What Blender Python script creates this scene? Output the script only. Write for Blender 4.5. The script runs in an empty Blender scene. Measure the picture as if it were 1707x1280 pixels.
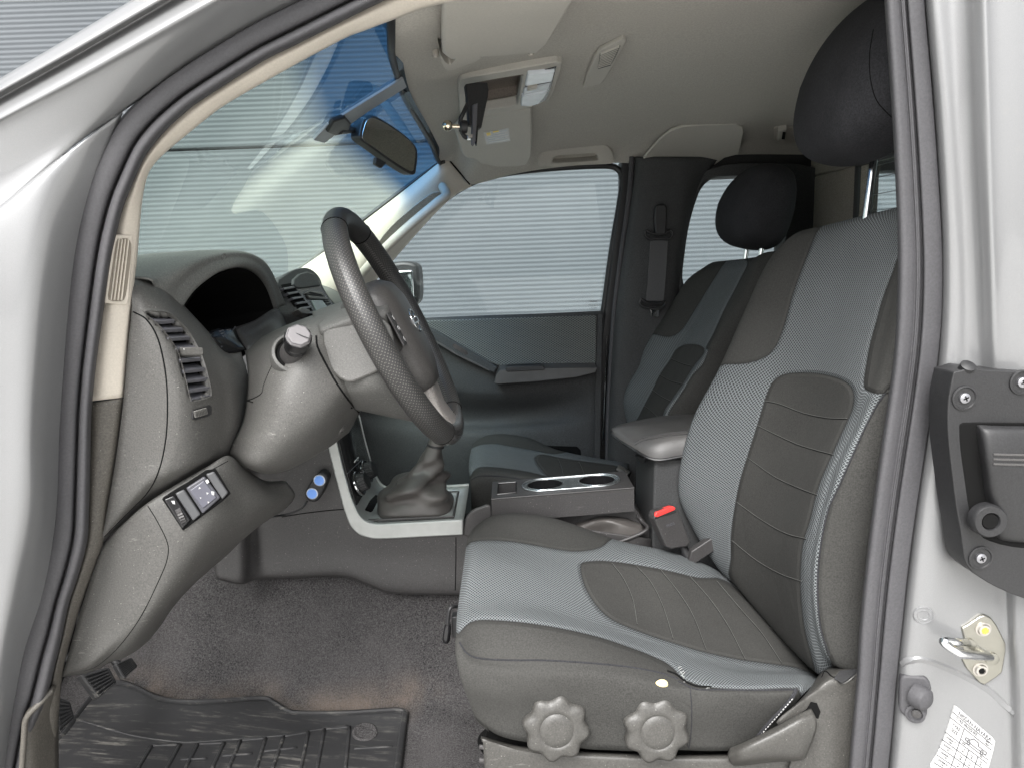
import bpy, bmesh, math, random
from mathutils import Vector, Matrix, noise
from mathutils.bvhtree import BVHTree
random.seed(5)
V = Vector
scn = bpy.context.scene
C = scn.collection

# ---------------------------------------------------------------- camera, sky, sun, exposure
F = 1180.0            # focal length in photograph pixels (photograph 1707 wide)
CAM = V((0, 0, 1.40))
PITCH = math.radians(9.8); ROLL = math.radians(2.0)
fw = V((0, math.cos(PITCH), -math.sin(PITCH)))
u0 = V((0, math.sin(PITCH), math.cos(PITCH))); r0 = V((1, 0, 0))
rt = r0 * math.cos(ROLL) - u0 * math.sin(ROLL)
up = u0 * math.cos(ROLL) + r0 * math.sin(ROLL)
cam = bpy.data.objects.new('camera', bpy.data.cameras.new('camera')); C.objects.link(cam)
cam.data.sensor_width = 36.0; cam.data.lens = 36.0 * F / 1707.0
cam.data.clip_start = 0.02; cam.data.clip_end = 3000
cam.matrix_world = Matrix(((rt.x, up.x, -fw.x, CAM.x), (rt.y, up.y, -fw.y, CAM.y), (rt.z, up.z, -fw.z, CAM.z), (0, 0, 0, 1)))
scn.camera = cam

SUN_EL, SUN_AZ = math.radians(52), math.radians(200)     # azimuth from +Y (clockwise): behind and left of the camera
world = bpy.data.worlds.new('World'); scn.world = world; world.use_nodes = True
wn = world.node_tree.nodes; wl = world.node_tree.links; wn.clear()
sky = wn.new('ShaderNodeTexSky'); sky.sky_type = 'NISHITA'; sky.sun_disc = False
sky.sun_elevation = SUN_EL; sky.sun_rotation = SUN_AZ; sky.air_density = 1.0; sky.dust_density = 6.0; sky.ozone_density = 0.6
hs = wn.new('ShaderNodeHueSaturation'); hs.inputs['Saturation'].default_value = 0.10
bg = wn.new('ShaderNodeBackground'); bg.inputs[1].default_value = 0.15
wo = wn.new('ShaderNodeOutputWorld')
wl.new(sky.outputs[0], hs.inputs['Color']); wl.new(hs.outputs[0], bg.inputs[0]); wl.new(bg.outputs[0], wo.inputs[0])
sun = bpy.data.objects.new('sun', bpy.data.lights.new('sun', 'SUN')); C.objects.link(sun)
sun.data.energy = 1.3; sun.data.angle = math.radians(35); sun.data.color = (1.0, 0.98, 0.95)
sdir = V((math.sin(SUN_AZ) * math.cos(SUN_EL), math.cos(SUN_AZ) * math.cos(SUN_EL), math.sin(SUN_EL)))
sun.rotation_euler = (-sdir).to_track_quat('-Z', 'Y').to_euler()
scn.view_settings.view_transform = 'Standard'; scn.view_settings.look = 'None'
scn.view_settings.gamma = 1; scn.view_settings.use_curve_mapping = False
scn.view_settings.exposure = 1.48
scn.cycles.use_denoising = True
scn.cycles.max_bounces = 10; scn.cycles.diffuse_bounces = 5; scn.cycles.transparent_max_bounces = 12

# ---------------------------------------------------------------- geometry helpers
def ray(px, py):
    return fw + rt * ((px - 853.5) / F) - up * ((py - 640.0) / F)
def W(px, py, Y):
    d = ray(px, py); return CAM + d * (Y / d.y)
def Wz(px, py, z):
    d = ray(px, py); return CAM + d * ((z - CAM.z) / d.z)
def onplane(px, py, p0, n):
    d = ray(px, py); return CAM + d * ((p0 - CAM).dot(n) / d.dot(n))
def proj(p):
    q = p - CAM; z = q.dot(fw)
    return (853.5 + F * q.dot(rt) / z, 640.0 - F * q.dot(up) / z, z)
def cv(a):
    return a if isinstance(a, Vector) else W(*a)
def cr(P, n, closed=False):
    """Catmull-Rom through the points P (vectors), n steps a segment"""
    m = len(P); out = []
    if closed:
        g = lambda i: P[i % m]; segs = m
    else:
        g = lambda i: P[i] if 0 <= i < m else (P[0] * 2 - P[1] if i < 0 else P[-1] * 2 - P[-2]); segs = m - 1
    for s in range(segs):
        a, b, c, d = g(s - 1), g(s), g(s + 1), g(s + 2)
        for k in range(n):
            t = k / n
            out.append(0.5 * ((2 * b) + (c - a) * t + (2 * a - 5 * b + 4 * c - d) * t * t + (3 * b - a - 3 * c + d) * t ** 3))
    if not closed: out.append(P[-1].copy())
    return out
def c2(P, n, closed=False):
    return [(q.x, q.y) for q in cr([V((a[0], a[1], 0)) for a in P], n, closed)]
def c3(P, n, closed=False):
    return [tuple(q) for q in cr([V(a) for a in P], n, closed)]

WLOC = {}
def link(o, parent, origin):
    C.objects.link(o)
    WLOC[o.name] = origin
    if parent is not None:
        o.parent = parent; o.location = origin - WLOC[parent.name]
    else: o.location = origin
    return o
def empty(name, loc, parent=None):
    o = bpy.data.objects.new(name, None); o.empty_display_size = 0.05
    return link(o, parent, V(loc))
def tag(o, label=None, cat=None, group=None, kind=None):
    if label: o['label'] = label
    if cat: o['category'] = cat
    if group: o['group'] = group
    if kind: o['kind'] = kind
    return o
def mk(name, verts, faces, mat, parent=None, smooth=True, uvs=None, attrs=None, bevel=0, solid=0, angle=40, seg=2, off=-1, double=False, subsurf=0):
    verts = [V(v) for v in verts]
    lo = V((min(v.x for v in verts), min(v.y for v in verts), min(v.z for v in verts)))
    hi = V((max(v.x for v in verts), max(v.y for v in verts), max(v.z for v in verts)))
    org = V(((lo.x + hi.x) / 2, (lo.y + hi.y) / 2, lo.z))
    me = bpy.data.meshes.new(name)
    me.from_pydata([tuple(v - org) for v in verts], [], faces)
    if uvs:
        ul = me.uv_layers.new(name='UVMap')
        for lp in me.loops: ul.data[lp.index].uv = uvs[lp.vertex_index]
    if attrs:
        for k, vals in attrs.items():
            a = me.attributes.new(k, 'FLOAT', 'POINT')
            for i, x in enumerate(vals): a.data[i].value = x
    mats = mat if isinstance(mat, (list, tuple)) else [mat]
    for m in mats: me.materials.append(m)
    me.validate(); me.update()
    o = bpy.data.objects.new(name, me); link(o, parent, org)
    if not double:
        bm = bmesh.new(); bm.from_mesh(me)
        if not solid: bmesh.ops.recalc_face_normals(bm, faces=bm.faces)
        bm.to_mesh(me); bm.free()
    if smooth:
        for p in me.polygons: p.use_smooth = True
    if solid:
        s = o.modifiers.new('solid', 'SOLIDIFY'); s.thickness = solid; s.offset = off; s.use_even_offset = False
    if bevel:
        b = o.modifiers.new('bevel', 'BEVEL'); b.width = bevel; b.segments = seg; b.limit_method = 'ANGLE'; b.angle_limit = math.radians(30)
    if subsurf:
        b = o.modifiers.new('sub', 'SUBSURF'); b.levels = subsurf; b.render_levels = subsurf
    if smooth and (bevel or solid or angle < 180):
        try:
            me.set_sharp_from_angle(angle=math.radians(angle))
        except Exception: pass
        if bevel:
            w = o.modifiers.new('wn', 'WEIGHTED_NORMAL'); w.keep_sharp = True
    return o

class MB:
    """collects shapes that make one part"""
    def __init__(s): s.v = []; s.f = []
    def add(s, verts, faces):
        k = len(s.v); s.v += [V(v) for v in verts]; s.f += [tuple(i + k for i in f) for f in faces]
        return s
    def box(s, c, dx, dy, dz):
        """c centre, dx dy dz half-axis vectors"""
        c = V(c); vs = [c + dx * a + dy * b + dz * d for a in (-1, 1) for b in (-1, 1) for d in (-1, 1)]
        return s.add(vs, [(0, 1, 3, 2), (4, 6, 7, 5), (0, 4, 5, 1), (2, 3, 7, 6), (0, 2, 6, 4), (1, 5, 7, 3)])
    def tube(s, pts, r, n=10, closed=False, cap=True):
        v, f = tube_geo(pts, r, n, closed, cap); return s.add(v, f)
    def prism(s, front, back):
        n = len(front)
        fs = [tuple(range(n)), tuple(range(2 * n - 1, n - 1, -1))]
        for i in range(n): j = (i + 1) % n; fs.append((i, i + n, j + n, j))
        return s.add(list(front) + list(back), fs)
    def obj(s, name, mat, parent=None, **k):
        return mk(name, s.v, s.f, mat, parent, **k)

def tube_geo(pts, r, n=10, closed=False, cap=True):
    pts = [V(p) for p in pts]; m = len(pts)
    rs = r if isinstance(r, (list, tuple)) else [r] * m
    verts = []; faces = []; nrm = None
    for i, p in enumerate(pts):
        if closed: t = pts[(i + 1) % m] - pts[i - 1]
        else: t = pts[min(i + 1, m - 1)] - pts[max(i - 1, 0)]
        t = t.normalized() if t.length > 1e-9 else V((0, 0, 1))
        if nrm is None:
            nrm = t.cross(V((0.31, 0.52, 0.79))); nrm.normalize()
        nrm = (nrm - t * nrm.dot(t)); nrm.normalize(); b = t.cross(nrm)
        rr = rs[i]
        ra, rb = rr if isinstance(rr, tuple) else (rr, rr)
        for k in range(n):
            a = 2 * math.pi * k / n; verts.append(p + nrm * (math.cos(a) * ra) + b * (math.sin(a) * rb))
    for i in range(m if closed else m - 1):
        for k in range(n):
            j = (i + 1) % m; k2 = (k + 1) % n
            faces.append((i * n + k, i * n + k2, j * n + k2, j * n + k))
    if cap and not closed:
        faces.append(tuple(range(n))[::-1]); faces.append(tuple((m - 1) * n + k for k in range(n)))
    return verts, faces
def tube(name, pts, r, mat, parent=None, n=10, closed=False, **k):
    v, f = tube_geo(pts, r, n, closed); return mk(name, v, f, mat, parent, **k)

def gridgeo(grid, nu, nv, cu=False):
    """grid of control points -> dense grid of points (rows)"""
    rows = [cr([cv(p) for p in r], nv) for r in grid]
    cols = [cr([rows[i][j] for i in range(len(rows))], nu, cu) for j in range(len(rows[0]))]
    return [[cols[j][i] for j in range(len(cols))] for i in range(len(cols[0]))]
def gridmesh(G, closed=False):
    nr, nc = len(G), len(G[0]); verts = [p for r in G for p in r]; faces = []
    for i in range(nr if closed else nr - 1):
        for j in range(nc - 1):
            a = i * nc + j; b = ((i + 1) % nr) * nc + j
            faces.append((a, a + 1, b + 1, b))
    # metric uv
    uvs = [None] * len(verts)
    m_ = nc // 2; vv = [0]
    for i in range(1, nr): vv.append(vv[-1] + (G[i][m_] - G[i - 1][m_]).length)
    for i in range(nr):
        U = [0]
        for j in range(1, nc): U.append(U[-1] + (G[i][j] - G[i][j - 1]).length)
        for j in range(nc): uvs[i * nc + j] = (U[j] - U[m_], vv[i])
    return verts, faces, uvs
class Surf:
    def __init__(s, verts, faces): s.t = BVHTree.FromPolygons([tuple(v) for v in verts], faces)
    def hit(s, px, py):
        d = ray(px, py).normalized()
        h = s.t.ray_cast(CAM, d)
        if h[0] is None:
            # closest point to the ray at a typical distance
            best = None
            for t in (0.9, 1.0, 1.1, 1.2, 1.4, 1.6, 1.9, 2.2, 2.5):
                q = s.t.find_nearest(CAM + d * t)
                if best is None or q[3] < best[3]: best = q
            h = best
        n = V(h[1])
        if n.dot(d) > 0: n = -n
        return V(h[0]), n
def surf_of(*objs):
    vs = []; fs = []
    for o in objs:
        k = len(vs); org = WLOC[o.name]
        vs += [v.co + org for v in o.data.vertices]; fs += [tuple(i + k for i in p.vertices) for p in o.data.polygons]
    return Surf(vs, fs)
def patch(name, grid, mat, parent=None, nu=6, nv=6, solid=0.0, disp=None, attrs=None, off=-1, **k):
    G = gridgeo(grid, nu, nv)
    if disp:
        for r in G:
            for j, p in enumerate(r): r[j] = disp(p)
    v, f, uv = gridmesh(G)
    # face the camera side
    c = G[len(G) // 2][len(G[0]) // 2]; a = G[len(G) // 2][len(G[0]) // 2 - 1]; b = G[len(G) // 2 - 1][len(G[0]) // 2]
    n = (a - c).cross(b - c)
    # quad (a, a+1, b+1, b): normal sign from first face
    f0 = f[(len(G) // 2) * (len(G[0]) - 1) + len(G[0]) // 2]; nn = (v[f0[1]] - v[f0[0]]).cross(v[f0[2]] - v[f0[1]])
    if nn.dot(CAM - v[f0[0]]) < 0: f = [t[::-1] for t in f]
    at = {kk: [fn(p) for p in v] for kk, fn in attrs.items()} if attrs else None
    return mk(name, v, f, mat, parent, uvs=uv, attrs=at, solid=solid, off=off, **k)
def resample(P, n):
    L = [0]
    for i in range(1, len(P)): L.append(L[-1] + (P[i] - P[i - 1]).length)
    out = []
    j = 0
    for k in range(n):
        t = L[-1] * k / (n - 1)
        while j < len(P) - 2 and L[j + 1] < t: j += 1
        s = (t - L[j]) / max(1e-9, L[j + 1] - L[j]); out.append(P[j].lerp(P[j + 1], min(1, max(0, s))))
    return out
def ribbon(name, A, B, prof, mat, parent=None, n=90, solid=0.0, sm=3, **k):
    """A, B: edge curves [(px,py,Y)...]; prof: [(t, dY)] across"""
    a = resample(cr([V(p) for p in A], 8), n); b = resample(cr([V(p) for p in B], 8), n)
    P = cr([V((t, d, 0)) for t, d in prof], sm)
    G = [[W(*(a[i].lerp(b[i], q.x) + V((0, 0, q.y)))) for q in P] for i in range(n)]
    v, f, uv = gridmesh(G)
    f0 = f[(len(G) // 2) * (len(G[0]) - 1) + len(G[0]) // 2]; nn = (v[f0[1]] - v[f0[0]]).cross(v[f0[2]] - v[f0[1]])
    if nn.dot(CAM - v[f0[0]]) < 0: f = [t[::-1] for t in f]
    return mk(name, v, f, mat, parent, uvs=uv, solid=solid, **k)
def prism(name, out, Y0, Y1, mat, parent=None, bevel=0.004, n=0, **k):
    """outline in photo pixels at depth Y0, pushed straight back to Y1"""
    if n: out = c2(out, n, True)
    fr = [W(p[0], p[1], Y0) for p in out]; bk = [p + V((0, Y1 - Y0, 0)) for p in fr]
    return MB().prism(fr, bk).obj(name, mat, parent, bevel=bevel, **k)
def planeof(a, b, c):
    a, b, c = cv(a), cv(b), cv(c); n = (b - a).cross(c - a).normalized()
    if n.dot(CAM - a) < 0: n = -n
    return a, n
def slab_geo(out, pl, h, d=0.003):
    p0, n = pl
    mid = (sum(p[0] for p in out) / len(out), sum(p[1] for p in out) / len(out))
    fr = [onplane(p[0], p[1], p0 + n * h, n) for p in out]; bk = [p - n * (h + d) for p in fr]
    return fr, bk
def slab(name, out, pl, h, mat, parent=None, d=0.003, bevel=0.0015, n=0, **k):
    """outline in photo pixels, lying on a plane pl=(point, normal), standing h proud of it and d sunk in"""
    if n: out = c2(out, n, True)
    fr, bk = slab_geo(out, pl, h, d)
    return MB().prism(fr, bk).obj(name, mat, parent, bevel=bevel, **k)
def fitpl(s, pts, push=0.0):
    """plane through the surface under a pixel outline, lifted until no point of it lies in front"""
    H = [s.hit(*q)[0] for q in pts]; c = sum(H, V()) / len(H); n = V()
    for i in range(len(H)):
        a, b = H[i] - c, H[(i + 1) % len(H)] - c; n += a.cross(b)
    n.normalize()
    if n.dot(CAM - c) < 0: n = -n
    m_ = max((h - c).dot(n) for h in H); return c + n * (m_ * 0.6 + push), n
def ell(cx, cy, rx, ry, n=24, rot=0, e=1.0):
    o = []
    for k in range(n):
        a = 2 * math.pi * k / n; ca, sa = math.cos(a), math.sin(a)
        x = rx * math.copysign(abs(ca) ** e, ca); y = ry * math.copysign(abs(sa) ** e, sa)
        o.append((cx + x * math.cos(rot) - y * math.sin(rot), cy + x * math.sin(rot) + y * math.cos(rot)))
    return o
def quad(a, b, c, d, u0_=0, u1=1, v0=0, v1=1):
    """sub-rectangle of a pixel quad (a tl, b tr, c br, d bl)"""
    def L(u, v):
        t = (a[0] + (b[0] - a[0]) * u, a[1] + (b[1] - a[1]) * u); w = (d[0] + (c[0] - d[0]) * u, d[1] + (c[1] - d[1]) * u)
        return (t[0] + (w[0] - t[0]) * v, t[1] + (w[1] - t[1]) * v)
    return [L(u0_, v0), L(u1, v0), L(u1, v1), L(u0_, v1)]
def seam(name, pts, s, r, mat, parent=None, off=0.0, n=8, close=False, **k):
    """a thin welt or joint following a surface"""
    P = [s.hit(*q) for q in c2(pts, n, close)]
    return tube(name, [p + nn * off for p, nn in P], r, mat, parent, n=6, closed=close, **k)
def seam_into(mb, pts, s, r, off=0.0, n=8, close=False):
    P = [s.hit(*q) for q in c2(pts, n, close)]
    v, f = tube_geo([p + nn * off for p, nn in P], r, 6, close); mb.add(v, f)
def frame_of(n, hint=V((0, 0, 1))):
    n = n.normalized(); x = hint.cross(n); x.normalize(); y = n.cross(x); return x, y, n
def lathe(mb, c, n, prof, seg=24, hint=V((0, 0, 1))):
    """prof: [(radius, height along n)]"""
    x, y, n = frame_of(n, hint); vs = []; fs = []
    for r, h in prof:
        for k in range(seg):
            a = 2 * math.pi * k / seg
            rr = r(a) if callable(r) else r
            vs.append(c + n * h + x * (rr * math.cos(a)) + y * (rr * math.sin(a)))
    for i in range(len(prof) - 1):
        for k in range(seg):
            k2 = (k + 1) % seg; fs.append((i * seg + k, i * seg + k2, (i + 1) * seg + k2, (i + 1) * seg + k))
    fs.append(tuple(range(seg))[::-1]); fs.append(tuple((len(prof) - 1) * seg + k for k in range(seg)))
    mb.add(vs, fs); return mb
def sdpoly(px, py, P):
    """signed distance in pixels, positive inside"""
    d = 1e18; ins = False; n = len(P)
    for i in range(n):
        ax, ay = P[i - 1]; bx, by = P[i]
        ex, ey = bx - ax, by - ay; wx, wy = px - ax, py - ay
        t = max(0, min(1, (wx * ex + wy * ey) / (ex * ex + ey * ey + 1e-12)))
        dx, dy = wx - ex * t, wy - ey * t; d = min(d, dx * dx + dy * dy)
        if (ay > py) != (by > py) and px < (bx - ax) * (py - ay) / (by - ay) + ax: ins = not ins
    return math.sqrt(d) * (1 if ins else -1)

def superq(mb, c, ax, ay, az, e1=0.5, e2=0.5, nu=24, nv=32, warp=None):
    vs = []; fs = []
    sp = lambda x, e: math.copysign(abs(x) ** e, x)
    for i in range(nu + 1):
        th = -math.pi / 2 + math.pi * i / nu
        for j in range(nv):
            ph = 2 * math.pi * j / nv
            x = sp(math.cos(th), e1) * sp(math.cos(ph), e2); y = sp(math.cos(th), e1) * sp(math.sin(ph), e2); z = sp(math.sin(th), e1)
            if warp: x, y, z = warp(x, y, z)
            vs.append(c + ax * x + ay * y + az * z)
    for i in range(nu):
        for j in range(nv):
            j2 = (j + 1) % nv; fs.append((i * nv + j, i * nv + j2, (i + 1) * nv + j2, (i + 1) * nv + j))
    mb.add(vs, fs); return mb

def cut_patch(o, poly):
    """remove the faces of a patch whose centre falls inside a pixel outline (snaps its border)"""
    org = WLOC[o.name]; bm = bmesh.new(); bm.from_mesh(o.data); dead = []
    pj = {v: proj(v.co + org) for v in bm.verts}
    for f in bm.faces:
        c = [sum(pj[v][k] for v in f.verts) / len(f.verts) for k in (0, 1)]
        if sdpoly(c[0], c[1], poly) > -1.5 and f.normal.dot(CAM - org - f.calc_center_median()) > -1e9: dead.append(f)
    bmesh.ops.delete(bm, geom=dead, context='FACES'); bm.to_mesh(o.data); bm.free()

# ---------------------------------------------------------------- materials
def newmat(name):
    m = bpy.data.materials.new(name); m.use_nodes = True
    nt = m.node_tree; b = nt.nodes['Principled BSDF']; return m, nt, b
def N(nt, t, **k):
    n = nt.nodes.new(t)
    for a, v in k.items():
        if a.startswith('i_'): n.inputs[a[2:].replace('_', ' ')].default_value = v
        else: setattr(n, a, v)
    return n
def ramp(nt, src, stops):
    r = nt.nodes.new('ShaderNodeValToRGB'); nt.links.new(src, r.inputs[0])
    cr_ = r.color_ramp
    while len(cr_.elements) < len(stops): cr_.elements.new(0.5)
    for e, (p, c) in zip(cr_.elements, stops):
        e.position = p; e.color = (c, c, c, 1) if isinstance(c, (int, float)) else (*c, 1)
    return r.outputs[0]
def col4(c): return (*c, 1)
def mathn(nt, op, a, b=None, c=None):
    n = nt.nodes.new('ShaderNodeMath'); n.operation = op
    for i, x in enumerate((a, b, c)):
        if x is None: continue
        if isinstance(x, (int, float)): n.inputs[i].default_value = x
        else: nt.links.new(x, n.inputs[i])
    return n.outputs[0]
def mixc(nt, f, a, b, mode='MIX'):
    n = nt.nodes.new('ShaderNodeMix'); n.data_type = 'RGBA'; n.blend_type = mode
    if isinstance(f, (int, float)): n.inputs[0].default_value = f
    else: nt.links.new(f, n.inputs[0])
    for i, x in ((6, a), (7, b)):
        if isinstance(x, tuple): n.inputs[i].default_value = col4(x) if len(x) == 3 else x
        else: nt.links.new(x, n.inputs[i])
    return n.outputs[2]
def objco(nt): return nt.nodes.new('ShaderNodeTexCoord').outputs['Object']
def uvco(nt): return nt.nodes.new('ShaderNodeTexCoord').outputs['UV']
def noisen(nt, co, scale, detail=3, rough=0.5):
    n = nt.nodes.new('ShaderNodeTexNoise'); n.inputs['Scale'].default_value = scale; n.inputs['Detail'].default_value = detail
    n.inputs['Roughness'].default_value = rough; nt.links.new(co, n.inputs['Vector']); return n.outputs[0]
def bump(nt, h, strength=0.3, dist=0.001, prev=None):
    b = nt.nodes.new('ShaderNodeBump'); b.inputs['Strength'].default_value = strength; b.inputs['Distance'].default_value = dist
    nt.links.new(h, b.inputs['Height'])
    if prev is not None: nt.links.new(prev, b.inputs['Normal'])
    return b.outputs[0]

def plastic(name, col, rough=0.5, grain=900, gs=0.35, mott=0.12, scuff=0.0, spec=0.5, dist=0.0006, gc=1.0):
    m, nt, b = newmat(name); co = objco(nt)
    g = noisen(nt, co, grain * 0.42, 3, 0.75); g2 = noisen(nt, co, 9, 5, 0.6)
    base = mixc(nt, ramp(nt, g2, [(0.3, 0.0), (0.7, 1.0)]), tuple(c * (1 - mott) for c in col), tuple(min(1, c * (1 + mott)) for c in col))
    gg = ramp(nt, g, [(0.32, 1 - 0.34 * gc), (0.68, 1 + 0.30 * gc)])
    base = mixc(nt, 1.0, base, gg, 'MULTIPLY')
    if scuff:
        mp = nt.nodes.new('ShaderNodeMapping'); mp.inputs['Scale'].default_value = (30, 30, 160); mp.inputs['Rotation'].default_value = (0.3, 0.5, 0.2)
        nt.links.new(co, mp.inputs[0]); s = noisen(nt, mp.outputs[0], 1.0, 4, 0.7); s2 = noisen(nt, co, 14, 2)
        k = mathn(nt, 'MULTIPLY', ramp(nt, s, [(0.62, 0), (0.72, 1)]), ramp(nt, s2, [(0.5, 0), (0.62, 1)]))
        base = mixc(nt, mathn(nt, 'MULTIPLY', k, scuff), base, (0.32, 0.31, 0.29))
        d = noisen(nt, co, 420, 1); base = mixc(nt, mathn(nt, 'MULTIPLY', ramp(nt, d, [(0.74, 0), (0.78, 1)]), 0.5), base, (0.4, 0.39, 0.36))
    nt.links.new(base, b.inputs['Base Color'])
    r = mathn(nt, 'MULTIPLY_ADD', g2, 0.25, rough - 0.12); nt.links.new(r, b.inputs['Roughness'])
    b.inputs['Specular IOR Level'].default_value = spec
    nt.links.new(bump(nt, g, gs, dist), b.inputs['Normal'])
    return m
def simple(name, col, rough=0.4, metal=0.0, spec=0.5, emit=None):
    m, nt, b = newmat(name); co = objco(nt); g = noisen(nt, co, 40, 4, 0.6)
    base = mixc(nt, ramp(nt, g, [(0.3, 0), (0.7, 1)]), tuple(c * 0.92 for c in col), tuple(min(1, c * 1.06) for c in col))
    nt.links.new(base, b.inputs['Base Color']); nt.links.new(mathn(nt, 'MULTIPLY_ADD', g, 0.15, max(0.02, rough - 0.07)), b.inputs['Roughness'])
    b.inputs['Metallic'].default_value = metal; b.inputs['Specular IOR Level'].default_value = spec
    if emit: b.inputs['Emission Color'].default_value = col4(emit[0]); b.inputs['Emission Strength'].default_value = emit[1]
    return m
M = {}
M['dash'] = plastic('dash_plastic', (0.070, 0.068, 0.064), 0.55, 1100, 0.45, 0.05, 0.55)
M['dash_top'] = plastic('dash_top_skylit', (0.125, 0.127, 0.120), 0.6, 1000, 0.4, 0.06, 0.25)  # lighter copy of the dash plastic, sky light put into its colour
M['cowl'] = plastic('cowl_plastic', (0.078, 0.077, 0.073), 0.58, 1000, 0.4, 0.06, 0.25)
M['dark'] = plastic('dark_plastic', (0.042, 0.040, 0.040), 0.45, 1100, 0.4, 0.08, 0.15)
M['door'] = plastic('door_plastic', (0.048, 0.049, 0.050), 0.72, 800, 0.35, 0.1, 0, 0.3)
M['black'] = plastic('black_plastic', (0.015, 0.015, 0.016), 0.5, 900, 0.3, 0.1)
M['black_gloss'] = simple('black_gloss', (0.012, 0.012, 0.013), 0.18)
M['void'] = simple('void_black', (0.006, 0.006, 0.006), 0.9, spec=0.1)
M['beige'] = plastic('beige_trim', (0.52, 0.475, 0.41), 0.55, 900, 0.15, 0.04, gc=0.2)
M['taupe'] = plastic('taupe_trim', (0.085, 0.078, 0.067), 0.55, 900, 0.35, 0.06, 0.2)
M['taupe_light'] = plastic('taupe_board', (0.30, 0.275, 0.235), 0.7, 900, 0.3, 0.06)
M['grab'] = plastic('grab_trim', (0.42, 0.39, 0.345), 0.5, 900, 0.15, 0.04, gc=0.2)
M['seatplast'] = plastic('seat_plastic', (0.052, 0.050, 0.046), 0.42, 900, 0.45, 0.06, 0.3)
M['silver'] = simple('silver_trim', (0.40, 0.41, 0.40), 0.38, 0.45)
M['silver_top'] = simple('silver_trim_top', (0.42, 0.44, 0.43), 0.42, 0.4)
M['chrome'] = simple('chrome', (0.70, 0.71, 0.72), 0.10, 1.0)
M['steel'] = simple('zinc_steel', (0.36, 0.35, 0.31), 0.36, 1.0)
M['rubber'] = plastic('seal_rubber', (0.052, 0.051, 0.055), 0.68, 700, 0.25, 0.10, 0.0, gc=0.5)
M['red'] = simple('red_plastic', (0.75, 0.05, 0.045), 0.35)
M['blue'] = simple('blue_socket', (0.16, 0.35, 0.85), 0.3)
M['white_mark'] = simple('white_print', (0.40, 0.40, 0.40), 0.5)
M['label_white'] = simple('label_white', (0.44, 0.44, 0.435), 0.45)
M['print'] = simple('print_grey', (0.06, 0.06, 0.065), 0.5)
M['foam'] = simple('yellow_foam', (0.66, 0.54, 0.28), 0.9)
M['foam_white'] = simple('white_lining', (0.33, 0.34, 0.33), 0.9)
M['yellow'] = simple('yellow_paint', (0.75, 0.55, 0.05), 0.4)
M['lens'] = simple('lamp_lens', (0.62, 0.66, 0.70), 0.15)
M['lens2'] = simple('lamp_lens_mid', (0.42, 0.45, 0.48), 0.2)

def mirrormat():
    m, nt, b = newmat('mirror_glass'); b.inputs['Base Color'].default_value = (0.8, 0.82, 0.82, 1); b.inputs['Metallic'].default_value = 1; b.inputs['Roughness'].default_value = 0.02
    return m
M['mirror'] = mirrormat()
def paint():
    m, nt, b = newmat('silver_paint'); co = objco(nt)
    f = noisen(nt, co, 3000, 1); g = noisen(nt, co, 5, 4)
    base = mixc(nt, ramp(nt, f, [(0.4, 0), (0.6, 1)]), (0.175, 0.177, 0.18), (0.21, 0.212, 0.215))
    d = noisen(nt, co, 60, 3, 0.7)
    base = mixc(nt, mathn(nt, 'MULTIPLY', ramp(nt, d, [(0.60, 0), (0.75, 1)]), 0.12), base, (0.24, 0.23, 0.21))
    nt.links.new(base, b.inputs['Base Color'])
    b.inputs['Metallic'].default_value = 0.30; b.inputs['Roughness'].default_value = 0.40
    b.inputs['Coat Weight'].default_value = 0.7; b.inputs['Coat Roughness'].default_value = 0.06
    nt.links.new(bump(nt, g, 0.10, 0.004), b.inputs['Normal'])
    return m
M['paint'] = paint()
def headliner():
    m, nt, b = newmat('headliner_fleece'); co = objco(nt)
    f = noisen(nt, co, 300, 4, 0.8); g = noisen(nt, co, 4, 4)
    base = mixc(nt, ramp(nt, f, [(0.3, 0), (0.7, 1)]), (0.34, 0.322, 0.29), (0.50, 0.478, 0.435))
    base = mixc(nt, ramp(nt, g, [(0.45, 0), (0.75, 0.35)]), base, (0.40, 0.375, 0.33))
    nt.links.new(base, b.inputs['Base Color']); b.inputs['Roughness'].default_value = 0.95; b.inputs['Specular IOR Level'].default_value = 0.1
    nt.links.new(bump(nt, f, 0.4, 0.0015), b.inputs['Normal']); return m
M['liner'] = headliner()
def carpet():
    m, nt, b = newmat('carpet'); co = objco(nt)
    f = noisen(nt, co, 330, 5, 0.85); g = noisen(nt, co, 7, 5, 0.6); s = noisen(nt, co, 1300, 1)
    base = mixc(nt, ramp(nt, f, [(0.38, 0), (0.64, 1)]), (0.012, 0.0118, 0.012), (0.115, 0.110, 0.111))
    base = mixc(nt, ramp(nt, g, [(0.4, 0), (0.7, 0.45)]), base, (0.095, 0.09, 0.09))
    at = nt.nodes.new('ShaderNodeAttribute'); at.attribute_name = 'dust'
    dn = mathn(nt, 'MULTIPLY', at.outputs['Fac'], ramp(nt, s, [(0.35, 0.15), (0.62, 1.0)]))
    base = mixc(nt, mathn(nt, 'MULTIPLY', dn, ramp(nt, g, [(0.40, 0.0), (0.66, 0.5)])), base, (0.24, 0.175, 0.125))
    nt.links.new(base, b.inputs['Base Color']); b.inputs['Roughness'].default_value = 1; b.inputs['Specular IOR Level'].default_value = 0.1
    nt.links.new(bump(nt, f, 0.9, 0.004), b.inputs['Normal']); return m
M['carpet'] = carpet()
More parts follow.
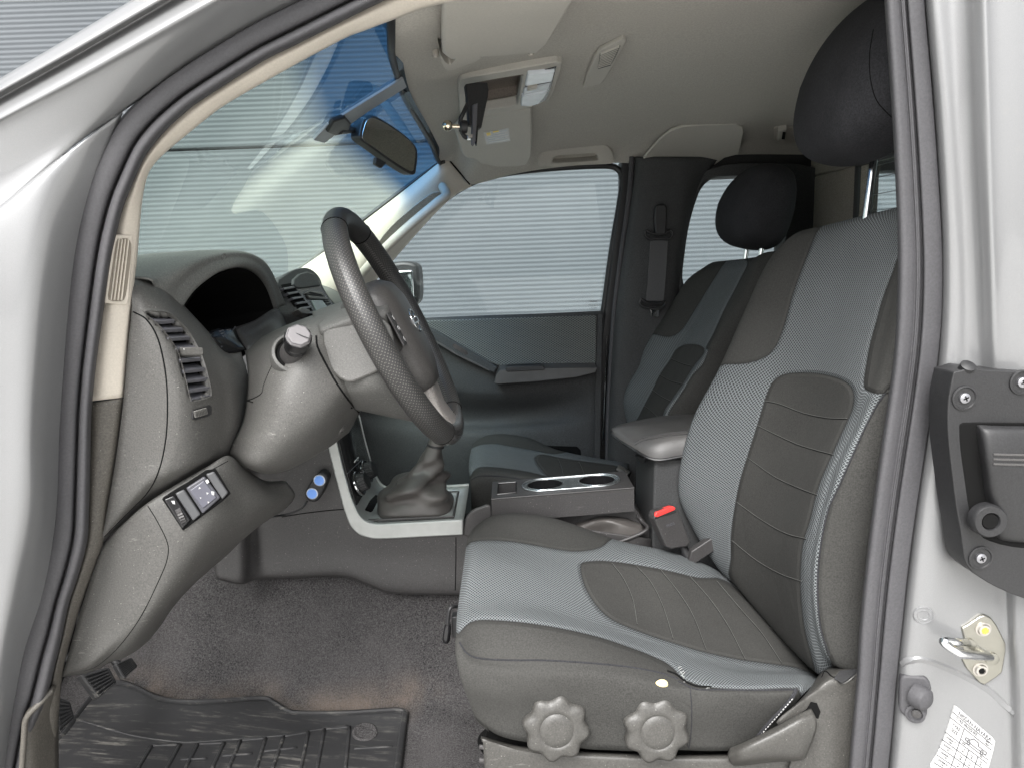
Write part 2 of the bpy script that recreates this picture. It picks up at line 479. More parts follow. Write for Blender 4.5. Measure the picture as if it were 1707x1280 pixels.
def matrubber():
    m, nt, b = newmat('mat_rubber'); co = objco(nt)
    mp = nt.nodes.new('ShaderNodeMapping'); mp.inputs['Scale'].default_value = (4, 60, 20); nt.links.new(co, mp.inputs[0])
    s = noisen(nt, mp.outputs[0], 1.6, 6, 0.75); g = noisen(nt, co, 12, 5, 0.7)
    k = mathn(nt, 'MULTIPLY', ramp(nt, s, [(0.52, 0), (0.66, 1)]), ramp(nt, g, [(0.42, 0), (0.60, 1)]))
    base = mixc(nt, k, (0.022, 0.022, 0.023), (0.12, 0.115, 0.105))
    nt.links.new(base, b.inputs['Base Color']); nt.links.new(mathn(nt, 'MULTIPLY_ADD', g, 0.3, 0.42), b.inputs['Roughness']); b.inputs['Specular IOR Level'].default_value = 0.35
    nt.links.new(bump(nt, noisen(nt, co, 500, 2), 0.3, 0.0006), b.inputs['Normal']); return m
M['mat'] = matrubber()
def leather(name, col, rough=0.42, perf=False):
    m, nt, b = newmat(name); co = objco(nt)
    vo = nt.nodes.new('ShaderNodeTexVoronoi'); vo.inputs['Scale'].default_value = 520; nt.links.new(co, vo.inputs['Vector'])
    g = noisen(nt, co, 14, 4)
    base = mixc(nt, ramp(nt, g, [(0.3, 0), (0.7, 1)]), tuple(c * 0.8 for c in col), tuple(c * 1.25 for c in col))
    nrm = bump(nt, vo.outputs['Distance'], 0.35, 0.0008)
    if perf:
        uv = uvco(nt); sx = nt.nodes.new('ShaderNodeSeparateXYZ'); nt.links.new(uv, sx.inputs[0])
        at = nt.nodes.new('ShaderNodeAttribute'); at.attribute_name = 'perf'
        p = 0.0062
        a = mathn(nt, 'DIVIDE', mathn(nt, 'ADD', sx.outputs[0], sx.outputs[1]), p); c = mathn(nt, 'DIVIDE', mathn(nt, 'SUBTRACT', sx.outputs[0], sx.outputs[1]), p)
        fa = mathn(nt, 'SUBTRACT', mathn(nt, 'FRACT', a), 0.5); fc = mathn(nt, 'SUBTRACT', mathn(nt, 'FRACT', c), 0.5)
        r2 = mathn(nt, 'ADD', mathn(nt, 'MULTIPLY', fa, fa), mathn(nt, 'MULTIPLY', fc, fc))
        dot = mathn(nt, 'MULTIPLY', mathn(nt, 'LESS_THAN', r2, 0.042), at.outputs['Fac'])
        base = mixc(nt, mathn(nt, 'MULTIPLY', dot, 0.75), base, (0.13, 0.123, 0.112))
    nt.links.new(base, b.inputs['Base Color']); b.inputs['Roughness'].default_value = rough
    nt.links.new(nrm, b.inputs['Normal']); return m
M['leather'] = leather('black_leather', (0.022, 0.0215, 0.0215), 0.44, True)
M['leather_grey'] = leather('grey_leatherette', (0.058, 0.056, 0.055), 0.38)
M['gaiter'] = leather('gaiter_leather', (0.075, 0.069, 0.065), 0.42)

def fabric(name, light_a, light_b, dark, keys_dark, scale=1.0, tint=1.0):
    """seat cloth: light honeycomb weave, dark plain cloth where a signed distance attribute says so; seams on the borders"""
    m, nt, b = newmat(name); uv = uvco(nt); co = objco(nt)
    sx = nt.nodes.new('ShaderNodeSeparateXYZ'); nt.links.new(uv, sx.inputs[0])
    px, py = 0.0080 * scale, 0.0058 * scale
    wob = mathn(nt, 'MULTIPLY', mathn(nt, 'SUBTRACT', noisen(nt, co, 30, 2), 0.5), 0.35)
    a0 = mathn(nt, 'ADD', mathn(nt, 'DIVIDE', sx.outputs[0], px), wob); b0 = mathn(nt, 'DIVIDE', sx.outputs[1], py)
    s1 = mathn(nt, 'ABSOLUTE', mathn(nt, 'SINE', mathn(nt, 'MULTIPLY', mathn(nt, 'ADD', a0, b0), math.pi)))
    s2 = mathn(nt, 'ABSOLUTE', mathn(nt, 'SINE', mathn(nt, 'MULTIPLY', mathn(nt, 'SUBTRACT', a0, b0), math.pi)))
    cell = mathn(nt, 'MINIMUM', s1, s2)                      # 0 on threads, 1 in holes
    thread = ramp(nt, cell, [(0.25, 1), (0.50, 0)])
    lc = mixc(nt, thread, light_b, light_a)
    fz = noisen(nt, co, 420, 4, 0.8); blo = noisen(nt, co, 6, 4)
    dk = mixc(nt, ramp(nt, fz, [(0.3, 0), (0.7, 1)]), tuple(c * 0.55 for c in dark), tuple(c * 1.55 for c in dark))
    dk = mixc(nt, ramp(nt, blo, [(0.4, 0.0), (0.7, 0.3)]), dk, tuple(c * 1.5 for c in dark))
    isd = None; edge = None
    for k in keys_dark:
        at = nt.nodes.new('ShaderNodeAttribute'); at.attribute_name = k
        d = mathn(nt, 'MULTIPLY_ADD', at.outputs['Fac'], 1500.0, 0.5)
        d = mathn(nt, 'MINIMUM', mathn(nt, 'MAXIMUM', d, 0.0), 1.0)
        isd = d if isd is None else mathn(nt, 'MAXIMUM', isd, d)
        e = mathn(nt, 'ABSOLUTE', at.outputs['Fac']); edge = e if edge is None else mathn(nt, 'MINIMUM', edge, e)
    colr = mixc(nt, isd, lc, dk)
    sm = ramp(nt, mathn(nt, 'DIVIDE', edge, 0.006), [(0.0, 0), (0.25, 0.3), (1.0, 1)])
    colr = mixc(nt, mathn(nt, 'SUBTRACT', 1.0, ramp(nt, mathn(nt, 'DIVIDE', edge, 0.0022), [(0.3, 0.45), (1, 1)])), colr, tuple(c * 0.35 for c in dark))
    nt.links.new(colr, b.inputs['Base Color']); b.inputs['Roughness'].default_value = 0.9; b.inputs['Specular IOR Level'].default_value = 0.2
    b.inputs['Sheen Weight'].default_value = 0.0
    hgt = mathn(nt, 'MULTIPLY', thread, mathn(nt, 'SUBTRACT', 1.0, isd))
    n1 = bump(nt, hgt, 0.5, 0.0008); n2 = bump(nt, sm, 0.9, 0.0035, n1)
    wr = noisen(nt, co, 22, 3); n3 = bump(nt, wr, 0.3, 0.006, n2); n4 = bump(nt, fz, 0.25, 0.0007, n3)
    nt.links.new(n4, b.inputs['Normal']); return m
LA, LB, DK = (0.185, 0.198, 0.204), (0.034, 0.037, 0.039), (0.036, 0.0355, 0.0335)
M['cloth'] = fabric('seat_cloth', LA, LB, DK, ['d0', 'd1', 'd2', 'd3'])
M['headcloth'] = plastic('headrest_cloth', (0.028, 0.028, 0.031), 0.95, 900, 0.35, 0.25, 0, 0.2)
def doorcloth():
    m, nt, b = newmat('door_cloth'); co = objco(nt); sx = nt.nodes.new('ShaderNodeSeparateXYZ'); nt.links.new(co, sx.inputs[0])
    a0 = mathn(nt, 'DIVIDE', sx.outputs[0], 0.011); b0 = mathn(nt, 'DIVIDE', sx.outputs[2], 0.0075)
    s1 = mathn(nt, 'ABSOLUTE', mathn(nt, 'SINE', mathn(nt, 'MULTIPLY', mathn(nt, 'ADD', a0, b0), math.pi)))
    s2 = mathn(nt, 'ABSOLUTE', mathn(nt, 'SINE', mathn(nt, 'MULTIPLY', mathn(nt, 'SUBTRACT', a0, b0), math.pi)))
    th = ramp(nt, mathn(nt, 'MINIMUM', s1, s2), [(0.25, 1), (0.6, 0)])
    nt.links.new(mixc(nt, th, (0.040, 0.043, 0.042), (0.165, 0.172, 0.166)), b.inputs['Base Color']); b.inputs['Roughness'].default_value = 0.9
    nt.links.new(bump(nt, th, 0.5, 0.001), b.inputs['Normal']); return m
M['doorcloth'] = doorcloth()
def glass(name, tint, refl=0.06, rough=0.0, band=False, glare_veil=0.0):
    m = bpy.data.materials.new(name); m.use_nodes = True; nt = m.node_tree; nt.nodes.clear()
    out = nt.nodes.new('ShaderNodeOutputMaterial'); tr = nt.nodes.new('ShaderNodeBsdfTransparent'); gl = nt.nodes.new('ShaderNodeBsdfGlossy')
    gl.inputs['Roughness'].default_value = 0.02; gl.inputs['Color'].default_value = (0.9, 0.95, 0.95, 1)
    tr.inputs['Color'].default_value = col4(tint)
    fr = nt.nodes.new('ShaderNodeFresnel'); fr.inputs['IOR'].default_value = 1.5
    fac = mathn(nt, 'MULTIPLY', fr.outputs[0], refl)
    mx = nt.nodes.new('ShaderNodeMixShader'); nt.links.new(fac, mx.inputs[0])
    first = tr.outputs[0]
    if glare_veil or band:
        df = nt.nodes.new('ShaderNodeBsdfTranslucent'); df.inputs['Color'].default_value = (0.8, 0.9, 0.86, 1)  # pale translucent layer mixed in to imitate veiling glare on the glass
        co = objco(nt)
        fm = nt.nodes.new('ShaderNodeMixShader'); n1 = noisen(nt, co, 5, 3)
        nt.links.new(mathn(nt, 'MULTIPLY', ramp(nt, n1, [(0.35, 0.75), (0.65, 1.15)]), glare_veil), fm.inputs[0])
        nt.links.new(tr.outputs[0], fm.inputs[1]); nt.links.new(df.outputs[0], fm.inputs[2]); first = fm.outputs[0]
    if band:
        sx = nt.nodes.new('ShaderNodeSeparateXYZ'); nt.links.new(uvco(nt), sx.inputs[0])
        k = ramp(nt, sx.outputs[1], [(0.165, 1.0), (0.235, 0.0)])
        nt.links.new(mixc(nt, k, tint, (0.08, 0.20, 0.38)), tr.inputs['Color'])
        nt.links.new(mixc(nt, k, (0.8, 0.9, 0.86), (0.05, 0.16, 0.35)), df.inputs['Color'])
    nt.links.new(first, mx.inputs[1]); nt.links.new(gl.outputs[0], mx.inputs[2]); nt.links.new(mx.outputs[0], out.inputs[0]); return m
M['shield'] = glass('windshield_glass', (0.72, 0.84, 0.79), 0.65, band=True, glare_veil=0.045)
M['window'] = glass('window_glass', (0.86, 0.94, 0.94), 0.7, glare_veil=0.03)
M['rearglass'] = glass('rear_glass', (0.30, 0.36, 0.35), 0.8, glare_veil=0.02)
def wallmat():
    m, nt, b = newmat('corrugated_steel'); co = objco(nt)
    g = noisen(nt, co, 1.4, 4)
    mp = nt.nodes.new('ShaderNodeMapping'); mp.inputs['Scale'].default_value = (1.2, 1, 9); nt.links.new(co, mp.inputs[0]); h = noisen(nt, mp.outputs[0], 1, 3)
    base = mixc(nt, ramp(nt, g, [(0.3, 0), (0.7, 1)]), (0.078, 0.087, 0.096), (0.090, 0.099, 0.108))
    base = mixc(nt, ramp(nt, h, [(0.5, 0), (0.75, 0.25)]), base, (0.073, 0.08, 0.09))
    nt.links.new(base, b.inputs['Base Color']); b.inputs['Roughness'].default_value = 0.65; b.inputs['Specular IOR Level'].default_value = 0.25; return m
M['wall'] = wallmat()
def concrete():
    m, nt, b = newmat('concrete'); co = objco(nt); g = noisen(nt, co, 0.8, 6, 0.6); f = noisen(nt, co, 60, 3)
    base = mixc(nt, ramp(nt, g, [(0.3, 0), (0.7, 1)]), (0.38, 0.375, 0.36), (0.50, 0.495, 0.475))
    nt.links.new(base, b.inputs['Base Color']); b.inputs['Roughness'].default_value = 0.9; nt.links.new(bump(nt, f, 0.3, 0.003), b.inputs['Normal']); return m
M['ground'] = concrete()
# ---------------------------------------------------------------- the setting
g = mk('ground', [(-60, -60, 0), (60, -60, 0), (60, 60, 0), (-60, 60, 0)], [(0, 1, 2, 3)], M['ground'], smooth=False); tag(g, kind='structure')
hall = empty('metal_hall', (0, 6.0, 0))
tag(hall, 'pale grey corrugated steel wall of a hall behind the truck', 'building')
def corrugated(name, z0, z1, x0, x1):
    pitch, amp = 0.0375, 0.0022; n = int((z1 - z0) / pitch * 8); vs = []; fs = []
    for i in range(n + 1):
        z = z0 + (z1 - z0) * i / n; y = 6.0 + amp * math.cos(2 * math.pi * (z - z0) / pitch)
        for x in (x0, x1): vs.append((x, y, z))
    for i in range(n): fs.append((2 * i, 2 * i + 1, 2 * i + 3, 2 * i + 2))
    vs += [(x0, 6.08, z0), (x1, 6.08, z0), (x0, 6.08, z1), (x1, 6.08, z1)]; k = len(vs) - 4
    fs.append((0, k, k + 1, 1)); fs.append((2 * n, 2 * n + 1, k + 3, k + 2))
    return mk(name, vs, fs, M['wall'], hall, angle=180)
corrugated('wall_panel', 0.10, 2.37, -9, 9)
corrugated('wall_panel', 2.395, 6.4, -9, 9)
MB().box((0, 6.12, 3.2), V((9.2, 0, 0)), V((0, 0.03, 0)), V((0, 0, 3.2))).obj('wall_backing', M['void'], hall, smooth=False)

# ---------------------------------------------------------------- the truck
T = empty('pickup_truck', (0, 1.62, 0.0))
tag(T, 'silver pickup truck with its driver door open, grey cloth cab interior', 'pickup truck')

# windshield --------------------------------------------------------
H0 = [(-0.14, 0.98, 1.735), (-0.19, 1.3, 1.745), (-0.215, 1.6, 1.745), (-0.212, 1.9, 1.735), (-0.20, 2.22, 1.70)]
def sh(P, dx, dz): return [V((a + dx, b, c + dz)) for a, b, c in P]
ws_rows = [sh(H0, 0.02, 0.015), sh(H0, -0.32, -0.232), sh(H0, -0.68, -0.54)]
for r, q in ((1, 0.03), (2, 0.05)):
    for i, k in enumerate((0, 1, 1.3, 1, 0)): ws_rows[r][i].x -= q * k
for r, p in zip(ws_rows, ((-0.13, 0.965, 1.775), (-0.455, 0.965, 1.590), (-0.82, 0.965, 1.335))): r[0] = V(p)
shield = patch('windshield', ws_rows, M['shield'], T, nu=14, nv=6, solid=0.0, double=True)
# uv v is metric: rescale to 0..1 from header to cowl
ul = shield.data.uv_layers['UVMap']; mx = max(l.uv.y for l in ul.data)
for l in ul.data: l.uv = (l.uv.x, l.uv.y / mx)
S_ws = surf_of(shield)

# headliner ---------------------------------------------------------
fe = [(738, 268, 2.22), (760, 300, 2.27), (783, 309, 2.28), (861, 290, 2.28), (935, 279, 2.28), (1030, 272, 2.28), (1103, 278, 2.28), (1130, 283, 2.28), (1178, 280, 2.28), (1208, 265, 2.28), (1240, 261, 2.28), (1335, 261, 2.28), (1430, 262, 2.28), (1520, 262, 2.28)]
fe = [W(*p) for p in fe]
rows = [fe]
prof = [(2.20, 0.035, .8), (2.05, 0.062, .5), (1.85, 0.080, .25), (1.6, 0.092, 0), (1.3, 0.100, 0), (1.12, 0.098, 0), (1.01, 0.085, 0), (0.94, 0.07, 0)]
xs_front = {2.20: -0.20, 2.05: -0.205, 1.85: -0.212, 1.6: -0.215, 1.3: -0.19, 1.12: -0.165, 1.01: -0.145, 0.94: -0.13}
nfe = len(fe)
for Y, dz, w in prof:
    r = []
    for i, p in enumerate(fe):
        s = i / (nfe - 1)
        x = xs_front[Y] + (1.22 - xs_front[Y]) * s
        x = x * (1 - w) + (p.x if i else x) * w
        zedge = 1.705 * (1 - w) + p.z * w * 1.0 if i > 1 else 1.705
        frontdrop = max(0, 1 - i / 4.0) ** 2 * (0.035 + max(0, 1.5 - Y) * 0.09)
        reardrop = max(0, (s - 0.75) / 0.25) ** 2 * 0.03
        r.append(V((x, Y, zedge + dz - frontdrop * (1 if Y > 1.05 else .4) - reardrop)))
    rows.append(r)
liner = patch('headliner', rows, M['liner'], T, nu=9, nv=12)
S_li = surf_of(liner)
tube('header_gasket', [V(p) + V((0.004, 0, -0.004)) for p in cr([r[0] for r in rows], 6)], 0.0065, M['black'], liner)
def LP(px, py): return S_li.hit(px, py)

# near sun visor
def visor(name, out, thick=0.016, lab=None, off=0.012, cy=None):
    cx = sum(p[0] for p in out) / len(out); cy = cy if cy else sum(p[1] for p in out) / len(out)
    p, n = fitpl(S_li, [q for q in out if q[1] > 2][:12])
    o = slab(name, out, (p, n), off + thick, M['visor'], T, d=-off, bevel=0.006, seg=3)
    if lab: o['label'] = lab
    return o, (p, n)
M['visor'] = plastic('visor_vinyl', (0.42, 0.40, 0.36), 0.7, 1000, 0.25, 0.04, gc=0.25)
v1, pl = visor('sun_visor', [(737, 60), (739, 0), (742, -60), (980, -60), (957, 0), (930, 48), (915, 74), (896, 90), (830, 95), (775, 98), (750, 101), (738, 92)])
slab('visor_arm', [(734, 92), (740, 112), (752, 118), (775, 110), (800, 100), (796, 93), (764, 96), (752, 108), (742, 104)], pl, 0.028, M['visor'], v1, n=3, bevel=0.003)
lathe(MB(), LP(726, 84)[0], V((0, -.3, -1)), [(0.006, 0), (0.006, 0.01), (0.003, 0.014)], 12).obj('visor_clip', M['grab'], v1)
lathe(MB(), LP(884, 64)[0], V((0, -.3, -1)), [(0.006, 0), (0.006, 0.03), (0.003, 0.034)], 12).obj('visor_clip', M['grab'], v1)
# far visor
v2, pl2 = visor('sun_visor', [(757, 215), (764, 240), (770, 258), (776, 264), (790, 266), (801, 274), (829, 279), (860, 279), (878, 276), (886, 263), (887, 230), (886, 181), (850, 185), (768, 202)], off=0.010)
def vcard():
    o = slab('warning_card', quad((806, 222), (848, 214), (851, 236), (811, 242)), pl2, 0.0268, M['label_white'], v2, d=0, bevel=0)
    mb = MB()
    for k in range(5):
        q = quad((806, 222), (848, 214), (851, 236), (811, 242), 0.08 if k > 1 else 0.30, 0.92 - 0.1 * (k % 2), 0.12 + 0.17 * k, 0.18 + 0.17 * k)
        fr, bk = slab_geo(q, pl2, 0.0276, 0); mb.prism(fr, [p - pl2[1] * 0.0005 for p in fr])
    mb.obj('card_print', M['lens2'], v2, smooth=False)
    for q in ((0.10, 0.26, 0.08, 0.3), (0.36, 0.6, 0.05, 0.14)):
        fr, bk = slab_geo(quad((806, 222), (848, 214), (851, 236), (811, 242), *q), pl2, 0.0279, 0)
        MB().prism(fr, [p - pl2[1] * 0.0005 for p in fr]).obj('card_symbol', M['yellow'], v2, smooth=False)
vcard()
# overhead console
oco = [(764, 140), (768, 133), (780, 130), (850, 118), (928, 104), (937, 106), (936, 116), (921, 158), (915, 168), (884, 180), (830, 190), (776, 201), (769, 198), (766, 180)]
def ringprism(name, outer, inner, pl, h, d, mat, parent, **k):
    """ring between two pixel outlines of equal length"""
    fo, bo = slab_geo(outer, pl, h, d); fi, bi = slab_geo(inner, pl, h, d); n = len(outer); vs = fo + fi + bo + bi; fs = []
    for i in range(n):
        j = (i + 1) % n
        fs += [(i, j, n + j, n + i), (2 * n + i, 3 * n + i, 3 * n + j, 2 * n + j), (i, 2 * n + i, 2 * n + j, j), (n + i, n + j, 3 * n + j, 3 * n + i)]
    return mk(name, vs, fs, mat, parent, **k)
opl = fitpl(S_li, oco)
oin = [(776, 146), (778, 142), (786, 140), (835, 131), (866, 126), (873, 126), (872, 130), (864, 172), (862, 176), (840, 180), (800, 187), (782, 190), (778, 186), (776, 170)]
oc = ringprism('overhead_console', oco, oin, opl, 0.012, 0.012, M['visor'], T, bevel=0.003)
# the open sunglasses bin: a recess with its walls
cut_patch(liner, [((x - 820) * 1.02 + 820, (y - 158) * 1.02 + 158) for x, y in oin])
fi, bi = slab_geo(oin, opl, 0.010, 0.0); n_ = len(oin)
dp = [p + V((0.0, 0.0, 0.045)) for p in fi]
mk('storage_bin', fi + dp, [(i, (i + 1) % n_, n_ + (i + 1) % n_, n_ + i) for i in range(n_)] + [tuple(range(n_, 2 * n_))], plastic('bin_plastic', (0.16, 0.135, 0.115), 0.6), oc, angle=30)
seg_ = [(879, 124), (928, 112), (918, 150), (910, 168), (892, 177), (869, 178)]
slab('map_lamp_bezel', seg_, opl, 0.0135, M['black_gloss'], oc)
for k, (q, m_) in enumerate(((((880, 125), (925, 121), (921, 137), (875, 145)), 'lens'), (((874, 149), (918, 141), (915, 151), (871, 159)), 'lens2'), (((870, 162), (913, 154), (905, 170), (890, 178)), 'lens'))):
    q = list(q); q = q if k < 2 else [(870, 162), (913, 154), (908, 164), (899, 174), (885, 178), (868, 178)]
    slab('map_lamp' if k != 1 else 'lamp_switch', q, opl, 0.020 if k != 1 else 0.017, M[m_], oc, bevel=0.003)
slab('lamp_button', [(880, 148), (896, 145), (895, 150), (879, 153)], opl, 0.020, M['grab'], oc)
# grab handle on the far roof rail
gp, gn = LP(960, 262); gn = (gn * 0.3 + V((0, -1, -0.5))).normalized(); gpl = (gp, gn)
go_ = [(896, 279), (896, 268), (899, 259), (906, 251), (917, 246), (935, 243), (960, 240), (985, 238.5), (1002, 240), (1015, 246), (1022, 255), (1025, 266), (1024, 273), (1010, 275), (960, 277), (925, 279)]
gi_ = [(921, 272), (922, 268), (924, 264), (929, 262), (934, 261), (940, 260.5), (955, 259.5), (968, 258.5), (980, 257.5), (988, 257), (993, 258), (996, 262), (997, 267), (990, 269), (960, 271), (935, 272)]
ringprism('grab_handle', go_, gi_, gpl, 0.030, 0.004, M['grabroof'] if 'grabroof' in M else M['visor'], T, bevel=0.005, seg=3)
# rear side cover and coat hook
cpl = fitpl(S_li, [(1085, 262), (1100, 240), (1138, 220), (1180, 216), (1228, 215), (1230, 250), (1160, 272)])
slab('airbag_cover', [(1070, 268), (1085, 250), (1100, 233), (1118, 219), (1138, 212), (1180, 209), (1228, 208), (1238, 212), (1240, 222), (1236, 240), (1232, 258), (1208, 264), (1190, 277), (1160, 280), (1110, 277)], cpl, 0.006, M['visor'], T, bevel=0.003)
hp = fitpl(S_li, [(1290, 214), (1330, 214), (1330, 240), (1290, 240)])
hk = slab('coat_hook', [(1290, 214), (1296, 212), (1330, 214), (1330, 240), (1300, 240), (1290, 234)], hp, 0.004, M['grab'], T, bevel=0.002)
slab('hook_tab', [(1297, 219), (1312, 217), (1310, 236), (1296, 236)], hp, 0.016, M['visor'], hk, bevel=0.003)
slab('hook_slot', [(1305, 222), (1310, 222), (1308, 233), (1303, 233)], hp, 0.0185, M['void'], hk, bevel=0.0)
# roof speaker grille
sp_ = fitpl(S_li, [(972, 147), (1000, 85), (1044, 69), (1002, 141)], 0.003)
so = slab('microphone_panel', [(972, 147), (980, 122), (992, 95), (998, 86), (1038, 66), (1044, 69), (1034, 90), (1012, 128), (1002, 141)], sp_, 0.006, M['visor'], T, bevel=0.002)
slab('grille_recess', [(1000, 92), (1034, 78), (1026, 96), (1018, 110), (997, 116)], sp_, 0.0085, M['black'], so, bevel=0)
mb = MB()
for k in range(9):
    q = quad((1001, 92), (1033, 79), (1018, 110), (997, 116), 0.0, 1.0, k / 9 + 0.02, k / 9 + 0.05); fr, bk = slab_geo(q, sp_, 0.0100, 0.003); mb.prism(fr, bk)
mb.obj('grille_bars', M['visor'], so, smooth=False)

# far a-pillar trim with its handle ---------------------------------
ap = patch('pillar_trim', [
    [(470, 470, 2.16), (505, 444, 2.17), (570, 396, 2.19), (640, 344, 2.20), (700, 297, 2.21), (738, 267, 2.22), (748, 262, 2.23)],
    [(490, 490, 2.15), (525, 462, 2.15), (585, 418, 2.16), (655, 362, 2.18), (712, 312, 2.20), (748, 283, 2.22), (765, 287, 2.25)],
    [(520, 520, 2.16), (550, 494, 2.16), (605, 448, 2.17), (672, 386, 2.20), (727, 338, 2.23), (755, 322, 2.26), (784, 309, 2.28)],
    [(545, 545, 2.24), (578, 520, 2.24), (625, 470, 2.26), (684, 402, 2.28), (730, 352, 2.29), (760, 325, 2.30), (786, 310, 2.31)]], M['beige'], T, nu=6, nv=8, solid=0.004)
ap['label'] = 'far side windshield pillar trim'
S_ap = surf_of(ap)
tube('pillar_gasket', [W(*p) for p in c3([(470, 470, 2.165), (510, 441, 2.175), (570, 394, 2.19), (640, 342, 2.205), (700, 295, 2.215), (738, 265, 2.225)], 5)], 0.005, M['black'], ap)
tube('pillar_joint', [W(*p) for p in c3([(744, 262, 2.225), (762, 283, 2.235), (783, 308, 2.27)], 5)], 0.0025, M['void'], ap)
gh = tube('grab_handle', [W(*p) for p in c3([(600, 462, 2.17), (618, 440, 2.12), (652, 405, 2.09), (692, 369, 2.09), (728, 339, 2.10), (744, 326, 2.13), (738, 312, 2.21)], 6)], 0.014, M['grab'], T, n=12)
gh['label'] = 'grab handle on the far windshield pillar'
slab('handle_recess', [(625, 415), (650, 380), (690, 345), (722, 322), (738, 326), (700, 358), (655, 400)], S_ap.hit(680, 368), 0.0015, M['taupe_light'], ap, n=3, bevel=0.001)

# interior mirror ---------------------------------------------------
mp0, mn = planeof((618, 195, 1.60), (695, 249, 1.66), (608, 235, 1.60))
mn = V((0.78, -0.62, -0.06)).normalized(); mpl = (W(650, 240, 1.60), mn)
mo = c2([(606, 200), (612, 193), (622, 192), (645, 204), (675, 225), (692, 242), (697, 256), (695, 280), (692, 291), (682, 289), (655, 272), (625, 250), (602, 233), (600, 222)], 3, True)
rv = slab('rear_view_mirror', mo, mpl, 0.0, M['black'], T, d=0.030, bevel=0.008, seg=3)
inner = [(650 + (x - 650) * 0.91, 241 + (y - 241) * 0.89) for x, y in mo]
slab('mirror_glass', inner, mpl, 0.0015, M['mirror'], rv, bevel=0.0005)
slab('dip_switch', [(628, 262), (645, 272), (637, 281), (626, 274)], (mpl[0], mpl[1]), -0.004, M['black'], rv, d=0.015, bevel=0.002)
a_, an_ = S_ws.hit(560, 216)
mb = MB(); bp = W(604, 214, 1.63)
mb.tube([a_, a_.lerp(bp, 0.4), a_.lerp(bp, 0.75), bp], [(0.016, 0.010), (0.014, 0.009), (0.006, 0.006), (0.007, 0.007)], 12)
mb.obj('mirror_arm', M['black'], rv)
wpl = (a_, an_)
slab('sensor_strip', [(523, 234), (547, 208), (672, 131), (678, 146), (612, 188), (541, 239)], wpl, 0.004, simple('grey_strip', (0.22, 0.24, 0.26), 0.5), shield, d=0, bevel=0)
slab('mirror_foot', [(546, 222), (556, 204), (577, 197), (586, 208), (582, 218), (560, 228)], wpl, 0.010, M['black'], rv, d=0, bevel=0.003)
# ---------------------------------------------------------------- far side of the cab
# door trim panel
DY = 2.27
dp_ = patch('door_trim', [
    [(600, 538, DY + .03), (700, 533, DY + .03), (800, 529, DY + .03), (900, 526, DY + .03), (1003, 521, DY + .03)],
    [(600, 541, DY), (700, 536, DY), (800, 532, DY), (900, 529, DY), (1004, 525, DY)],
    [(600, 600, DY), (700, 600, DY), (800, 600, DY), (900, 600, DY), (1003, 600, DY)],
    [(600, 640, DY), (700, 640, DY), (800, 646, DY), (900, 642, DY), (1001, 628, DY)],
    [(600, 650, DY + .02), (700, 655, DY + .02), (800, 663, DY + .01), (900, 660, DY + .01), (1000, 640, DY + .0)],
    [(600, 668, DY + .045), (700, 675, DY + .045), (800, 688, DY + .045), (900, 680, DY + .04), (1000, 665, DY + .0)],
    [(600, 690, DY + .045), (700, 700, DY + .045), (800, 706, DY + .045), (900, 700, DY + .035), (1000, 690, DY + .0)],
    [(600, 720, DY + .01), (700, 728, DY + .01), (800, 728, DY), (900, 722, DY), (1000, 715, DY)],
    [(600, 800, DY), (700, 800, DY), (800, 800, DY), (900, 800, DY), (999, 775, DY)],
    [(600, 870, DY + .02), (700, 870, DY + .02), (800, 860, DY + .02), (900, 830, DY + .02), (996, 800, DY + .03)]], M['door'], T, nu=6, nv=5, solid=0.02)
dp_['label'] = 'far side door trim in dark grey'
S_dt = surf_of(dp_)
dpl = (W(850, 570, DY), V((0, -1, 0)))
slab('cloth_insert', [(640, 538), (700, 535), (800, 532), (900, 529), (993, 526), (995, 530), (994, 606), (985, 608), (906, 609), (834, 611), (814, 604), (770, 581), (726, 556), (700, 540)], dpl, 0.010, M['doorcloth'], dp_, bevel=0.005, seg=3)
slab('insert_edge', [(997, 524), (1005, 524), (1001, 775), (990, 790), (992, 640)], dpl, 0.006, M['door'], dp_, bevel=0.003)
slab('handle_strip', [(700, 541), (714, 545), (770, 576), (812, 602), (829, 612), (824, 622), (812, 618), (760, 589), (716, 562), (700, 552)], dpl, 0.026, M['door'], dp_, bevel=0.004)
slab('handle_recess', [(754, 575), (758, 573), (778, 585), (780, 590), (776, 592), (756, 580)], dpl, 0.0268, M['black_gloss'], dp_, bevel=0)
slab('strip_line', [(716, 561), (760, 587), (815, 616), (816, 619), (760, 592), (716, 565)], dpl, 0.0275, M['leather_grey'], dp_, bevel=0.001)
mbv = MB(); ar = [(824, 638), (827, 625), (833, 611), (905, 608), (994, 607), (995, 614), (992, 621), (960, 629), (890, 636), (830, 640)]
fr, bk = slab_geo(ar, dpl, 0.055, 0.0); 
fr = [p + V((0, 0, -0.012)) if i in (2, 3, 4) else p for i, p in enumerate(fr)]
arm = MB().prism(fr, bk).obj('door_armrest', M['leather_grey'], dp_, bevel=0.006, seg=3)
slab('window_switch', [(842, 615), (846, 611), (902, 609), (907, 611), (908, 617), (845, 620)], dpl, 0.058, M['black'], dp_, bevel=0.002)
slab('door_pocket', [(895, 748), (900, 742), (962, 744), (968, 750), (969, 762), (930, 762)], dpl, 0.004, M['void'], dp_, bevel=0.001, d=0)

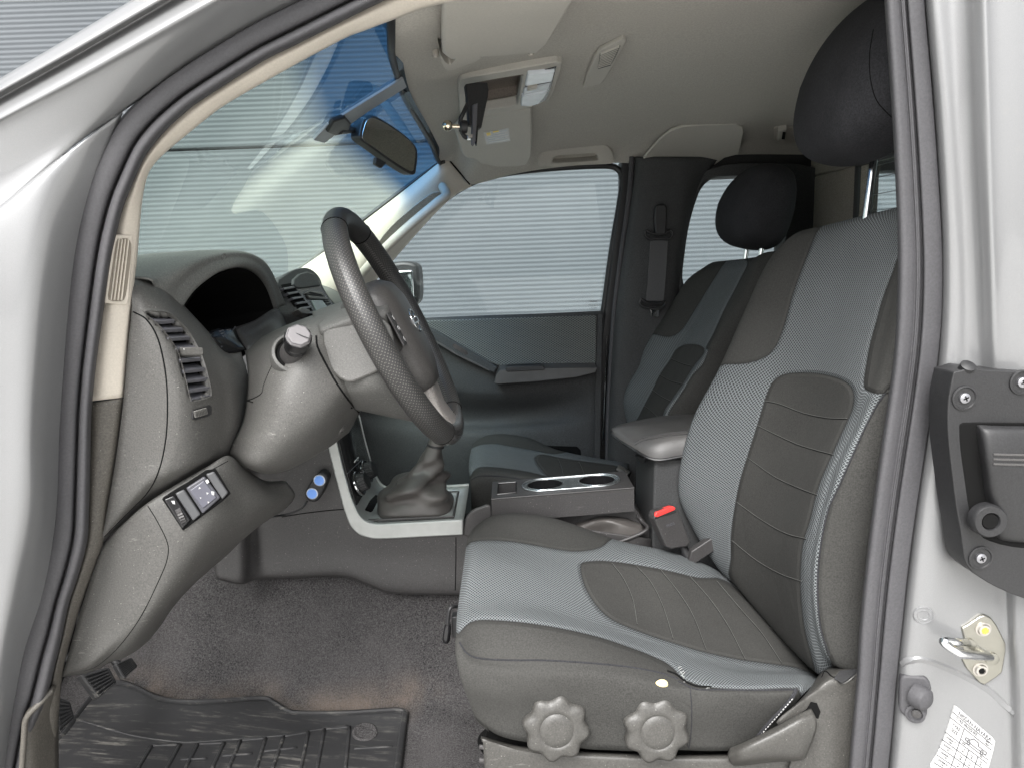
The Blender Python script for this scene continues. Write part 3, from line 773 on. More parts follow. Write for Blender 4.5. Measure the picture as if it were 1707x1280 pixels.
# door window and its frame
wo_ = [(560, 545), (600, 500), (640, 430), (690, 380), (733, 343), (758, 322), (783, 308), (812, 297), (861, 288), (935, 281), (1009, 279), (1026, 284), (1034, 297), (1034, 314), (1024, 368), (1014, 430), (1004, 511), (989, 523), (714, 538)]
wpn = MB(); fr = [W(x, y, 2.34) for x, y in [(540, 560), (600, 480), (640, 420), (733, 330), (812, 285), (935, 270), (1030, 270), (1044, 290), (1030, 420), (1012, 530), (714, 560)]]
wpn.add(fr, [tuple(range(len(fr)))])
win = wpn.obj('side_window', M['window'], T, smooth=False, double=True); win['label'] = 'far side door window'
mk_ = MB()
for (w_, x_, y_) in ((18, 993, 503), ):
    pass
wnpl = (W(900, 400, 2.34), V((0, -1, 0)))
mb = MB()
for k in range(5):
    q = [(983 + k * 2.7, 501.5), (985 + k * 2.7, 501.5), (985 + k * 2.7, 504), (983 + k * 2.7, 504)]; fr, bk = slab_geo(q, wnpl, 0.001, 0); mb.prism(fr, bk)
for r_, (a_0, a_1) in enumerate(((981, 999), (983, 997), (985, 995), (984, 992))):
    q = [(a_0, 507.5 + 3 * r_), (a_1, 507 + 3 * r_), (a_1, 507.6 + 3 * r_), (a_0, 508.1 + 3 * r_)]; fr, bk = slab_geo(q, wnpl, 0.001, 0); mb.prism(fr, bk)
mb.obj('glass_stamp', M['print'], win, smooth=False)
# window seal: a dark ring around the opening
sealpts = [W(x, y, 2.315) for x, y in c2([(640, 428), (690, 376), (733, 340), (760, 320), (785, 306), (812, 296), (861, 287), (935, 280), (1009, 277), (1030, 283), (1037, 297), (1037, 316), (1028, 368), (1018, 430), (1008, 505), (1003, 540), (1002, 600), (1001, 700), (999, 790)], 4)]
tube('window_seal', sealpts, 0.010, M['black'], win)
# door frame to the rear of the glass, the gap and the opening seal
fr_ = prism('door_frame', [(1036, 268), (1052, 268), (1046, 330), (1034, 430), (1022, 520), (1014, 600), (1010, 700), (1009, 800), (998, 800), (1003, 560), (1014, 480), (1026, 380), (1036, 316)], 2.30, 2.37, M['black'], T, bevel=0.004)
tube('door_seal', [W(*p) for p in c3([(1053, 262, 2.25), (1052, 290, 2.25), (1046, 350, 2.25), (1035, 430, 2.25), (1024, 520, 2.25), (1017, 620, 2.25), (1013, 720, 2.25), (1012, 820, 2.25)], 5)], 0.008, M['rubber'], T)['label'] = 'rubber door seal on the far side'
mb = MB(); mb.tube([W(*p) for p in c3([(1012, 560, 2.262), (1009, 640, 2.262), (1005, 740, 2.262)], 5)], 0.0022, 6)
mb.obj('seal_glint', M['chrome'], fr_)  # bright strip added as the specular line along the seal
# far b-pillar trim
bp_ = patch('pillar_trim', [
    [(1056, 262, 2.26), (1066, 262, 2.22), (1085, 262, 2.20), (1120, 262, 2.20), (1160, 262, 2.21), (1200, 262, 2.24)],
    [(1054, 300, 2.26), (1062, 300, 2.22), (1080, 300, 2.20), (1120, 300, 2.20), (1150, 300, 2.21), (1174, 300, 2.25)],
    [(1045, 370, 2.26), (1052, 370, 2.22), (1068, 370, 2.20), (1105, 370, 2.20), (1135, 370, 2.21), (1150, 370, 2.25)],
    [(1033, 450, 2.26), (1040, 450, 2.22), (1056, 450, 2.20), (1095, 450, 2.20), (1125, 450, 2.21), (1138, 450, 2.25)],
    [(1022, 540, 2.26), (1029, 540, 2.22), (1045, 540, 2.20), (1085, 540, 2.20), (1115, 540, 2.21), (1128, 540, 2.25)],
    [(1015, 640, 2.26), (1022, 640, 2.22), (1040, 640, 2.20), (1080, 640, 2.20), (1110, 640, 2.21), (1120, 640, 2.25)],
    [(1010, 760, 2.26), (1018, 760, 2.22), (1036, 760, 2.20), (1080, 760, 2.20), (1120, 760, 2.21), (1160, 760, 2.25)],
    [(1010, 860, 2.26), (1018, 860, 2.22), (1036, 860, 2.20), (1080, 860, 2.20), (1120, 860, 2.21), (1160, 860, 2.25)]], M['door'], T, nu=5, nv=4, solid=0.02)
bp_['label'] = 'far side door pillar trim'
bpl = (W(1095, 400, 2.20), V((0, -1, 0)))
# seat belt of the passenger
sb = slab('seat_belt', [(1085, 395), (1114, 395), (1112, 440), (1107, 502), (1077, 502), (1082, 440)], bpl, 0.012, plastic('belt_webbing', (0.075, 0.075, 0.078), 0.8, 1200), T, d=-0.008, bevel=0.001)
sb['label'] = 'black seat belt on the far pillar'
slab('belt_guide', [(1092, 345), (1097, 341), (1108, 341), (1112, 346), (1112, 372), (1110, 392), (1093, 392), (1091, 372)], bpl, 0.022, M['black'], sb, bevel=0.004)
for nm, cy in (('belt_ring', 391), ('belt_tongue', 505)):
    pts = [onplane(x, y, bpl[0] + bpl[1] * 0.018, bpl[1]) for x, y in c2([(1078, cy - 6), (1075, cy), (1082, cy + 8), (1098, cy + 7), (1114, cy + 8), (1121, cy), (1117, cy - 7), (1110, cy - 2), (1098, cy), (1086, cy - 2)] if nm == 'belt_ring' else [(1069, cy - 6), (1067, cy + 2), (1078, cy + 8), (1098, cy + 10), (1107, cy + 5), (1108, cy - 2), (1100, cy + 1), (1085, cy + 1), (1075, cy - 2)], 4, True)]
    tube(nm, pts, 0.0045, M['black'], sb, closed=True, n=8)
slab('tongue_blade', [(1084, 514), (1100, 515), (1098, 529), (1086, 528)], bpl, 0.014, M['chrome'], sb, d=-0.010, bevel=0.001)
# quarter window frame and glass
qo = [(1150, 520), (1132, 480), (1128, 420), (1138, 350), (1152, 305), (1176, 285), (1210, 274), (1252, 272), (1330, 274), (1360, 280), (1372, 300), (1372, 400), (1368, 520), (1250, 530)]
qi = [(1170, 500), (1137, 476), (1139, 419), (1148, 366), (1157, 333), (1168, 312), (1180, 300), (1196, 295), (1262, 292), (1290, 294), (1306, 310), (1312, 360), (1306, 470), (1240, 500)]
qf = ringprism('quarter_frame', qo, qi, (W(1200, 350, 2.25), V((0, -1, 0))), 0.01, 0.09, M['door'], T, bevel=0.006, seg=3)
tube('quarter_seal', [W(x, y, 2.275) for x, y in c2(qi, 4, True)], 0.005, M['black'], qf, closed=True)
qw = MB().add([W(x, y, 2.32) for x, y in [(1125, 520), (1125, 280), (1330, 280), (1330, 520)]], [(0, 1, 2, 3)]).obj('quarter_window', M['window'], T, smooth=False, double=True)
# dark panel over and behind the quarter window
prism('side_trim', [(1044, 258), (1110, 262), (1180, 262), (1208, 250), (1340, 246), (1500, 246), (1600, 240), (1600, 300), (1372, 300), (1360, 282), (1252, 274), (1180, 286), (1120, 290), (1052, 280)], 2.272, 2.35, M['black'], T, bevel=0.003)['label'] = 'black trim under the far roof rail'
prism('rear_pillar', [(1366, 240), (1384, 240), (1388, 300), (1386, 480), (1380, 800), (1100, 800), (1128, 520), (1200, 520), (1367, 470), (1372, 300)], 2.262, 2.36, M['door'], T, bevel=0.003)['label'] = 'rear corner trim of the far side'
# rear cab wall with its window: plane at X
XB = 0.95
rw = MB()
def bw(y0, y1, z0, z1, x=XB, t=0.03): rw.box(((x + t), (y0 + y1) / 2, (z0 + z1) / 2), V((t, 0, 0)), V((0, (y1 - y0) / 2, 0)), V((0, 0, (z1 - z0) / 2)))
bw(0.95, 2.3, 0.5, 1.30); bw(0.95, 2.3, 1.625, 1.83); bw(1.96, 2.3, 1.30, 1.625); bw(0.95, 1.2, 1.30, 1.625)
rw.obj('rear_cab_wall', M['taupe_light'], T, bevel=0.006)
tube('rear_window_seal', [V((XB - 0.004, y, z)) for y, z in c2([(1.96, 1.30), (1.96, 1.625), (1.2, 1.625), (1.2, 1.30)], 1, True)], 0.009, M['black'], T, closed=True)
rg = MB().add([(XB + 0.02, 1.2, 1.30), (XB + 0.02, 1.96, 1.30), (XB + 0.02, 1.96, 1.625), (XB + 0.02, 1.2, 1.625)], [(0, 1, 2, 3)]).obj('rear_window', M['rearglass'], T, smooth=False, double=True)
mb = MB()
for k in range(7): z = 1.33 + k * 0.042; mb.box((XB + 0.018, 1.61, z), V((0.0006, 0, 0)), V((0, 0.40, 0)), V((0, 0, 0.0006)))
mb.obj('heater_lines', M['print'], rg, smooth=False)
# outside mirror on the far door
om = prism('side_mirror', c2([(640, 450), (650, 440), (672, 436), (692, 440), (698, 452), (700, 490), (696, 506), (685, 512), (660, 505), (640, 480)], 3, True), 2.50, 2.62, M['black'], T, bevel=0.012, seg=3)
MB().box(W(668, 478, 2.47), V((0.045, 0.0, 0)), V((0.0, 0.012, 0)), V((0, 0, 0.055))).obj('mirror_glass', M['mirror'], om, bevel=0.006)
tube('mirror_foot', [W(692, 512, 2.5), W(680, 525, 2.42), W(672, 545, 2.36)], 0.016, M['paint'], om)

# outer skin so that daylight only comes in by the glass and the open door
sk = MB()
roof = []
for i in range(13):
    y = 0.93 + (2.36 - 0.93) * i / 12; t = (i / 12 - 0.5) * 2; z = 1.875 - 0.06 * t * t - (0.03 if abs(t) > 0.95 else 0)
    roof.append((y, z))
vs = []; fs = []
for x, dz in ((-0.20, -0.055), (0.0, 0), (0.6, 0.012), (1.25, -0.01), (1.30, -0.06)):
    for y, z in roof: vs.append((x, y, z + dz))
for i in range(4):
    for j in range(12): a = i * 13 + j; fs.append((a, a + 1, a + 14, a + 13))
roofo = mk('roof', vs, fs, M['paint'], T, solid=0.012)
sk.box((0.15, 2.39, 0.76), V((1.15, 0, 0)), V((0, 0.015, 0)), V((0, 0, 0.42)))
sk.obj('outer_door_skin', M['paint'], T, bevel=0.01)['label'] = 'outer skin of the far side'
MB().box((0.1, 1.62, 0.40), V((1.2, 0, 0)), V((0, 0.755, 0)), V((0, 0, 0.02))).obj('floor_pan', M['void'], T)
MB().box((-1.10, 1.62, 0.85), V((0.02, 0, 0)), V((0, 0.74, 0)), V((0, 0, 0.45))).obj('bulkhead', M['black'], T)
# ---------------------------------------------------------------- dashboard
dash = patch('dashboard', [
    [(214, 470, .995), (236, 466, 1.03), (270, 476, 1.07), (303, 506, 1.115), (340, 545, 1.16), (372, 580, 1.20), (402, 585, 1.22)],
    [(220, 480, .985), (243, 480, 1.01), (275, 492, 1.05), (305, 518, 1.09), (344, 556, 1.13), (376, 590, 1.17), (404, 594, 1.20)],
    [(219, 520, .978), (242, 513, .983), (282, 528, 1.01), (322, 560, 1.055), (352, 590, 1.10), (385, 605, 1.14), (413, 624, 1.18)],
    [(213, 580, .975), (258, 575, .975), (296, 590, .992), (338, 615, 1.03), (370, 635, 1.08), (395, 650, 1.12), (415, 662, 1.18)],
    [(206, 665, .975), (278, 665, .975), (310, 670, .985), (345, 680, 1.02), (375, 690, 1.07), (398, 700, 1.11), (411, 702, 1.18)],
    [(193, 766, .975), (271, 752, .975), (305, 755, .985), (335, 755, 1.01), (362, 755, 1.055), (382, 752, 1.10), (400, 740, 1.16)],
    [(172, 888, .975), (243, 812, .975), (275, 798, .982), (305, 788, 1.00), (335, 776, 1.035), (360, 767, 1.075), (382, 760, 1.12)],
    [(174, 900, 1.02), (245, 838, 1.02), (278, 822, 1.04), (308, 805, 1.07), (338, 790, 1.10), (362, 777, 1.13), (384, 767, 1.16)]], M['dash'], T, nu=8, nv=8, solid=0.01)
S_da = surf_of(dash)
seam('panel_joint', [(222, 520), (244, 533), (262, 562), (274, 610), (279, 664), (277, 725), (266, 780), (246, 820), (205, 862), (174, 894)], S_da, 0.0012, M['void'], dash, off=-0.0004)
# the textured end cap
# driver's side air vent
vo_o = [(241, 521), (262, 520), (281, 523), (300, 538), (318, 560), (336, 595), (347, 632), (351, 655), (347, 662), (322, 669), (317, 665), (312, 645), (304, 612), (294, 583), (279, 560), (262, 540)]
vo_o = c2(vo_o, 3, True)
P_ = [S_da.hit(*q) for q in vo_o]
vc = sum((p for p, n in P_), V()) / len(P_); vn = sum((n for p, n in P_), V()).normalized()
rim = [p + n * 0.001 for p, n in P_]
inr = [p + (vc - p).normalized() * 0.003 - vn * 0.004 for p in rim]
deep = [p - vn * 0.045 for p in inr]
n_ = len(rim)
# recess is built proud: a black bowl whose mouth sits on the skin, so the skin is cut first
shr = [((x - 297) * 0.93 + 297, (y - 597) * 0.95 + 597) for x, y in vo_o]
cut_patch(dash, shr)
outer_ = [S_da.hit((x - 297) * 1.10 + 297, (y - 597) * 1.06 + 597) for x, y in vo_o]
outer_ = [p + n * 0.0004 for p, n in outer_]; rim2 = [p + n * 0.0016 for p, n in P_]
mk('vent_rim', outer_ + rim2 + inr, [(i, (i + 1) % n_, n_ + (i + 1) % n_, n_ + i) for i in range(n_)] + [(n_ + i, n_ + (i + 1) % n_, 2 * n_ + (i + 1) % n_, 2 * n_ + i) for i in range(n_)], M['dash'], dash, angle=50)
mk('vent_duct', inr + deep, [(i, (i + 1) % n_, n_ + (i + 1) % n_, n_ + i) for i in range(n_)] + [tuple(range(n_, 2 * n_))], M['void'], dash)
mb = MB()
M['slat'] = simple('vent_slat', (0.085, 0.085, 0.095), 0.35)
sl = [((257, 534), (290, 532)), ((268, 548), (304, 546)), ((279, 562), (316, 560)), ((291, 580), (326, 577)), ((299, 598), (334, 595)), ((305, 616), (341, 612)), ((309, 632), (346, 628)), ((313, 648), (349, 643)), ((317, 663), (350, 656))]
for k, (a, b) in enumerate(sl):
    pa, na = S_da.hit(*a); pb, nb = S_da.hit(*b); m_ = (pa + pb) / 2 - vn * 0.006; dx = (pb - pa) / 2 * 1.0
    t = dx.normalized(); dd = (vn * 0.8 + V((0, 0, -0.5))).normalized(); up_ = t.cross(dd).normalized()
    mb.box(m_ - dd * 0.003, dx, dd * 0.010, up_ * 0.0026)
mb.obj('vent_slats', M['slat'], dash, bevel=0.0006)
pa, na = S_da.hit(311, 589)
mb = MB(); mb.box(pa + na * 0.004, V((0.014, 0.006, -0.001)), na * 0.006, V((0, 0, 0.006))); mb.obj('vent_tab', M['seatplast'], dash, bevel=0.002)
mb = MB(); mb.box(pa + na * 0.010 + V((-0.003, 0, 0.002)), V((0.009, 0.004, -0.001)), na * 0.002, V((0, 0, 0.0012))); mb.obj('vent_tab_mark', M['label_white'], dash)
pl = S_da.hit(337, 687)
slab('thumb_wheel_slot', [(322, 684), (328, 681), (350, 675), (353, 678), (353, 690), (346, 694), (325, 700), (322, 697)], pl, 0.0006, M['black'], dash, bevel=0)
M['wheelgrey'] = simple('wheel_grey', (0.22, 0.215, 0.20), 0.5)
tw = slab('thumb_wheel', [(325, 685), (345, 679), (347, 690), (327, 696)], pl, 0.003, M['wheelgrey'], dash, bevel=0.001)
mb = MB()
for k in range(8):
    q = quad((325, 685), (345, 679), (347, 690), (327, 696), k / 8 + 0.02, k / 8 + 0.07, 0.05, 0.95); fr, bk = slab_geo(q, pl, 0.0042, 0.001); mb.prism(fr, bk)
mb.obj('thumb_ribs', M['dash'], dash)

# dash top: instrument hood ------------------------------------------
inn = [(303, 514, 1.11), (327, 482, 1.14), (364, 455, 1.19), (400, 445, 1.25), (425, 453, 1.31), (445, 477, 1.37), (459, 516, 1.41)]
mid = [(286, 500, 1.08), (312, 466, 1.12), (352, 440, 1.18), (396, 430, 1.25), (430, 440, 1.32), (452, 468, 1.39), (467, 512, 1.43)]
cre = [(262, 482, 1.045), (296, 449, 1.10), (342, 426, 1.18), (390, 418, 1.26), (424, 426, 1.33), (447, 447, 1.40), (474, 508, 1.46)]
back = [V(W(*p)) + V((-0.07, 0, 0.002)) for p in cre]; back[0] = W(235, 462, 1.02)
b2 = [p + V((-0.13, 0, -0.010)) for p in back]; b3 = [p + V((-0.30, 0, -0.06)) for p in back]; b3[-1].z = b3[-2].z; b2[-1].z += 0.03
low = [W(p[0], p[1], p[2]) + V((-0.035, 0, -0.004)) for p in inn]
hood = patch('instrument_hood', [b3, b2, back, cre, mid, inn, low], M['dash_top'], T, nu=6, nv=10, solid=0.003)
S_ho = surf_of(hood)
for k, (x, y) in enumerate(((316, 472), (374, 430))):
    p, n = S_ho.hit(x, y); mb = MB(); lathe(mb, p - n * 0.001, n, [(0.0075, 0.0), (0.0075, 0.0014), (0.006, 0.0018), (0.004, 0.0006), (0.001, 0.0002)], 24); mb.obj('screw_cap', M['dash_top'], hood)
# black recess inside the hood
dd = V((-0.17, 0.0, -0.02))
il = [W(*p) for p in c3([(303, 514, 1.112), (327, 483, 1.142), (364, 456, 1.192), (400, 446, 1.25), (425, 454, 1.31), (445, 478, 1.37), (459, 516, 1.408)], 4)]
cI = W(385, 520, 1.26); il = [p.lerp(cI, 0.035) for p in il]
lowc = [W(*p) for p in c3([(459, 516, 1.408), (430, 548, 1.38), (409, 592, 1.33), (376, 595, 1.24), (344, 560, 1.17), (318, 530, 1.13), (303, 514, 1.112)], 4)][1:-1]
loop = il + lowc; n_ = len(loop)
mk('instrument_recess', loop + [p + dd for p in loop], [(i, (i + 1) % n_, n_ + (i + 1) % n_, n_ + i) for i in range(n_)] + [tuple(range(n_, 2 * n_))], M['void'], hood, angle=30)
# cluster lens and shroud floor
patch('cluster_shroud', [[(392, 546, 1.27), (425, 534, 1.33), (459, 514, 1.40), (474, 530, 1.43)], [(400, 563, 1.25), (430, 552, 1.31), (462, 534, 1.37), (478, 545, 1.40)], [(413, 584, 1.22), (440, 570, 1.26), (470, 555, 1.32), (482, 560, 1.36)]], M['dark'], T, nu=4, nv=4, solid=0.003)
cl = patch('instrument_cluster', [[(344, 556, 1.16), (362, 548, 1.20), (392, 545, 1.27)], [(358, 568, 1.16), (375, 562, 1.20), (400, 566, 1.25)], [(374, 592, 1.18), (395, 586, 1.20), (414, 582, 1.23)]], M['black_gloss'], T, nu=4, nv=4, solid=0.002)
S_cl = surf_of(cl)
mb = MB()
for a, b in (((366, 553), (372, 551)), ((368, 557), (374, 555)), ((371, 561), (377, 559)), ((378, 551), (384, 550)), ((366, 580), (370, 578))):
    seam_into(mb, [a, b], S_cl, 0.0012, n=2)
mb.obj('cluster_marks', M['slat'], cl)

# dash top centre and the body under it
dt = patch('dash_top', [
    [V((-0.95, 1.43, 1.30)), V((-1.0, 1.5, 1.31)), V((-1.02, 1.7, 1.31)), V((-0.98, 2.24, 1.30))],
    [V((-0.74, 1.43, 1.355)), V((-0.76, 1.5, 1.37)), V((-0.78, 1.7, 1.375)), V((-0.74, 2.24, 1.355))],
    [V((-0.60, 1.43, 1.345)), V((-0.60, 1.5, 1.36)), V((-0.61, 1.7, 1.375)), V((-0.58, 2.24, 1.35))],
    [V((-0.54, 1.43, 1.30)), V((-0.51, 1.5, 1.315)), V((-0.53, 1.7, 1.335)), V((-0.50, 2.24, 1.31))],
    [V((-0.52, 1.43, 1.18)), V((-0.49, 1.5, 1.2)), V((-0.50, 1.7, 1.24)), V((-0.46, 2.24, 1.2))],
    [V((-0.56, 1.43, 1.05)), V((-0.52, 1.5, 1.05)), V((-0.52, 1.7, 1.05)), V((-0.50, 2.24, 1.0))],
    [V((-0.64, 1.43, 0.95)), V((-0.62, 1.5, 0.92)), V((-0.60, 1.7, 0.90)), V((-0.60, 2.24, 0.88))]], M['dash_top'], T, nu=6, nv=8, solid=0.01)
dt['label'] = 'middle and far part of the dashboard'

# centre pod with vent and radio
pod = [(464, 470), (468, 463), (478, 456), (491, 449), (509, 446), (522, 451), (533, 463), (539, 479), (548, 494), (564, 514), (560, 530), (533, 540), (515, 536), (498, 520), (484, 496)]
ppl = planeof((478, 470, 1.50), (533, 468, 1.74), (520, 535, 1.53))
po = slab('centre_stack', c2(pod, 3, True), ppl, 0.0, M['door'], T, d=0.10, bevel=0.008, seg=3)
inner = [((x - 514) * 0.93 + 514, (y - 492) * 0.93 + 492) for x, y in pod]
slab('stack_face', [(489, 476), (490, 465), (500, 456), (512, 453), (524, 457), (531, 466), (537, 482), (548, 498), (560, 514), (552, 524), (532, 528), (526, 524)], ppl, 0.003, M['black_gloss'], po, bevel=0.001)
slab('stack_lid', [(489, 474), (490, 465), (500, 456), (512, 453), (524, 457), (531, 466), (535, 477), (520, 479), (505, 481), (496, 481)], ppl, 0.006, M['door'], po, bevel=0.003)
slab('vent_opening', [(469, 475), (487, 472), (497, 484), (510, 505), (524, 523), (520, 533), (504, 524), (491, 508), (480, 491)], ppl, 0.001, M['void'], po, bevel=0)
mb = MB()
for k in range(6):
    x, y = 472 + k * 7.2, 480 + k * 8.2; q = [(x, y), (x + 18, y - 3), (x + 20, y), (x + 2.5, y + 3.2)]; fr, bk = slab_geo(q, ppl, 0.005, 0.006); mb.prism(fr, bk)
mb.obj('vent_slats', M['slat'], po, bevel=0.0005)
slab('vent_tab', [(496, 516), (504, 512), (518, 517), (516, 524), (503, 523)], ppl, 0.014, M['seatplast'], po, bevel=0.002)
mb = MB()
for q in ([(509, 489), (516, 485), (538, 488), (543, 492), (541, 494), (514, 491)], [(512, 492), (546, 496), (549, 500), (517, 498)]):
    fr, bk = slab_geo(q, ppl, 0.007, 0.002); mb.prism(fr, bk)
mb.obj('radio_trim', M['seatplast'], po, bevel=0.001)
slab('disc_slot', [(514, 489), (517, 487), (536, 491), (537, 493)], ppl, 0.0075, M['void'], po, bevel=0)
slab('radio_display', [(520, 501), (537, 500), (551, 518), (533, 524)], ppl, 0.006, simple('display_grey', (0.17, 0.20, 0.20), 0.2), po, bevel=0.001)
mb = MB()
for k in range(4):
    q = quad((540, 500), (549, 500), (561, 514), (552, 518), 0.1, 0.9, k / 4 + 0.04, k / 4 + 0.19); fr, bk = slab_geo(q, ppl, 0.007, 0.002); mb.prism(fr, bk)
mb.obj('radio_keys', M['black'], po, bevel=0.001)

# steering column shroud and knee panel ------------------------------
sc = patch('steering_column', [
    [(405, 580, 1.30), (440, 560, 1.28), (475, 543, 1.26), (520, 526, 1.25), (560, 510, 1.26), (600, 498, 1.28)],
    [(409, 590, 1.20), (440, 575, 1.17), (475, 560, 1.15), (522, 540, 1.15), (565, 530, 1.17), (605, 520, 1.20)],
    [(413, 620, 1.155), (442, 608, 1.12), (478, 598, 1.10), (526, 580, 1.10), (575, 580, 1.14), (615, 580, 1.18)],
    [(412, 655, 1.14), (445, 648, 1.09), (482, 645, 1.07), (542, 640, 1.09), (585, 640, 1.12), (625, 640, 1.18)],
    [(405, 700, 1.12), (435, 700, 1.075), (480, 695, 1.06), (540, 688, 1.085), (582, 676, 1.14), (612, 668, 1.22)],
    [(388, 738, 1.10), (425, 745, 1.065), (470, 745, 1.065), (525, 730, 1.10), (565, 712, 1.16), (600, 688, 1.25)],
    [(382, 757, 1.11), (415, 778, 1.08), (450, 786, 1.095), (490, 777, 1.13), (545, 747, 1.19), (582, 720, 1.27)],
    [(386, 756, 1.2), (420, 780, 1.2), (455, 788, 1.2), (492, 776, 1.24), (545, 744, 1.3), (580, 715, 1.36)]], M['dash'], T, nu=7, nv=7, solid=0.004)
S_sc = surf_of(sc)
seam('shroud_joint', [(527, 560), (530, 580), (545, 610), (562, 640), (585, 672), (603, 692)], S_sc, 0.0022, M['void'], sc, off=-0.001)
seam('shroud_joint', [(461, 599), (452, 612), (440, 640), (436, 655), (422, 664), (410, 668)], S_sc, 0.0011, M['void'], sc, off=-0.0004)
p, n = S_sc.hit(570, 716); mb = MB(); lathe(mb, p, n, [(0.010, 0.0), (0.009, 0.002), (0.005, 0.0025), (0.0045, 0.0005)], 20); mb.obj('screw_cap', M['dash'], sc)
# stalk: bezel ring, cup, barrel
axs = (W(505, 540, 1.03) - W(492, 592, 1.115)).normalized()
c0 = W(491, 588, 1.105)
mb = MB(); lathe(mb, c0 - axs * 0.02, axs, [(0.036, 0.0), (0.036, 0.014), (0.034, 0.020), (0.030, 0.022), (0.028, 0.018), (0.0275, 0.004)], 40); mb.obj('stalk_bezel', M['cowl'], sc)
mb = MB(); lathe(mb, c0 - axs * 0.02, axs, [(0.0272, 0.0), (0.0272, 0.012), (0.026, 0.016), (0.020, 0.0162)], 32); mb.obj('stalk_cup', M['void'], sc)
st = MB(); lathe(st, c0 - axs * 0.005, axs, [(0.0225, 0.0), (0.021, 0.010), (0.015, 0.022), (0.014, 0.03)], 32); sto = st.obj('control_stalk', M['dark'], T); sto['label'] = 'light stalk end on the steering column'
st = MB(); lathe(st, c0 + axs * 0.016, axs, [(0.0155, 0.0), (0.018, 0.004), (0.018, 0.014), (0.0165, 0.016), (0.0165, 0.020), (0.0205, 0.023), (0.0205, 0.040), (0.0195, 0.043)], 14); st.obj('stalk_switch', M['black_gloss'], sto, bevel=0.001)
st = MB(); lathe(st, c0 + axs * 0.058, axs, [(0.0192, 0.0), (0.0198, 0.002), (0.0175, 0.005), (0.0165, 0.0058)], 8); st.obj('stalk_cap', simple('stalk_cap', (0.15, 0.143, 0.147), 0.5), sto, bevel=0.001)
x_, y_, z_ = frame_of(axs); mb = MB(); mb.box(c0 + axs * 0.0642, rt * 0.016 + up * -0.006, (rt * 0.35 + up) .normalized() * 0.0005, axs * 0.0006); mb.obj('stalk_mark', M['black'], sto)

# steering wheel -----------------------------------------------------
cw = patch('wheel_cowl', [
    [(520, 520, 1.26), (560, 506, 1.26), (600, 492, 1.26), (645, 484, 1.27)],
    [(524, 535, 1.19), (560, 519, 1.18), (600, 503, 1.18), (645, 495, 1.20)],
    [(531, 548, 1.125), (565, 536, 1.12), (600, 526, 1.12), (648, 518, 1.14)],
    [(538, 570, 1.125), (570, 560, 1.125), (605, 552, 1.125), (650, 550, 1.14)],
    [(548, 602, 1.125), (580, 596, 1.12), (610, 590, 1.12), (655, 585, 1.14)],
    [(560, 634, 1.115), (586, 632, 1.105), (620, 620, 1.10), (665, 610, 1.13)],
    [(580, 662, 1.13), (605, 660, 1.115), (645, 655, 1.115), (690, 655, 1.15)],
    [(592, 682, 1.18), (630, 690, 1.18), (670, 698, 1.18), (705, 704, 1.20)],
    [(596, 680, 1.26), (632, 686, 1.26), (672, 692, 1.26), (706, 698, 1.26)]], M['cowl'], T, nu=6, nv=6, solid=0.004)
cw['label'] = 'upper column cover behind the steering wheel'
slab('cowl_inset', c2([(537, 555), (560, 545), (600, 538), (640, 532), (655, 560), (655, 600), (635, 616), (600, 632), (578, 637), (555, 620), (543, 590)], 2, True), S_sc.hit(580, 590) if False else planeof((545, 560, 1.118), (640, 545, 1.118), (590, 625, 1.098)), 0.003, M['dash'], cw, bevel=0.003)

TH = math.radians(24.4)
wd = V((math.sin(TH), 0, -math.cos(TH))); wy = V((0, 1, 0)); wn_ = V((math.cos(TH), 0, math.sin(TH)))
WC = W(664, 546, 1.24); WR = 0.207
def wp(a, r=WR, h=0.0):   # a = 0 at the top, +pi/2 towards the passenger
    return WC + wd * (-math.cos(a) * r) + wy * (math.sin(a) * r) + wn_ * h
sw = empty('steering_wheel', WC, T)
def rim_part(name, a0, a1, ra, rb, mat, perf):
    n = 120; m = 20; pts = []; vs = []; uv = []; at = []
    for i in range(n + 1):
        a = a0 + (a1 - a0) * i / n
        c = wp(a); rad = (c - WC).normalized()
        for k in range(m + 1):
            t = 2 * math.pi * k / m
            vs.append(c + rad * (math.cos(t) * ra) + wn_ * (math.sin(t) * rb)); uv.append((a * WR, t * 0.021)); at.append(perf)
    fs = [(i * (m + 1) + k, i * (m + 1) + k + 1, (i + 1) * (m + 1) + k + 1, (i + 1) * (m + 1) + k) for i in range(n) for k in range(m)]
    return mk(name, vs, fs, mat, sw, uvs=uv, attrs={'perf': at})
A1, A2 = math.radians(28), math.radians(154)
r1 = rim_part('wheel_rim', math.radians(-28), math.radians(28), 0.0188, 0.0205, M['leather'], 0.0); r1['label'] = 'smooth top of the rim'
r2 = rim_part('wheel_rim', math.radians(28), math.radians(154), 0.0192, 0.0208, M['leather'], 1.0)
r3 = rim_part('wheel_rim', math.radians(-154), math.radians(-28), 0.0192, 0.0208, M['leather'], 1.0)
r4 = rim_part('rim_cover', math.radians(154), math.radians(206), 0.0187, 0.0203, simple('rim_gloss', (0.045, 0.043, 0.042), 0.22), 0.0)
for a in (28, -28, 154, -154):
    a = math.radians(a); c = wp(a); rad = (c - WC).normalized()
    tube('rim_joint', [c + rad * (math.cos(t) * 0.0193) + wn_ * (math.sin(t) * 0.0209) for t in [2 * math.pi * k / 24 for k in range(24)]], 0.0009, M['void'], sw, closed=True, n=6)
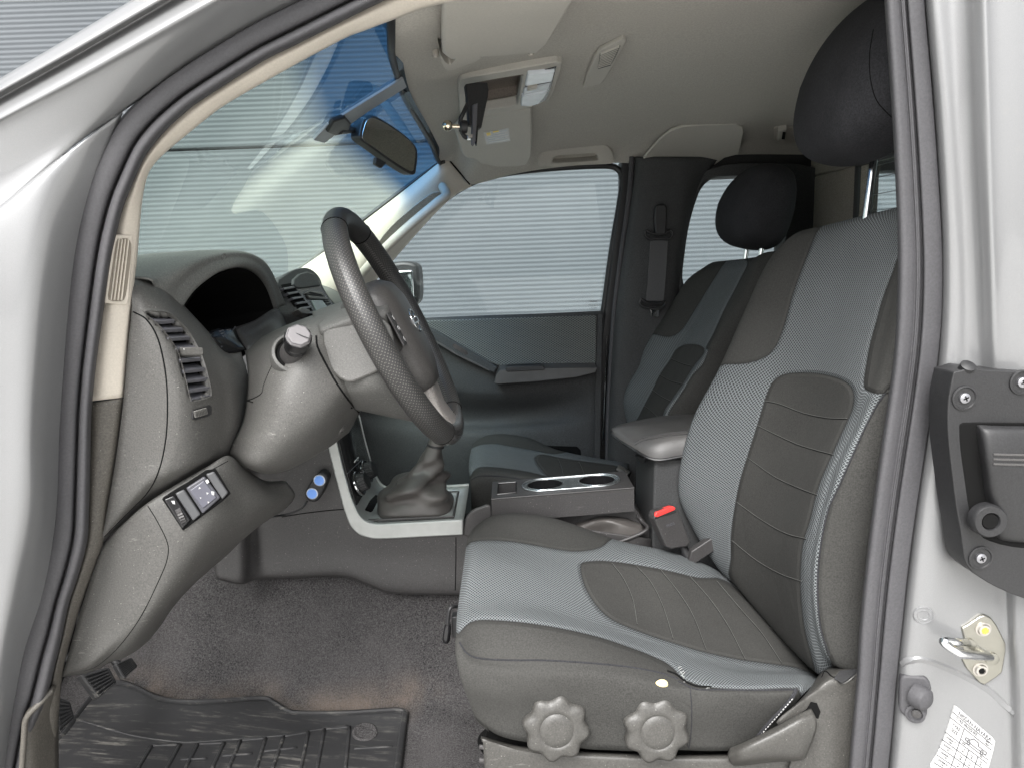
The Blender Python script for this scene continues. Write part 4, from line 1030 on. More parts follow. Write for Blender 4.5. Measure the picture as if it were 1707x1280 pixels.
# stitches on the inner side of the rim
M['stitch'] = simple('thread', (0.10, 0.095, 0.09), 0.7)
for sg in (1, -1):
    mb = MB()
    for k in range(70):
        a = math.radians(30 + 122 * k / 69) * sg
        for s in (1, -1):
            c = wp(a); rad = (wp(a) - WC).normalized(); tan = wn_.cross(rad)
            p0 = c - rad * 0.0196; mb.tube([p0 + tan * 0.0012, p0 - tan * 0.0010 + wn_ * 0.0035 * s - rad * -0.0003], 0.0006, 5)
    mb.obj('rim_stitching', M['stitch'], sw)
# hub: airbag pad, spokes and lower trim, lofted in the wheel's plane
def hubloop(w, top, bot, h, rnd=0.5, n=40, cy=0.0):
    out = []
    for k in range(n):
        a = 2 * math.pi * k / n; ca, sa = math.cos(a), math.sin(a)
        y = math.copysign(abs(sa) ** rnd, sa) * w; d = math.copysign(abs(ca) ** rnd, ca)
        d = d * bot if d > 0 else d * top
        y *= 1 - 0.28 * max(0, d / bot) if d > 0 else 1
        out.append(WC + wy * y + wd * (d + cy) + wn_ * h)
    return [WC + (p - WC) * 1.08 for p in out]
def loft(name, loops, mat, parent, cap=True, **k):
    n = len(loops[0]); vs = [p for l in loops for p in l]; fs = []
    for i in range(len(loops) - 1):
        for j in range(n): fs.append((i * n + j, i * n + (j + 1) % n, (i + 1) * n + (j + 1) % n, (i + 1) * n + j))
    if cap: fs += [tuple(range(n))[::-1], tuple((len(loops) - 1) * n + j for j in range(n))]
    return mk(name, vs, fs, mat, parent, **k)
M['hub'] = plastic('hub_plastic', (0.055, 0.052, 0.050), 0.42, 1100, 0.3, 0.05)
pad = loft('airbag_pad', [hubloop(0.070, 0.075, 0.105, -0.055), hubloop(0.085, 0.085, 0.115, -0.02), hubloop(0.085, 0.083, 0.113, 0.004), hubloop(0.076, 0.072, 0.104, 0.018), hubloop(0.055, 0.052, 0.08, 0.026), hubloop(0.025, 0.022, 0.03, 0.029)], M['hub'], sw, angle=50)
for sg in (-1, 1):
    a_, b_ = V((0, 0, 0)), 0
    lo = []
    for t, hw, h0, h1 in ((0.07, 0.036, -0.03, 0.006), (0.11, 0.034, -0.028, 0.002), (0.15, 0.028, -0.022, -0.002), (0.196, 0.022, -0.012, 0.002)):
        c = WC + wy * (sg * t) + wd * (0.0 + 0.0 * t)
        lo.append([c + wd * (-hw) + wn_ * h1, c + wd * (-hw * .6) + wn_ * (h1 + .004), c + wd * (hw * .6) + wn_ * (h1 + .004), c + wd * hw + wn_ * h1, c + wd * hw + wn_ * h0, c + wd * (-hw) + wn_ * h0])
    sp = loft('wheel_spoke', lo, M['hub'], sw, bevel=0.004, angle=40)
    # button panel on each spoke
    mb = MB(); c = WC + wy * (sg * 0.098) + wn_ * 0.014
    mb.box(c, wy * 0.016, wd * 0.030, wn_ * 0.002); mb.obj('button_panel', M['dark'], sw, bevel=0.002)
    mb = MB()
    for k, dd_ in enumerate((-0.019, 0.0, 0.019)):
        mb.box(c + wd * dd_ + wn_ * 0.002, wy * 0.009, wd * 0.006, wn_ * 0.0012)
    mb.obj('wheel_buttons', M['black'], sw, bevel=0.001)
    mb = MB()
    for k, dd_ in enumerate((-0.019, 0.0, 0.019)):
        ring = [c + wd * (dd_ + 0.004 * math.cos(t)) + wy * (0.006 * math.sin(t)) + wn_ * 0.0036 for t in [2 * math.pi * q / 10 for q in range(10)]]
        if k != 1: mb.tube([ring[0], ring[5]], 0.0006, 5); mb.tube([ring[2], ring[7]], 0.0006, 5)
        else: mb.tube(ring, 0.0006, 5, True)
    mb.obj('button_marks', M['white_mark'], sw)
# emblem: ring with a bar across
mb = MB(); ring = [WC + wd * (0.020 * math.cos(t) + 0.002) + wy * (0.022 * math.sin(t)) + wn_ * 0.031 for t in [2 * math.pi * q / 28 for q in range(28)]]
mb.tube(ring, 0.0028, 8, True); mb.box(WC + wd * 0.002 + wn_ * 0.0315, wy * 0.030, wd * 0.0055, wn_ * 0.002); mb.obj('emblem', M['chrome'], sw, bevel=0.0005)
def text_mesh(name, s, size, o_, ex, ey, mat, parent, ext=0.0004):
    cu = bpy.data.curves.new(name, 'FONT'); cu.body = s; cu.size = size; cu.align_x = 'CENTER'; cu.align_y = 'CENTER'; cu.extrude = ext
    t = bpy.data.objects.new(name + '_tmp', cu); C.objects.link(t); dg = bpy.context.evaluated_depsgraph_get()
    me = bpy.data.meshes.new_from_object(t.evaluated_get(dg)); bpy.data.objects.remove(t)
    ez = ex.cross(ey).normalized(); vs = [o_ + ex * v.co.x + ey * v.co.y + ez * v.co.z for v in me.vertices]; fs = [tuple(p.vertices) for p in me.polygons]
    return mk(name, vs, fs, mat, parent, smooth=False)
text_mesh('emblem_lettering', 'NISSAN', 0.0105, WC + wd * 0.002 + wn_ * 0.0340, wy * -1, wd * -1, M['black'], sw)
# lower trim between hub and rim
lo = []
for d_, hw, h0, h1 in ((0.085, 0.048, -0.03, 0.016), (0.12, 0.044, -0.028, 0.012), (0.155, 0.040, -0.02, 0.008), (0.197, 0.046, -0.012, 0.014)):
    c = WC + wd * d_
    lo.append([c + wy * (-hw) + wn_ * h1 * .4, c + wy * (-hw * .7) + wn_ * h1, c + wy * (hw * .7) + wn_ * h1, c + wy * hw + wn_ * h1 * .4, c + wy * hw * .9 + wn_ * h0, c - wy * hw * .9 + wn_ * h0])
loft('lower_spoke', lo, plastic('spoke_silver', (0.20, 0.185, 0.175), 0.35, 900, 0.15, 0.04), sw, bevel=0.004)

# lower dash panel ---------------------------------------------------
lp = patch('lower_dash_panel', [
    [(170, 905, 1.0), (208, 870, 1.0), (246, 838, 1.0), (300, 804, 1.02), (345, 779, 1.04), (381, 760, 1.07), (405, 776, 1.12), (440, 800, 1.17), (475, 800, 1.24)],
    [(172, 909, .985), (208, 873, .985), (247, 841, .985), (301, 808, 1.0), (346, 783, 1.02), (381, 765, 1.05), (408, 784, 1.10), (443, 808, 1.15), (480, 805, 1.2)],
    [(160, 938, .98), (213, 902, .98), (264, 873, .98), (320, 855, .995), (365, 835, 1.02), (400, 825, 1.06), (432, 830, 1.10), (462, 833, 1.15), (492, 826, 1.22)],
    [(145, 982, .98), (213, 946, .98), (279, 905, .98), (325, 900, .995), (362, 885, 1.025), (397, 870, 1.065), (428, 862, 1.11), (452, 856, 1.16), (472, 850, 1.24)],
    [(130, 1030, .98), (198, 992, .98), (267, 962, .98), (300, 960, .995), (330, 945, 1.025), (355, 930, 1.065), (380, 915, 1.11), (400, 903, 1.15), (425, 880, 1.22)],
    [(118, 1075, .98), (180, 1045, .98), (236, 1024, .98), (258, 1025, .995), (275, 1015, 1.025), (290, 1000, 1.065), (310, 982, 1.11), (332, 962, 1.15), (372, 930, 1.22)],
    [(105, 1121, .985), (150, 1106, .98), (185, 1085, .985), (215, 1080, 1.0), (235, 1072, 1.03), (253, 1060, 1.07), (270, 1035, 1.1), (290, 1010, 1.13), (312, 980, 1.22)],
    [(104, 1128, 1.02), (150, 1120, 1.02), (182, 1104, 1.02), (206, 1096, 1.04), (230, 1082, 1.07), (250, 1064, 1.1), (268, 1042, 1.14), (284, 1018, 1.18), (310, 985, 1.26)]], M['dash'], T, nu=7, nv=6, solid=0.004)
S_lp = surf_of(lp)
seam('panel_joint', [(246, 842), (262, 868), (279, 904), (279, 930), (267, 962), (236, 1025), (200, 1075), (164, 1108), (140, 1118)], S_lp, 0.0009, M['void'], lp, off=-0.0005)
seam('panel_joint', [(272, 829), (300, 811), (345, 787), (380, 768)], S_lp, 0.001, M['void'], lp, off=-0.0006)
spl = S_lp.hit(328, 832)
def sq(a, b, c, d): return [a, b, c, d]
sws = [((273, 832), (290, 825), (318, 866), (304, 881)), ((292, 822), (307, 815), (335, 857), (322, 868)), ((310, 813), (341, 793), (368, 829), (338, 856)), ((343, 790), (357, 785), (381, 821), (371, 832))]
for k, q in enumerate(sws):
    m_ = M['black_gloss'] if k == 0 else (simple('switch_grey', (0.062, 0.062, 0.072), 0.4) if k in (2,) else simple('blank_grey', (0.066, 0.067, 0.070), 0.45))
    o = slab('dash_switch' if k in (0, 2) else 'switch_blank', list(q), spl, 0.005, m_, T if False else lp, bevel=0.0025, seg=3)
slab('switch_plate', [(316, 817), (340, 800), (362, 829), (338, 847)], spl, 0.0068, simple('switch_grey2', (0.085, 0.085, 0.105), 0.35), lp, bevel=0.0015)
slab('switch_plate', [(270, 831), (344, 783), (360, 781), (385, 822), (370, 836), (305, 884)], spl, 0.0012, M['void'], lp, bevel=0.001)
mb = MB()
for q in ([(332, 811), (335, 813), (331, 815)], [(344, 820), (348, 821), (345, 824)], [(333, 828), (336, 829), (334, 831)], [(346, 835), (349, 836), (347, 839)], [(342, 801), (346, 798), (349, 803), (345, 806)], [(352, 818), (357, 819), (357, 825), (353, 824)]): 
    fr, bk = slab_geo(q, spl, 0.0074, 0.0); mb.prism(fr, [p - spl[1] * 0.0006 for p in fr])
mb.obj('switch_marks', M['white_mark'], lp, smooth=False)
mb = MB()
for q in ([(285, 834), (291, 834), (292, 840), (288, 839)],):
    fr, bk = slab_geo(q, spl, 0.0074, 0.0); mb.prism(fr, [p - spl[1] * 0.0006 for p in fr])
mb.obj('switch_marks', M['white_mark'], lp, smooth=False)
x_, y_, z_ = frame_of(spl[1]); mb = MB(); c_ = onplane(303, 857, *spl)
ax = (onplane(318, 850, *spl) - onplane(303, 857, *spl)).normalized()
lathe(mb, c_ - ax * 0.006 - spl[1] * 0.005, ax, [(0.010, 0.0), (lambda a: 0.0155 + 0.0006 * math.cos(22 * a), 0.001), (lambda a: 0.0155 + 0.0006 * math.cos(22 * a), 0.008), (0.012, 0.009)], 132)
mb.obj('dimmer_wheel', M['dark'], lp)
# ---------------------------------------------------------------- centre console
YN, YF = 1.50, 1.72
cs = patch('console_side', [
    [(340, 700, 1.44), (395, 700, 1.46), (420, 700, 1.485), (445, 700, 1.50), (520, 700, YN), (548, 740, YN), (568, 815, YN), (590, 880, YN), (630, 890, YN), (766, 886, YN), (800, 868, YN), (900, 872, YN), (1085, 898, YN)],
    [(345, 830, 1.44), (398, 835, 1.455), (420, 838, 1.485), (445, 838, 1.50), (520, 835, YN), (545, 845, YN), (568, 865, YN), (592, 895, YN), (630, 904, YN), (766, 900, YN), (800, 885, YN), (900, 890, YN), (1085, 912, YN)],
    [(355, 930, 1.44), (400, 925, 1.45), (422, 920, 1.48), (447, 915, 1.50), (520, 910, YN), (545, 912, YN), (568, 915, YN), (595, 922, YN), (640, 930, YN), (766, 930, YN), (800, 930, YN), (900, 940, YN), (1085, 960, YN)],
    [(361, 962, 1.435), (400, 970, 1.445), (423, 963, 1.475), (450, 960, 1.495), (500, 958, 1.495), (539, 956, 1.495), (578, 958, 1.495), (612, 970, 1.495), (656, 984, 1.495), (766, 986, 1.495), (800, 987, YN), (900, 990, YN), (1085, 1000, YN)],
    [(364, 964, 1.46), (402, 971, 1.47), (425, 965, 1.5), (450, 962, 1.52), (500, 960, 1.52), (540, 958, 1.52), (580, 961, 1.52), (613, 973, 1.52), (658, 987, 1.52), (767, 989, 1.52), (800, 990, 1.53), (900, 995, 1.53), (1085, 1005, 1.53)]], M['dark'], T, nu=6, nv=6, solid=0.003)
S_cs = surf_of(cs)
seam('panel_joint', [(470, 861), (500, 856), (540, 851), (574, 848)], S_cs, 0.0012, M['void'], cs)
seam('panel_joint', [(760, 895), (760, 930), (759, 983)], S_cs, 0.0012, M['void'], cs)
# silver J trim, near side
oT = [(543, 735), (547, 748), (556, 785), (564, 815), (571, 842), (578, 863), (585, 878), (597, 890), (610, 895), (625, 898), (655, 897.5), (700, 895), (740, 893), (772, 891.5)]
iT = [(560, 733), (563, 745), (571, 779), (579, 807), (585, 828), (592, 845), (598, 857), (606, 866), (616, 871), (632, 873.5), (660, 872), (700, 870), (740, 867.5), (772, 865.5)]
st_ = MB(); n_ = len(oT)
O = cr([W(x, y, 1.488) for x, y in oT], 4); I = cr([W(x, y, 1.488) for x, y in iT], 4); n_ = len(O)
Ob = [p + V((0, 0.02, 0)) for p in O]; Ib = [p + V((0, 0.012, 0)) for p in I]
tr = loft('console_trim', [[O[i], I[i], Ib[i], Ob[i]] for i in range(n_)], M['silver'], T, bevel=0.003, seg=3)
# flat top of the trim, as seen from above, and its far rail
zt = W(700, 871, 1.49).z
def TZ(px, Y, z=None):
    """point at the height of the console top, at pixel column px and depth Y"""
    z = zt if z is None else z; lo_, hi_ = 300.0, 1300.0
    for _ in range(40):
        m_ = (lo_ + hi_) / 2
        if W(px, m_, Y).z > z: lo_ = m_
        else: hi_ = m_
    return W(px, lo_, Y)
A_ = cr([V(p) for p in [I[k] for k in range(0, n_, 4)]], 3)
B_ = []
for p in A_: B_.append(V((p.x + 0.0, YF, p.z + 0.004)))
ff = mk('console_fascia', A_ + [p.lerp(q, 0.06) - V((0, 0, 0.006)) - (V((-1, 0, 1)).normalized() * 0.0) for p, q in zip(A_, B_)] + [p.lerp(q, 0.94) - V((0, 0, 0.006)) for p, q in zip(A_, B_)] + B_,
        [(r * len(A_) + i, r * len(A_) + i + 1, (r + 1) * len(A_) + i + 1, (r + 1) * len(A_) + i) for r in range(3) for i in range(len(A_) - 1)], M['silver_top'], tr, solid=0.002)
S_ff = surf_of(ff)
mb = MB(); mb.tube([p + V((0, 0.0, 0.0)) for p in B_], 0.0042, 8); mb.obj('trim_rail', M['silver'], tr)
# upright face of the stack (dark) inside the trim
k_ = len(A_)
up_i = [i for i, p in enumerate(A_) if p.z > A_[-1].z + 0.035]
Fn = [A_[i] for i in up_i]; 
off_ = V((0.004, 0, 0.003))
face = mk('climate_panel', [p + V((0.003, 0.010, 0.002)) for p in Fn] + [V((p.x + 0.003, YF - 0.01, p.z + 0.006)) for p in Fn], [(i, i + 1, len(Fn) + i + 1, len(Fn) + i) for i in range(len(Fn) - 1)], M['black_gloss'], T, solid=0.003)
S_cf = surf_of(face)
p, n = S_cf.hit(606, 800); n = V((0.93, -0.05, 0.35)).normalized()
def dial(px, py, Y):
    c = W(px, py, Y); mb = MB(); lathe(mb, c - n * 0.004, n, [(0.027, 0.0), (0.027, 0.004), (0.022, 0.005), (lambda a: 0.021 + 0.0006 * math.cos(24 * a), 0.006), (lambda a: 0.019 + 0.0006 * math.cos(24 * a), 0.022), (0.017, 0.024)], 96)
    o = mb.obj('climate_dial', M['black'], face, angle=30)
    mb = MB(); lathe(mb, c - n * 0.002, n, [(0.0285, 0.0), (0.0285, 0.003), (0.027, 0.004), (0.0265, 0.001)], 32); mb.obj('dial_ring', M['chrome'], face)
dial(599, 805, 1.53); dial(612, 785, 1.64)
mb = MB(); mb.box(W(594, 766, 1.56), V((0.0005, 0.02, 0)), V((0.001, 0, -0.0004)), V((0.0003, 0, 0.001))); mb.obj('climate_mark', M['white_mark'], face)
seam('panel_joint', [(578, 790), (590, 778), (603, 766)], S_cf, 0.001, M['slat'], face, off=0.0005)
# notch piece at the end of the fascia
npl = planeof((780, 860, 1.505), (815, 858, 1.505), (800, 880, 1.505))
slab('trim_end', c2([(772, 893), (773, 875), (778, 860), (788, 850), (800, 845), (818, 842), (818, 875), (800, 880), (788, 893)], 2, True), npl, 0.006, M['dark'], cs, bevel=0.004)
# gear gaiter
GC = V((W(694, 835, 1.61).x, 1.605, zt - 0.004))
loops = []
random.seed(3)
prof_ = [(0.086, 0.078, 0.0, 0.0, 0.0), (0.088, 0.080, 0.010, 0.0, 0.0), (0.082, 0.076, 0.026, -0.002, .2), (0.078, 0.071, 0.042, -0.002, .7), (0.072, 0.064, 0.058, 0.004, 1.), (0.060, 0.054, 0.070, 0.014, 1.), (0.040, 0.036, 0.082, 0.024, .9), (0.031, 0.030, 0.097, 0.032, .7), (0.029, 0.028, 0.112, 0.038, .6), (0.025, 0.024, 0.126, 0.043, .4), (0.020, 0.020, 0.142, 0.050, .1), (0.0165, 0.0165, 0.158, 0.056, 0)]
prof_ = [tuple(q) for q in cr([V(p[:3]) for p in prof_], 4)], cr([V((p[3], p[4], 0)) for p in prof_], 4)
ng = 72
for (rx, ry, h), q in zip(*prof_):
    l = []
    for k in range(ng):
        a = 2 * math.pi * k / ng; e = 0.55 + 0.45 * min(1, h / 0.06)
        fold = q.y * (0.24 * math.sin(2 * a + h * 75 + 0.6) + 0.16 * math.sin(3 * a - h * 110 + 1.4) + 0.06 * math.sin(5 * a + h * 150))
        x = math.copysign(abs(math.cos(a)) ** e, math.cos(a)) * rx * (1 + fold); y = math.copysign(abs(math.sin(a)) ** e, math.sin(a)) * ry * (1 + fold)
        l.append(GC + V((x + q.x, y, h + q.y * 0.006 * math.sin(2 * a + 1.5 + h * 40))))
    loops.append(l)
gl = empty('gear_lever', GC, T)
loft('lever_gaiter', loops, M['gaiter'], gl, angle=180)
top = GC + V((0.056, 0, 0.158)); dirn = V((0.22, 0, 0.97)).normalized()
mb = MB(); lathe(mb, top - dirn * 0.012, dirn, [(0.0175, 0), (0.0195, 0.006), (0.0175, 0.012), (0.0165, 0.03), (0.0175, 0.06), (0.022, 0.085), (0.026, 0.105), (0.024, 0.125), (0.014, 0.135)], 28); mb.obj('lever_knob', M['gaiter'], gl)
mb = MB(); lathe(mb, top - dirn * 0.014, dirn, [(0.0165, 0), (0.0205, 0.002), (0.0205, 0.006), (0.0165, 0.008)], 28); mb.obj('knob_collar', M['black'], gl)
mb = MB()
fr = [GC + V((x, y, 0.006)) for x, y in [(-0.105, -0.088), (0.094, -0.088), (0.094, 0.088), (-0.105, 0.088)]]
mb.tube([p - V((0, 0, 0.002)) for p in fr], 0.004, 8, True); mb.obj('gaiter_frame', M['dark'], gl)
# low well in front of the lever (black gloss tray)
slab('coin_tray', [(604, 848), (612, 838), (626, 824), (634, 826), (630, 848), (618, 853)], S_ff.hit(618, 842), 0.001, M['black_gloss'], tr, bevel=0.001, d=0)

# cup holder box -------------------------------------------------------
cb = MB()
nt_ = [W(819, 831, YN), W(1057, 812, YN), W(1057, 852, YN), W(819, 861, YN)]
zc = (nt_[0].z, nt_[1].z)
YB = 1.625
top_near = W(819, 822, YN + 0.006)
box = [nt_[0], nt_[1], nt_[2], nt_[3]]
# top face is cut for the cups: build it as a lattice-free frame
o_x0, o_x1 = nt_[0].x, nt_[1].x
zf = lambda x: zc[0] + (zc[1] - zc[0]) * (x - o_x0) / (o_x1 - o_x0)
def tp(x, y, dz=0.0): return V((x, y, zf(x) + dz))
def capsule(x0, x1, yc, r, n=12):
    o = []
    for k in range(n + 1): a = -math.pi / 2 + math.pi * k / n; o.append((x1 - r + r * math.cos(a), yc + r * math.sin(a)))
    for k in range(n + 1): a = math.pi / 2 + math.pi * k / n; o.append((x0 + r + r * math.cos(a), yc + r * math.sin(a)))
    return o
cbo = empty('cup_holder', (0, 1.61, 0.8), T)
# outlines on the top: oval cup well and the small square tray
ov = capsule(o_x0 + 0.070, o_x1 - 0.022, 1.566, 0.044)
def ring_top(hole, outer, name, mat, parent):
    n = len(hole); bm = bmesh.new(); vo = [bm.verts.new(tp(x, y)) for x, y in outer]; vh = [bm.verts.new(tp(x, y)) for x, y in hole]
    es = [bm.edges.new((vo[i], vo[(i + 1) % len(vo)])) for i in range(len(vo))] + [bm.edges.new((vh[i], vh[(i + 1) % n])) for i in range(n)]
    bmesh.ops.triangle_fill(bm, use_beauty=True, edges=es)
    vs = [v.co.copy() for v in bm.verts]; bm.verts.index_update(); fs = [tuple(v.index for v in f.verts) for f in bm.faces]; bm.free()
    return vs, fs
mb = MB()
split = o_x0 + 0.062
vs, fs = ring_top(ov, [(split, YN), (o_x1, YN), (o_x1, YB), (split, YB)], '', None, None); mb.add(vs, fs)
sqr = [(o_x0 + 0.014, YN + 0.026), (o_x0 + 0.056, YN + 0.026), (o_x0 + 0.056, YB - 0.022), (o_x0 + 0.014, YB - 0.022)]
vs, fs = ring_top(sqr, [(o_x0, YN), (split, YN), (split, YB), (o_x0, YB)], '', None, None); mb.add(vs, fs)
for loop_ in (ov, sqr):
    n = len(loop_); t_ = [tp(x, y) for x, y in loop_]; d_ = [p - V((0, 0, 0.055)) for p in t_]
    mb.add(t_ + d_, [(i, (i + 1) % n, n + (i + 1) % n, n + i) for i in range(n)] + [tuple(range(n, 2 * n))])
H = V((0, 0, nt_[2].z - nt_[1].z)); c4 = [tp(o_x0, YN), tp(o_x1, YN), tp(o_x1, YB), tp(o_x0, YB)]
low4 = [p + V((0, 0, -0.055)) for p in c4]
mb.add(c4 + low4, [(i, (i + 1) % 4, 4 + (i + 1) % 4, 4 + i) for i in range(4)])
bx_ = mb.obj('holder_body', M['dark'], cbo, angle=30)
tube('holder_edge', [tp(x, y, -0.0012) for x, y in [(o_x0, YN + .001), (o_x1, YN + .001)]], 0.0022, M['dark'], cbo)
xa = o_x0 + 0.070; xb = o_x1 - 0.022
holes = [[(cx_ + 0.041 * math.cos(t), 1.566 + 0.037 * math.sin(t)) for t in [2 * math.pi * k / 28 for k in range(28)]] for cx_ in (xa + 0.052, xb - 0.052)]
bm = bmesh.new(); es = []
for lp_ in [ov] + holes:
    vv = [bm.verts.new(tp(x, y, 0.0015)) for x, y in lp_]; es += [bm.edges.new((vv[i], vv[(i + 1) % len(vv)])) for i in range(len(vv))]
bmesh.ops.triangle_fill(bm, use_beauty=True, edges=es); bm.verts.index_update()
mbz = MB(); mbz.add([v.co.copy() for v in bm.verts], [tuple(v.index for v in f.verts) for f in bm.faces]); bm.free()
mbz.tube([tp(x, y, 0.0018) for x, y in ov], 0.0028, 8, True)
for h in holes: mbz.tube([tp(x, y, 0.0018) for x, y in h], 0.0014, 6, True)
mbz.obj('cup_rim', simple('satin_chrome', (0.42, 0.44, 0.45), 0.22, 0.9), cbo, angle=60)
for h in holes:
    t_ = [tp(x, y, 0.001) for x, y in h]; n = len(h)
    mk('cup_well', t_ + [p - V((0, 0, 0.05)) for p in t_], [(i, (i + 1) % n, n + (i + 1) % n, n + i) for i in range(n)] + [tuple(range(n, 2 * n))], M['black_gloss'], cbo)
mb = MB(); mb.tube([tp(x, y, 0.0005) for x, y in sqr], 0.002, 6, True); mb.box(tp((sqr[0][0] + sqr[1][0]) / 2, 1.566, -0.03), V((0.017, 0, 0)), V((0, 0.03, 0)), V((0, 0, 0.004))); mb.obj('small_tray', M['black_gloss'], cbo)
# handbrake gaiter
prism('brake_tunnel', [(822, 852), (1058, 843), (1085, 884), (1085, 1000), (822, 1000)], 1.54, 1.70, M['dark'], T, bevel=0.004)
hb = MB()
hbb = patch('handbrake_gaiter', [
    [(960, 872, 1.538), (1000, 860, 1.538), (1040, 862, 1.538), (1072, 874, 1.538)],
    [(963, 878, 1.528), (1000, 868, 1.515), (1030, 869, 1.512), (1074, 880, 1.525)],
    [(966, 888, 1.518), (1005, 886, 1.520), (1035, 878, 1.505), (1073, 886, 1.515)],
    [(968, 896, 1.508), (1010, 900, 1.508), (1038, 900, 1.505), (1068, 892, 1.508)]], M['gaiter'], T, nu=5, nv=6, solid=0.003)
tube('gaiter_edge', [W(*p) for p in c3([(1000, 912, 1.50), (1040, 900, 1.50), (1079, 882, 1.50), (1070, 868, 1.53), (1062, 858, 1.535)], 4)], 0.004, M['dark'], hbb)
# armrest box
abx = MB(); zb = 0.66
an = [W(1091, 766, YN), W(1200, 760, YN)]
fx = an[0].x
pts = [V((fx, YN, an[0].z)), V((fx, YF, an[0].z + 0.004)), V((fx + 0.30, YF, an[0].z)), V((fx + 0.30, YN, an[0].z))]
abx.prism(pts, [V((p.x + (0.0 if k > 1 else -0.008), p.y, zb)) for k, p in enumerate(pts)])
ab = abx.obj('armrest_box', M['door'], T, bevel=0.006, seg=3)
lid = []
lo2 = [(1020, 717, 1.655), (1026, 726, 1.60), (1052, 743, 1.53), (1091, 763, 1.488), (1140, 757, 1.485), (1200, 750, 1.485), (1290, 745, 1.49), (1290, 725, 1.73), (1200, 722, 1.735), (1120, 722, 1.735), (1065, 718, 1.735), (1033, 715, 1.71)]
hi_ = [(1024, 712, 1.655), (1034, 714, 1.615), (1060, 727, 1.55), (1095, 729, 1.51), (1142, 722, 1.505), (1200, 716, 1.505), (1290, 714, 1.51), (1290, 690, 1.715), (1200, 690, 1.715), (1120, 692, 1.715), (1070, 699, 1.715), (1038, 706, 1.69)]
L0 = cr([W(*p) for p in lo2], 5, True); L2 = cr([W(*p) for p in hi_], 5, True)
cL = sum(L2, V()) / len(L2)
L1 = [a.lerp(b, 0.55) + (a - V((cL.x, cL.y, a.z))).normalized() * 0.004 for a, b in zip(L0, L2)]
Lm = [a + (b - a) * 0.0 - V((0, 0, 0.008)) for a, b in zip(L0, L0)]
L3 = [p.lerp(cL, 0.12) + V((0, 0, 0.004)) for p in L2]; L4 = [p.lerp(cL, 0.5) + V((0, 0, 0.008)) for p in L2]
al = loft('armrest_lid', [Lm, L0, L1, L2, L3, L4], M['leather_grey'], T, angle=180)
S_al = surf_of(al)
for dy in (0, 4.5):
    tube('lid_stitching', [S_al.hit(x, y + dy)[0] for x, y in c2([(1058, 737), (1072, 730), (1095, 725), (1120, 721), (1150, 718)], 6)], 0.0011, M['black'], al)
mb = MB(); mb.tube([p - V((0, 0, 0.004)) for p in L0], 0.0035, 8, True); mb.obj('lid_edge', M['black_gloss'], al)
slab('lid_latch', [(1057, 758), (1075, 764), (1075, 771), (1068, 772)], (W(1068, 765, 1.56), V((-.8, -.5, -.3)).normalized()), 0.004, M['black'], al)
# belt buckle of the driver
bpn = planeof((1093, 858, 1.44), (1128, 842, 1.46), (1120, 905, 1.44))
bk_ = slab('belt_buckle', [(1090, 862), (1093, 852), (1125, 842), (1130, 846), (1152, 903), (1146, 911), (1118, 915), (1110, 909)], bpn, 0.012, M['dark'], T, d=0.014, bevel=0.004, seg=3)
bk_['label'] = "driver's belt buckle with its red release button"
slab('release_button', [(1092, 860), (1094, 853), (1122, 843), (1127, 846), (1125, 850), (1096, 862)], bpn, 0.0145, M['red'], bk_, bevel=0.002)
slab('buckle_rim', [(1091, 864), (1093, 861), (1126, 850), (1128, 853)], bpn, 0.0135, M['chrome'], bk_, bevel=0.0)
text_mesh('buckle_lettering', 'PRESS', 0.008, onplane(1118, 874, bpn[0] + bpn[1] * 0.0125, bpn[1]), (onplane(1130, 869, *bpn) - onplane(1110, 877, *bpn)).normalized(), (onplane(1110, 860, *bpn) - onplane(1118, 880, *bpn)).normalized(), M['slat'], bk_)
tube('belt_stalk', [W(1135, 905, 1.46), W(1150, 935, 1.45), W(1165, 960, 1.44)], 0.010, M['black'], bk_)
MB().box(W(1170, 915, 1.44), V((0.03, 0, 0.02)), V((0, 0.01, 0)), V((0.005, 0, 0.02))).obj('buckle_anchor', M['dark'], bk_, bevel=0.002)
# twin sockets on the console side
skp = S_cs.hit(524, 812)
sk_ = slab('power_socket', c2([(540, 788), (546, 795), (545, 806), (533, 830), (524, 837), (513, 834), (508, 824), (512, 812), (526, 792), (533, 787)], 3, True), skp, 0.028, M['black'], T, bevel=0.005, seg=3)
sk_['label'] = 'pair of blue lit sockets by the knee panel'
for (x, y) in ((532.5, 800), (520.5, 822)):
    c = onplane(x, y, skp[0] + skp[1] * 0.028, skp[1]); mb = MB(); lathe(mb, c - skp[1] * .002, skp[1], [(0.0125, 0), (0.0125, 0.003), (0.0105, 0.0036)], 28); mb.obj('socket_bezel', simple('socket_bezel', (0.5, 0.55, 0.65), 0.25, 0.5), sk_)
    mb = MB(); lathe(mb, c, skp[1], [(0.0105, 0), (0.0105, 0.0022), (0.004, 0.0026)], 28); mb.obj('socket_face', M['blue'], sk_)
tube('socket_cable', [W(*p) for p in c3([(512, 834, 1.47), (505, 845, 1.46), (490, 853, 1.46), (470, 858, 1.45), (440, 862, 1.40)], 5)], 0.0022, M['black'], sk_)

# ---------------------------------------------------------------- seats
def sdkey(polys):
    def mkf(k):
        P = polys[k]
        def f(p):
            if P is None: return -0.05
            x, y, z = proj(p)
            return sdpoly(x, y, P) * z / F
        return f
    return {'d%d' % k: mkf(k) for k in range(len(polys))}
def add_back(front, dx, dy=0.02, dz=-0.02):
    pass

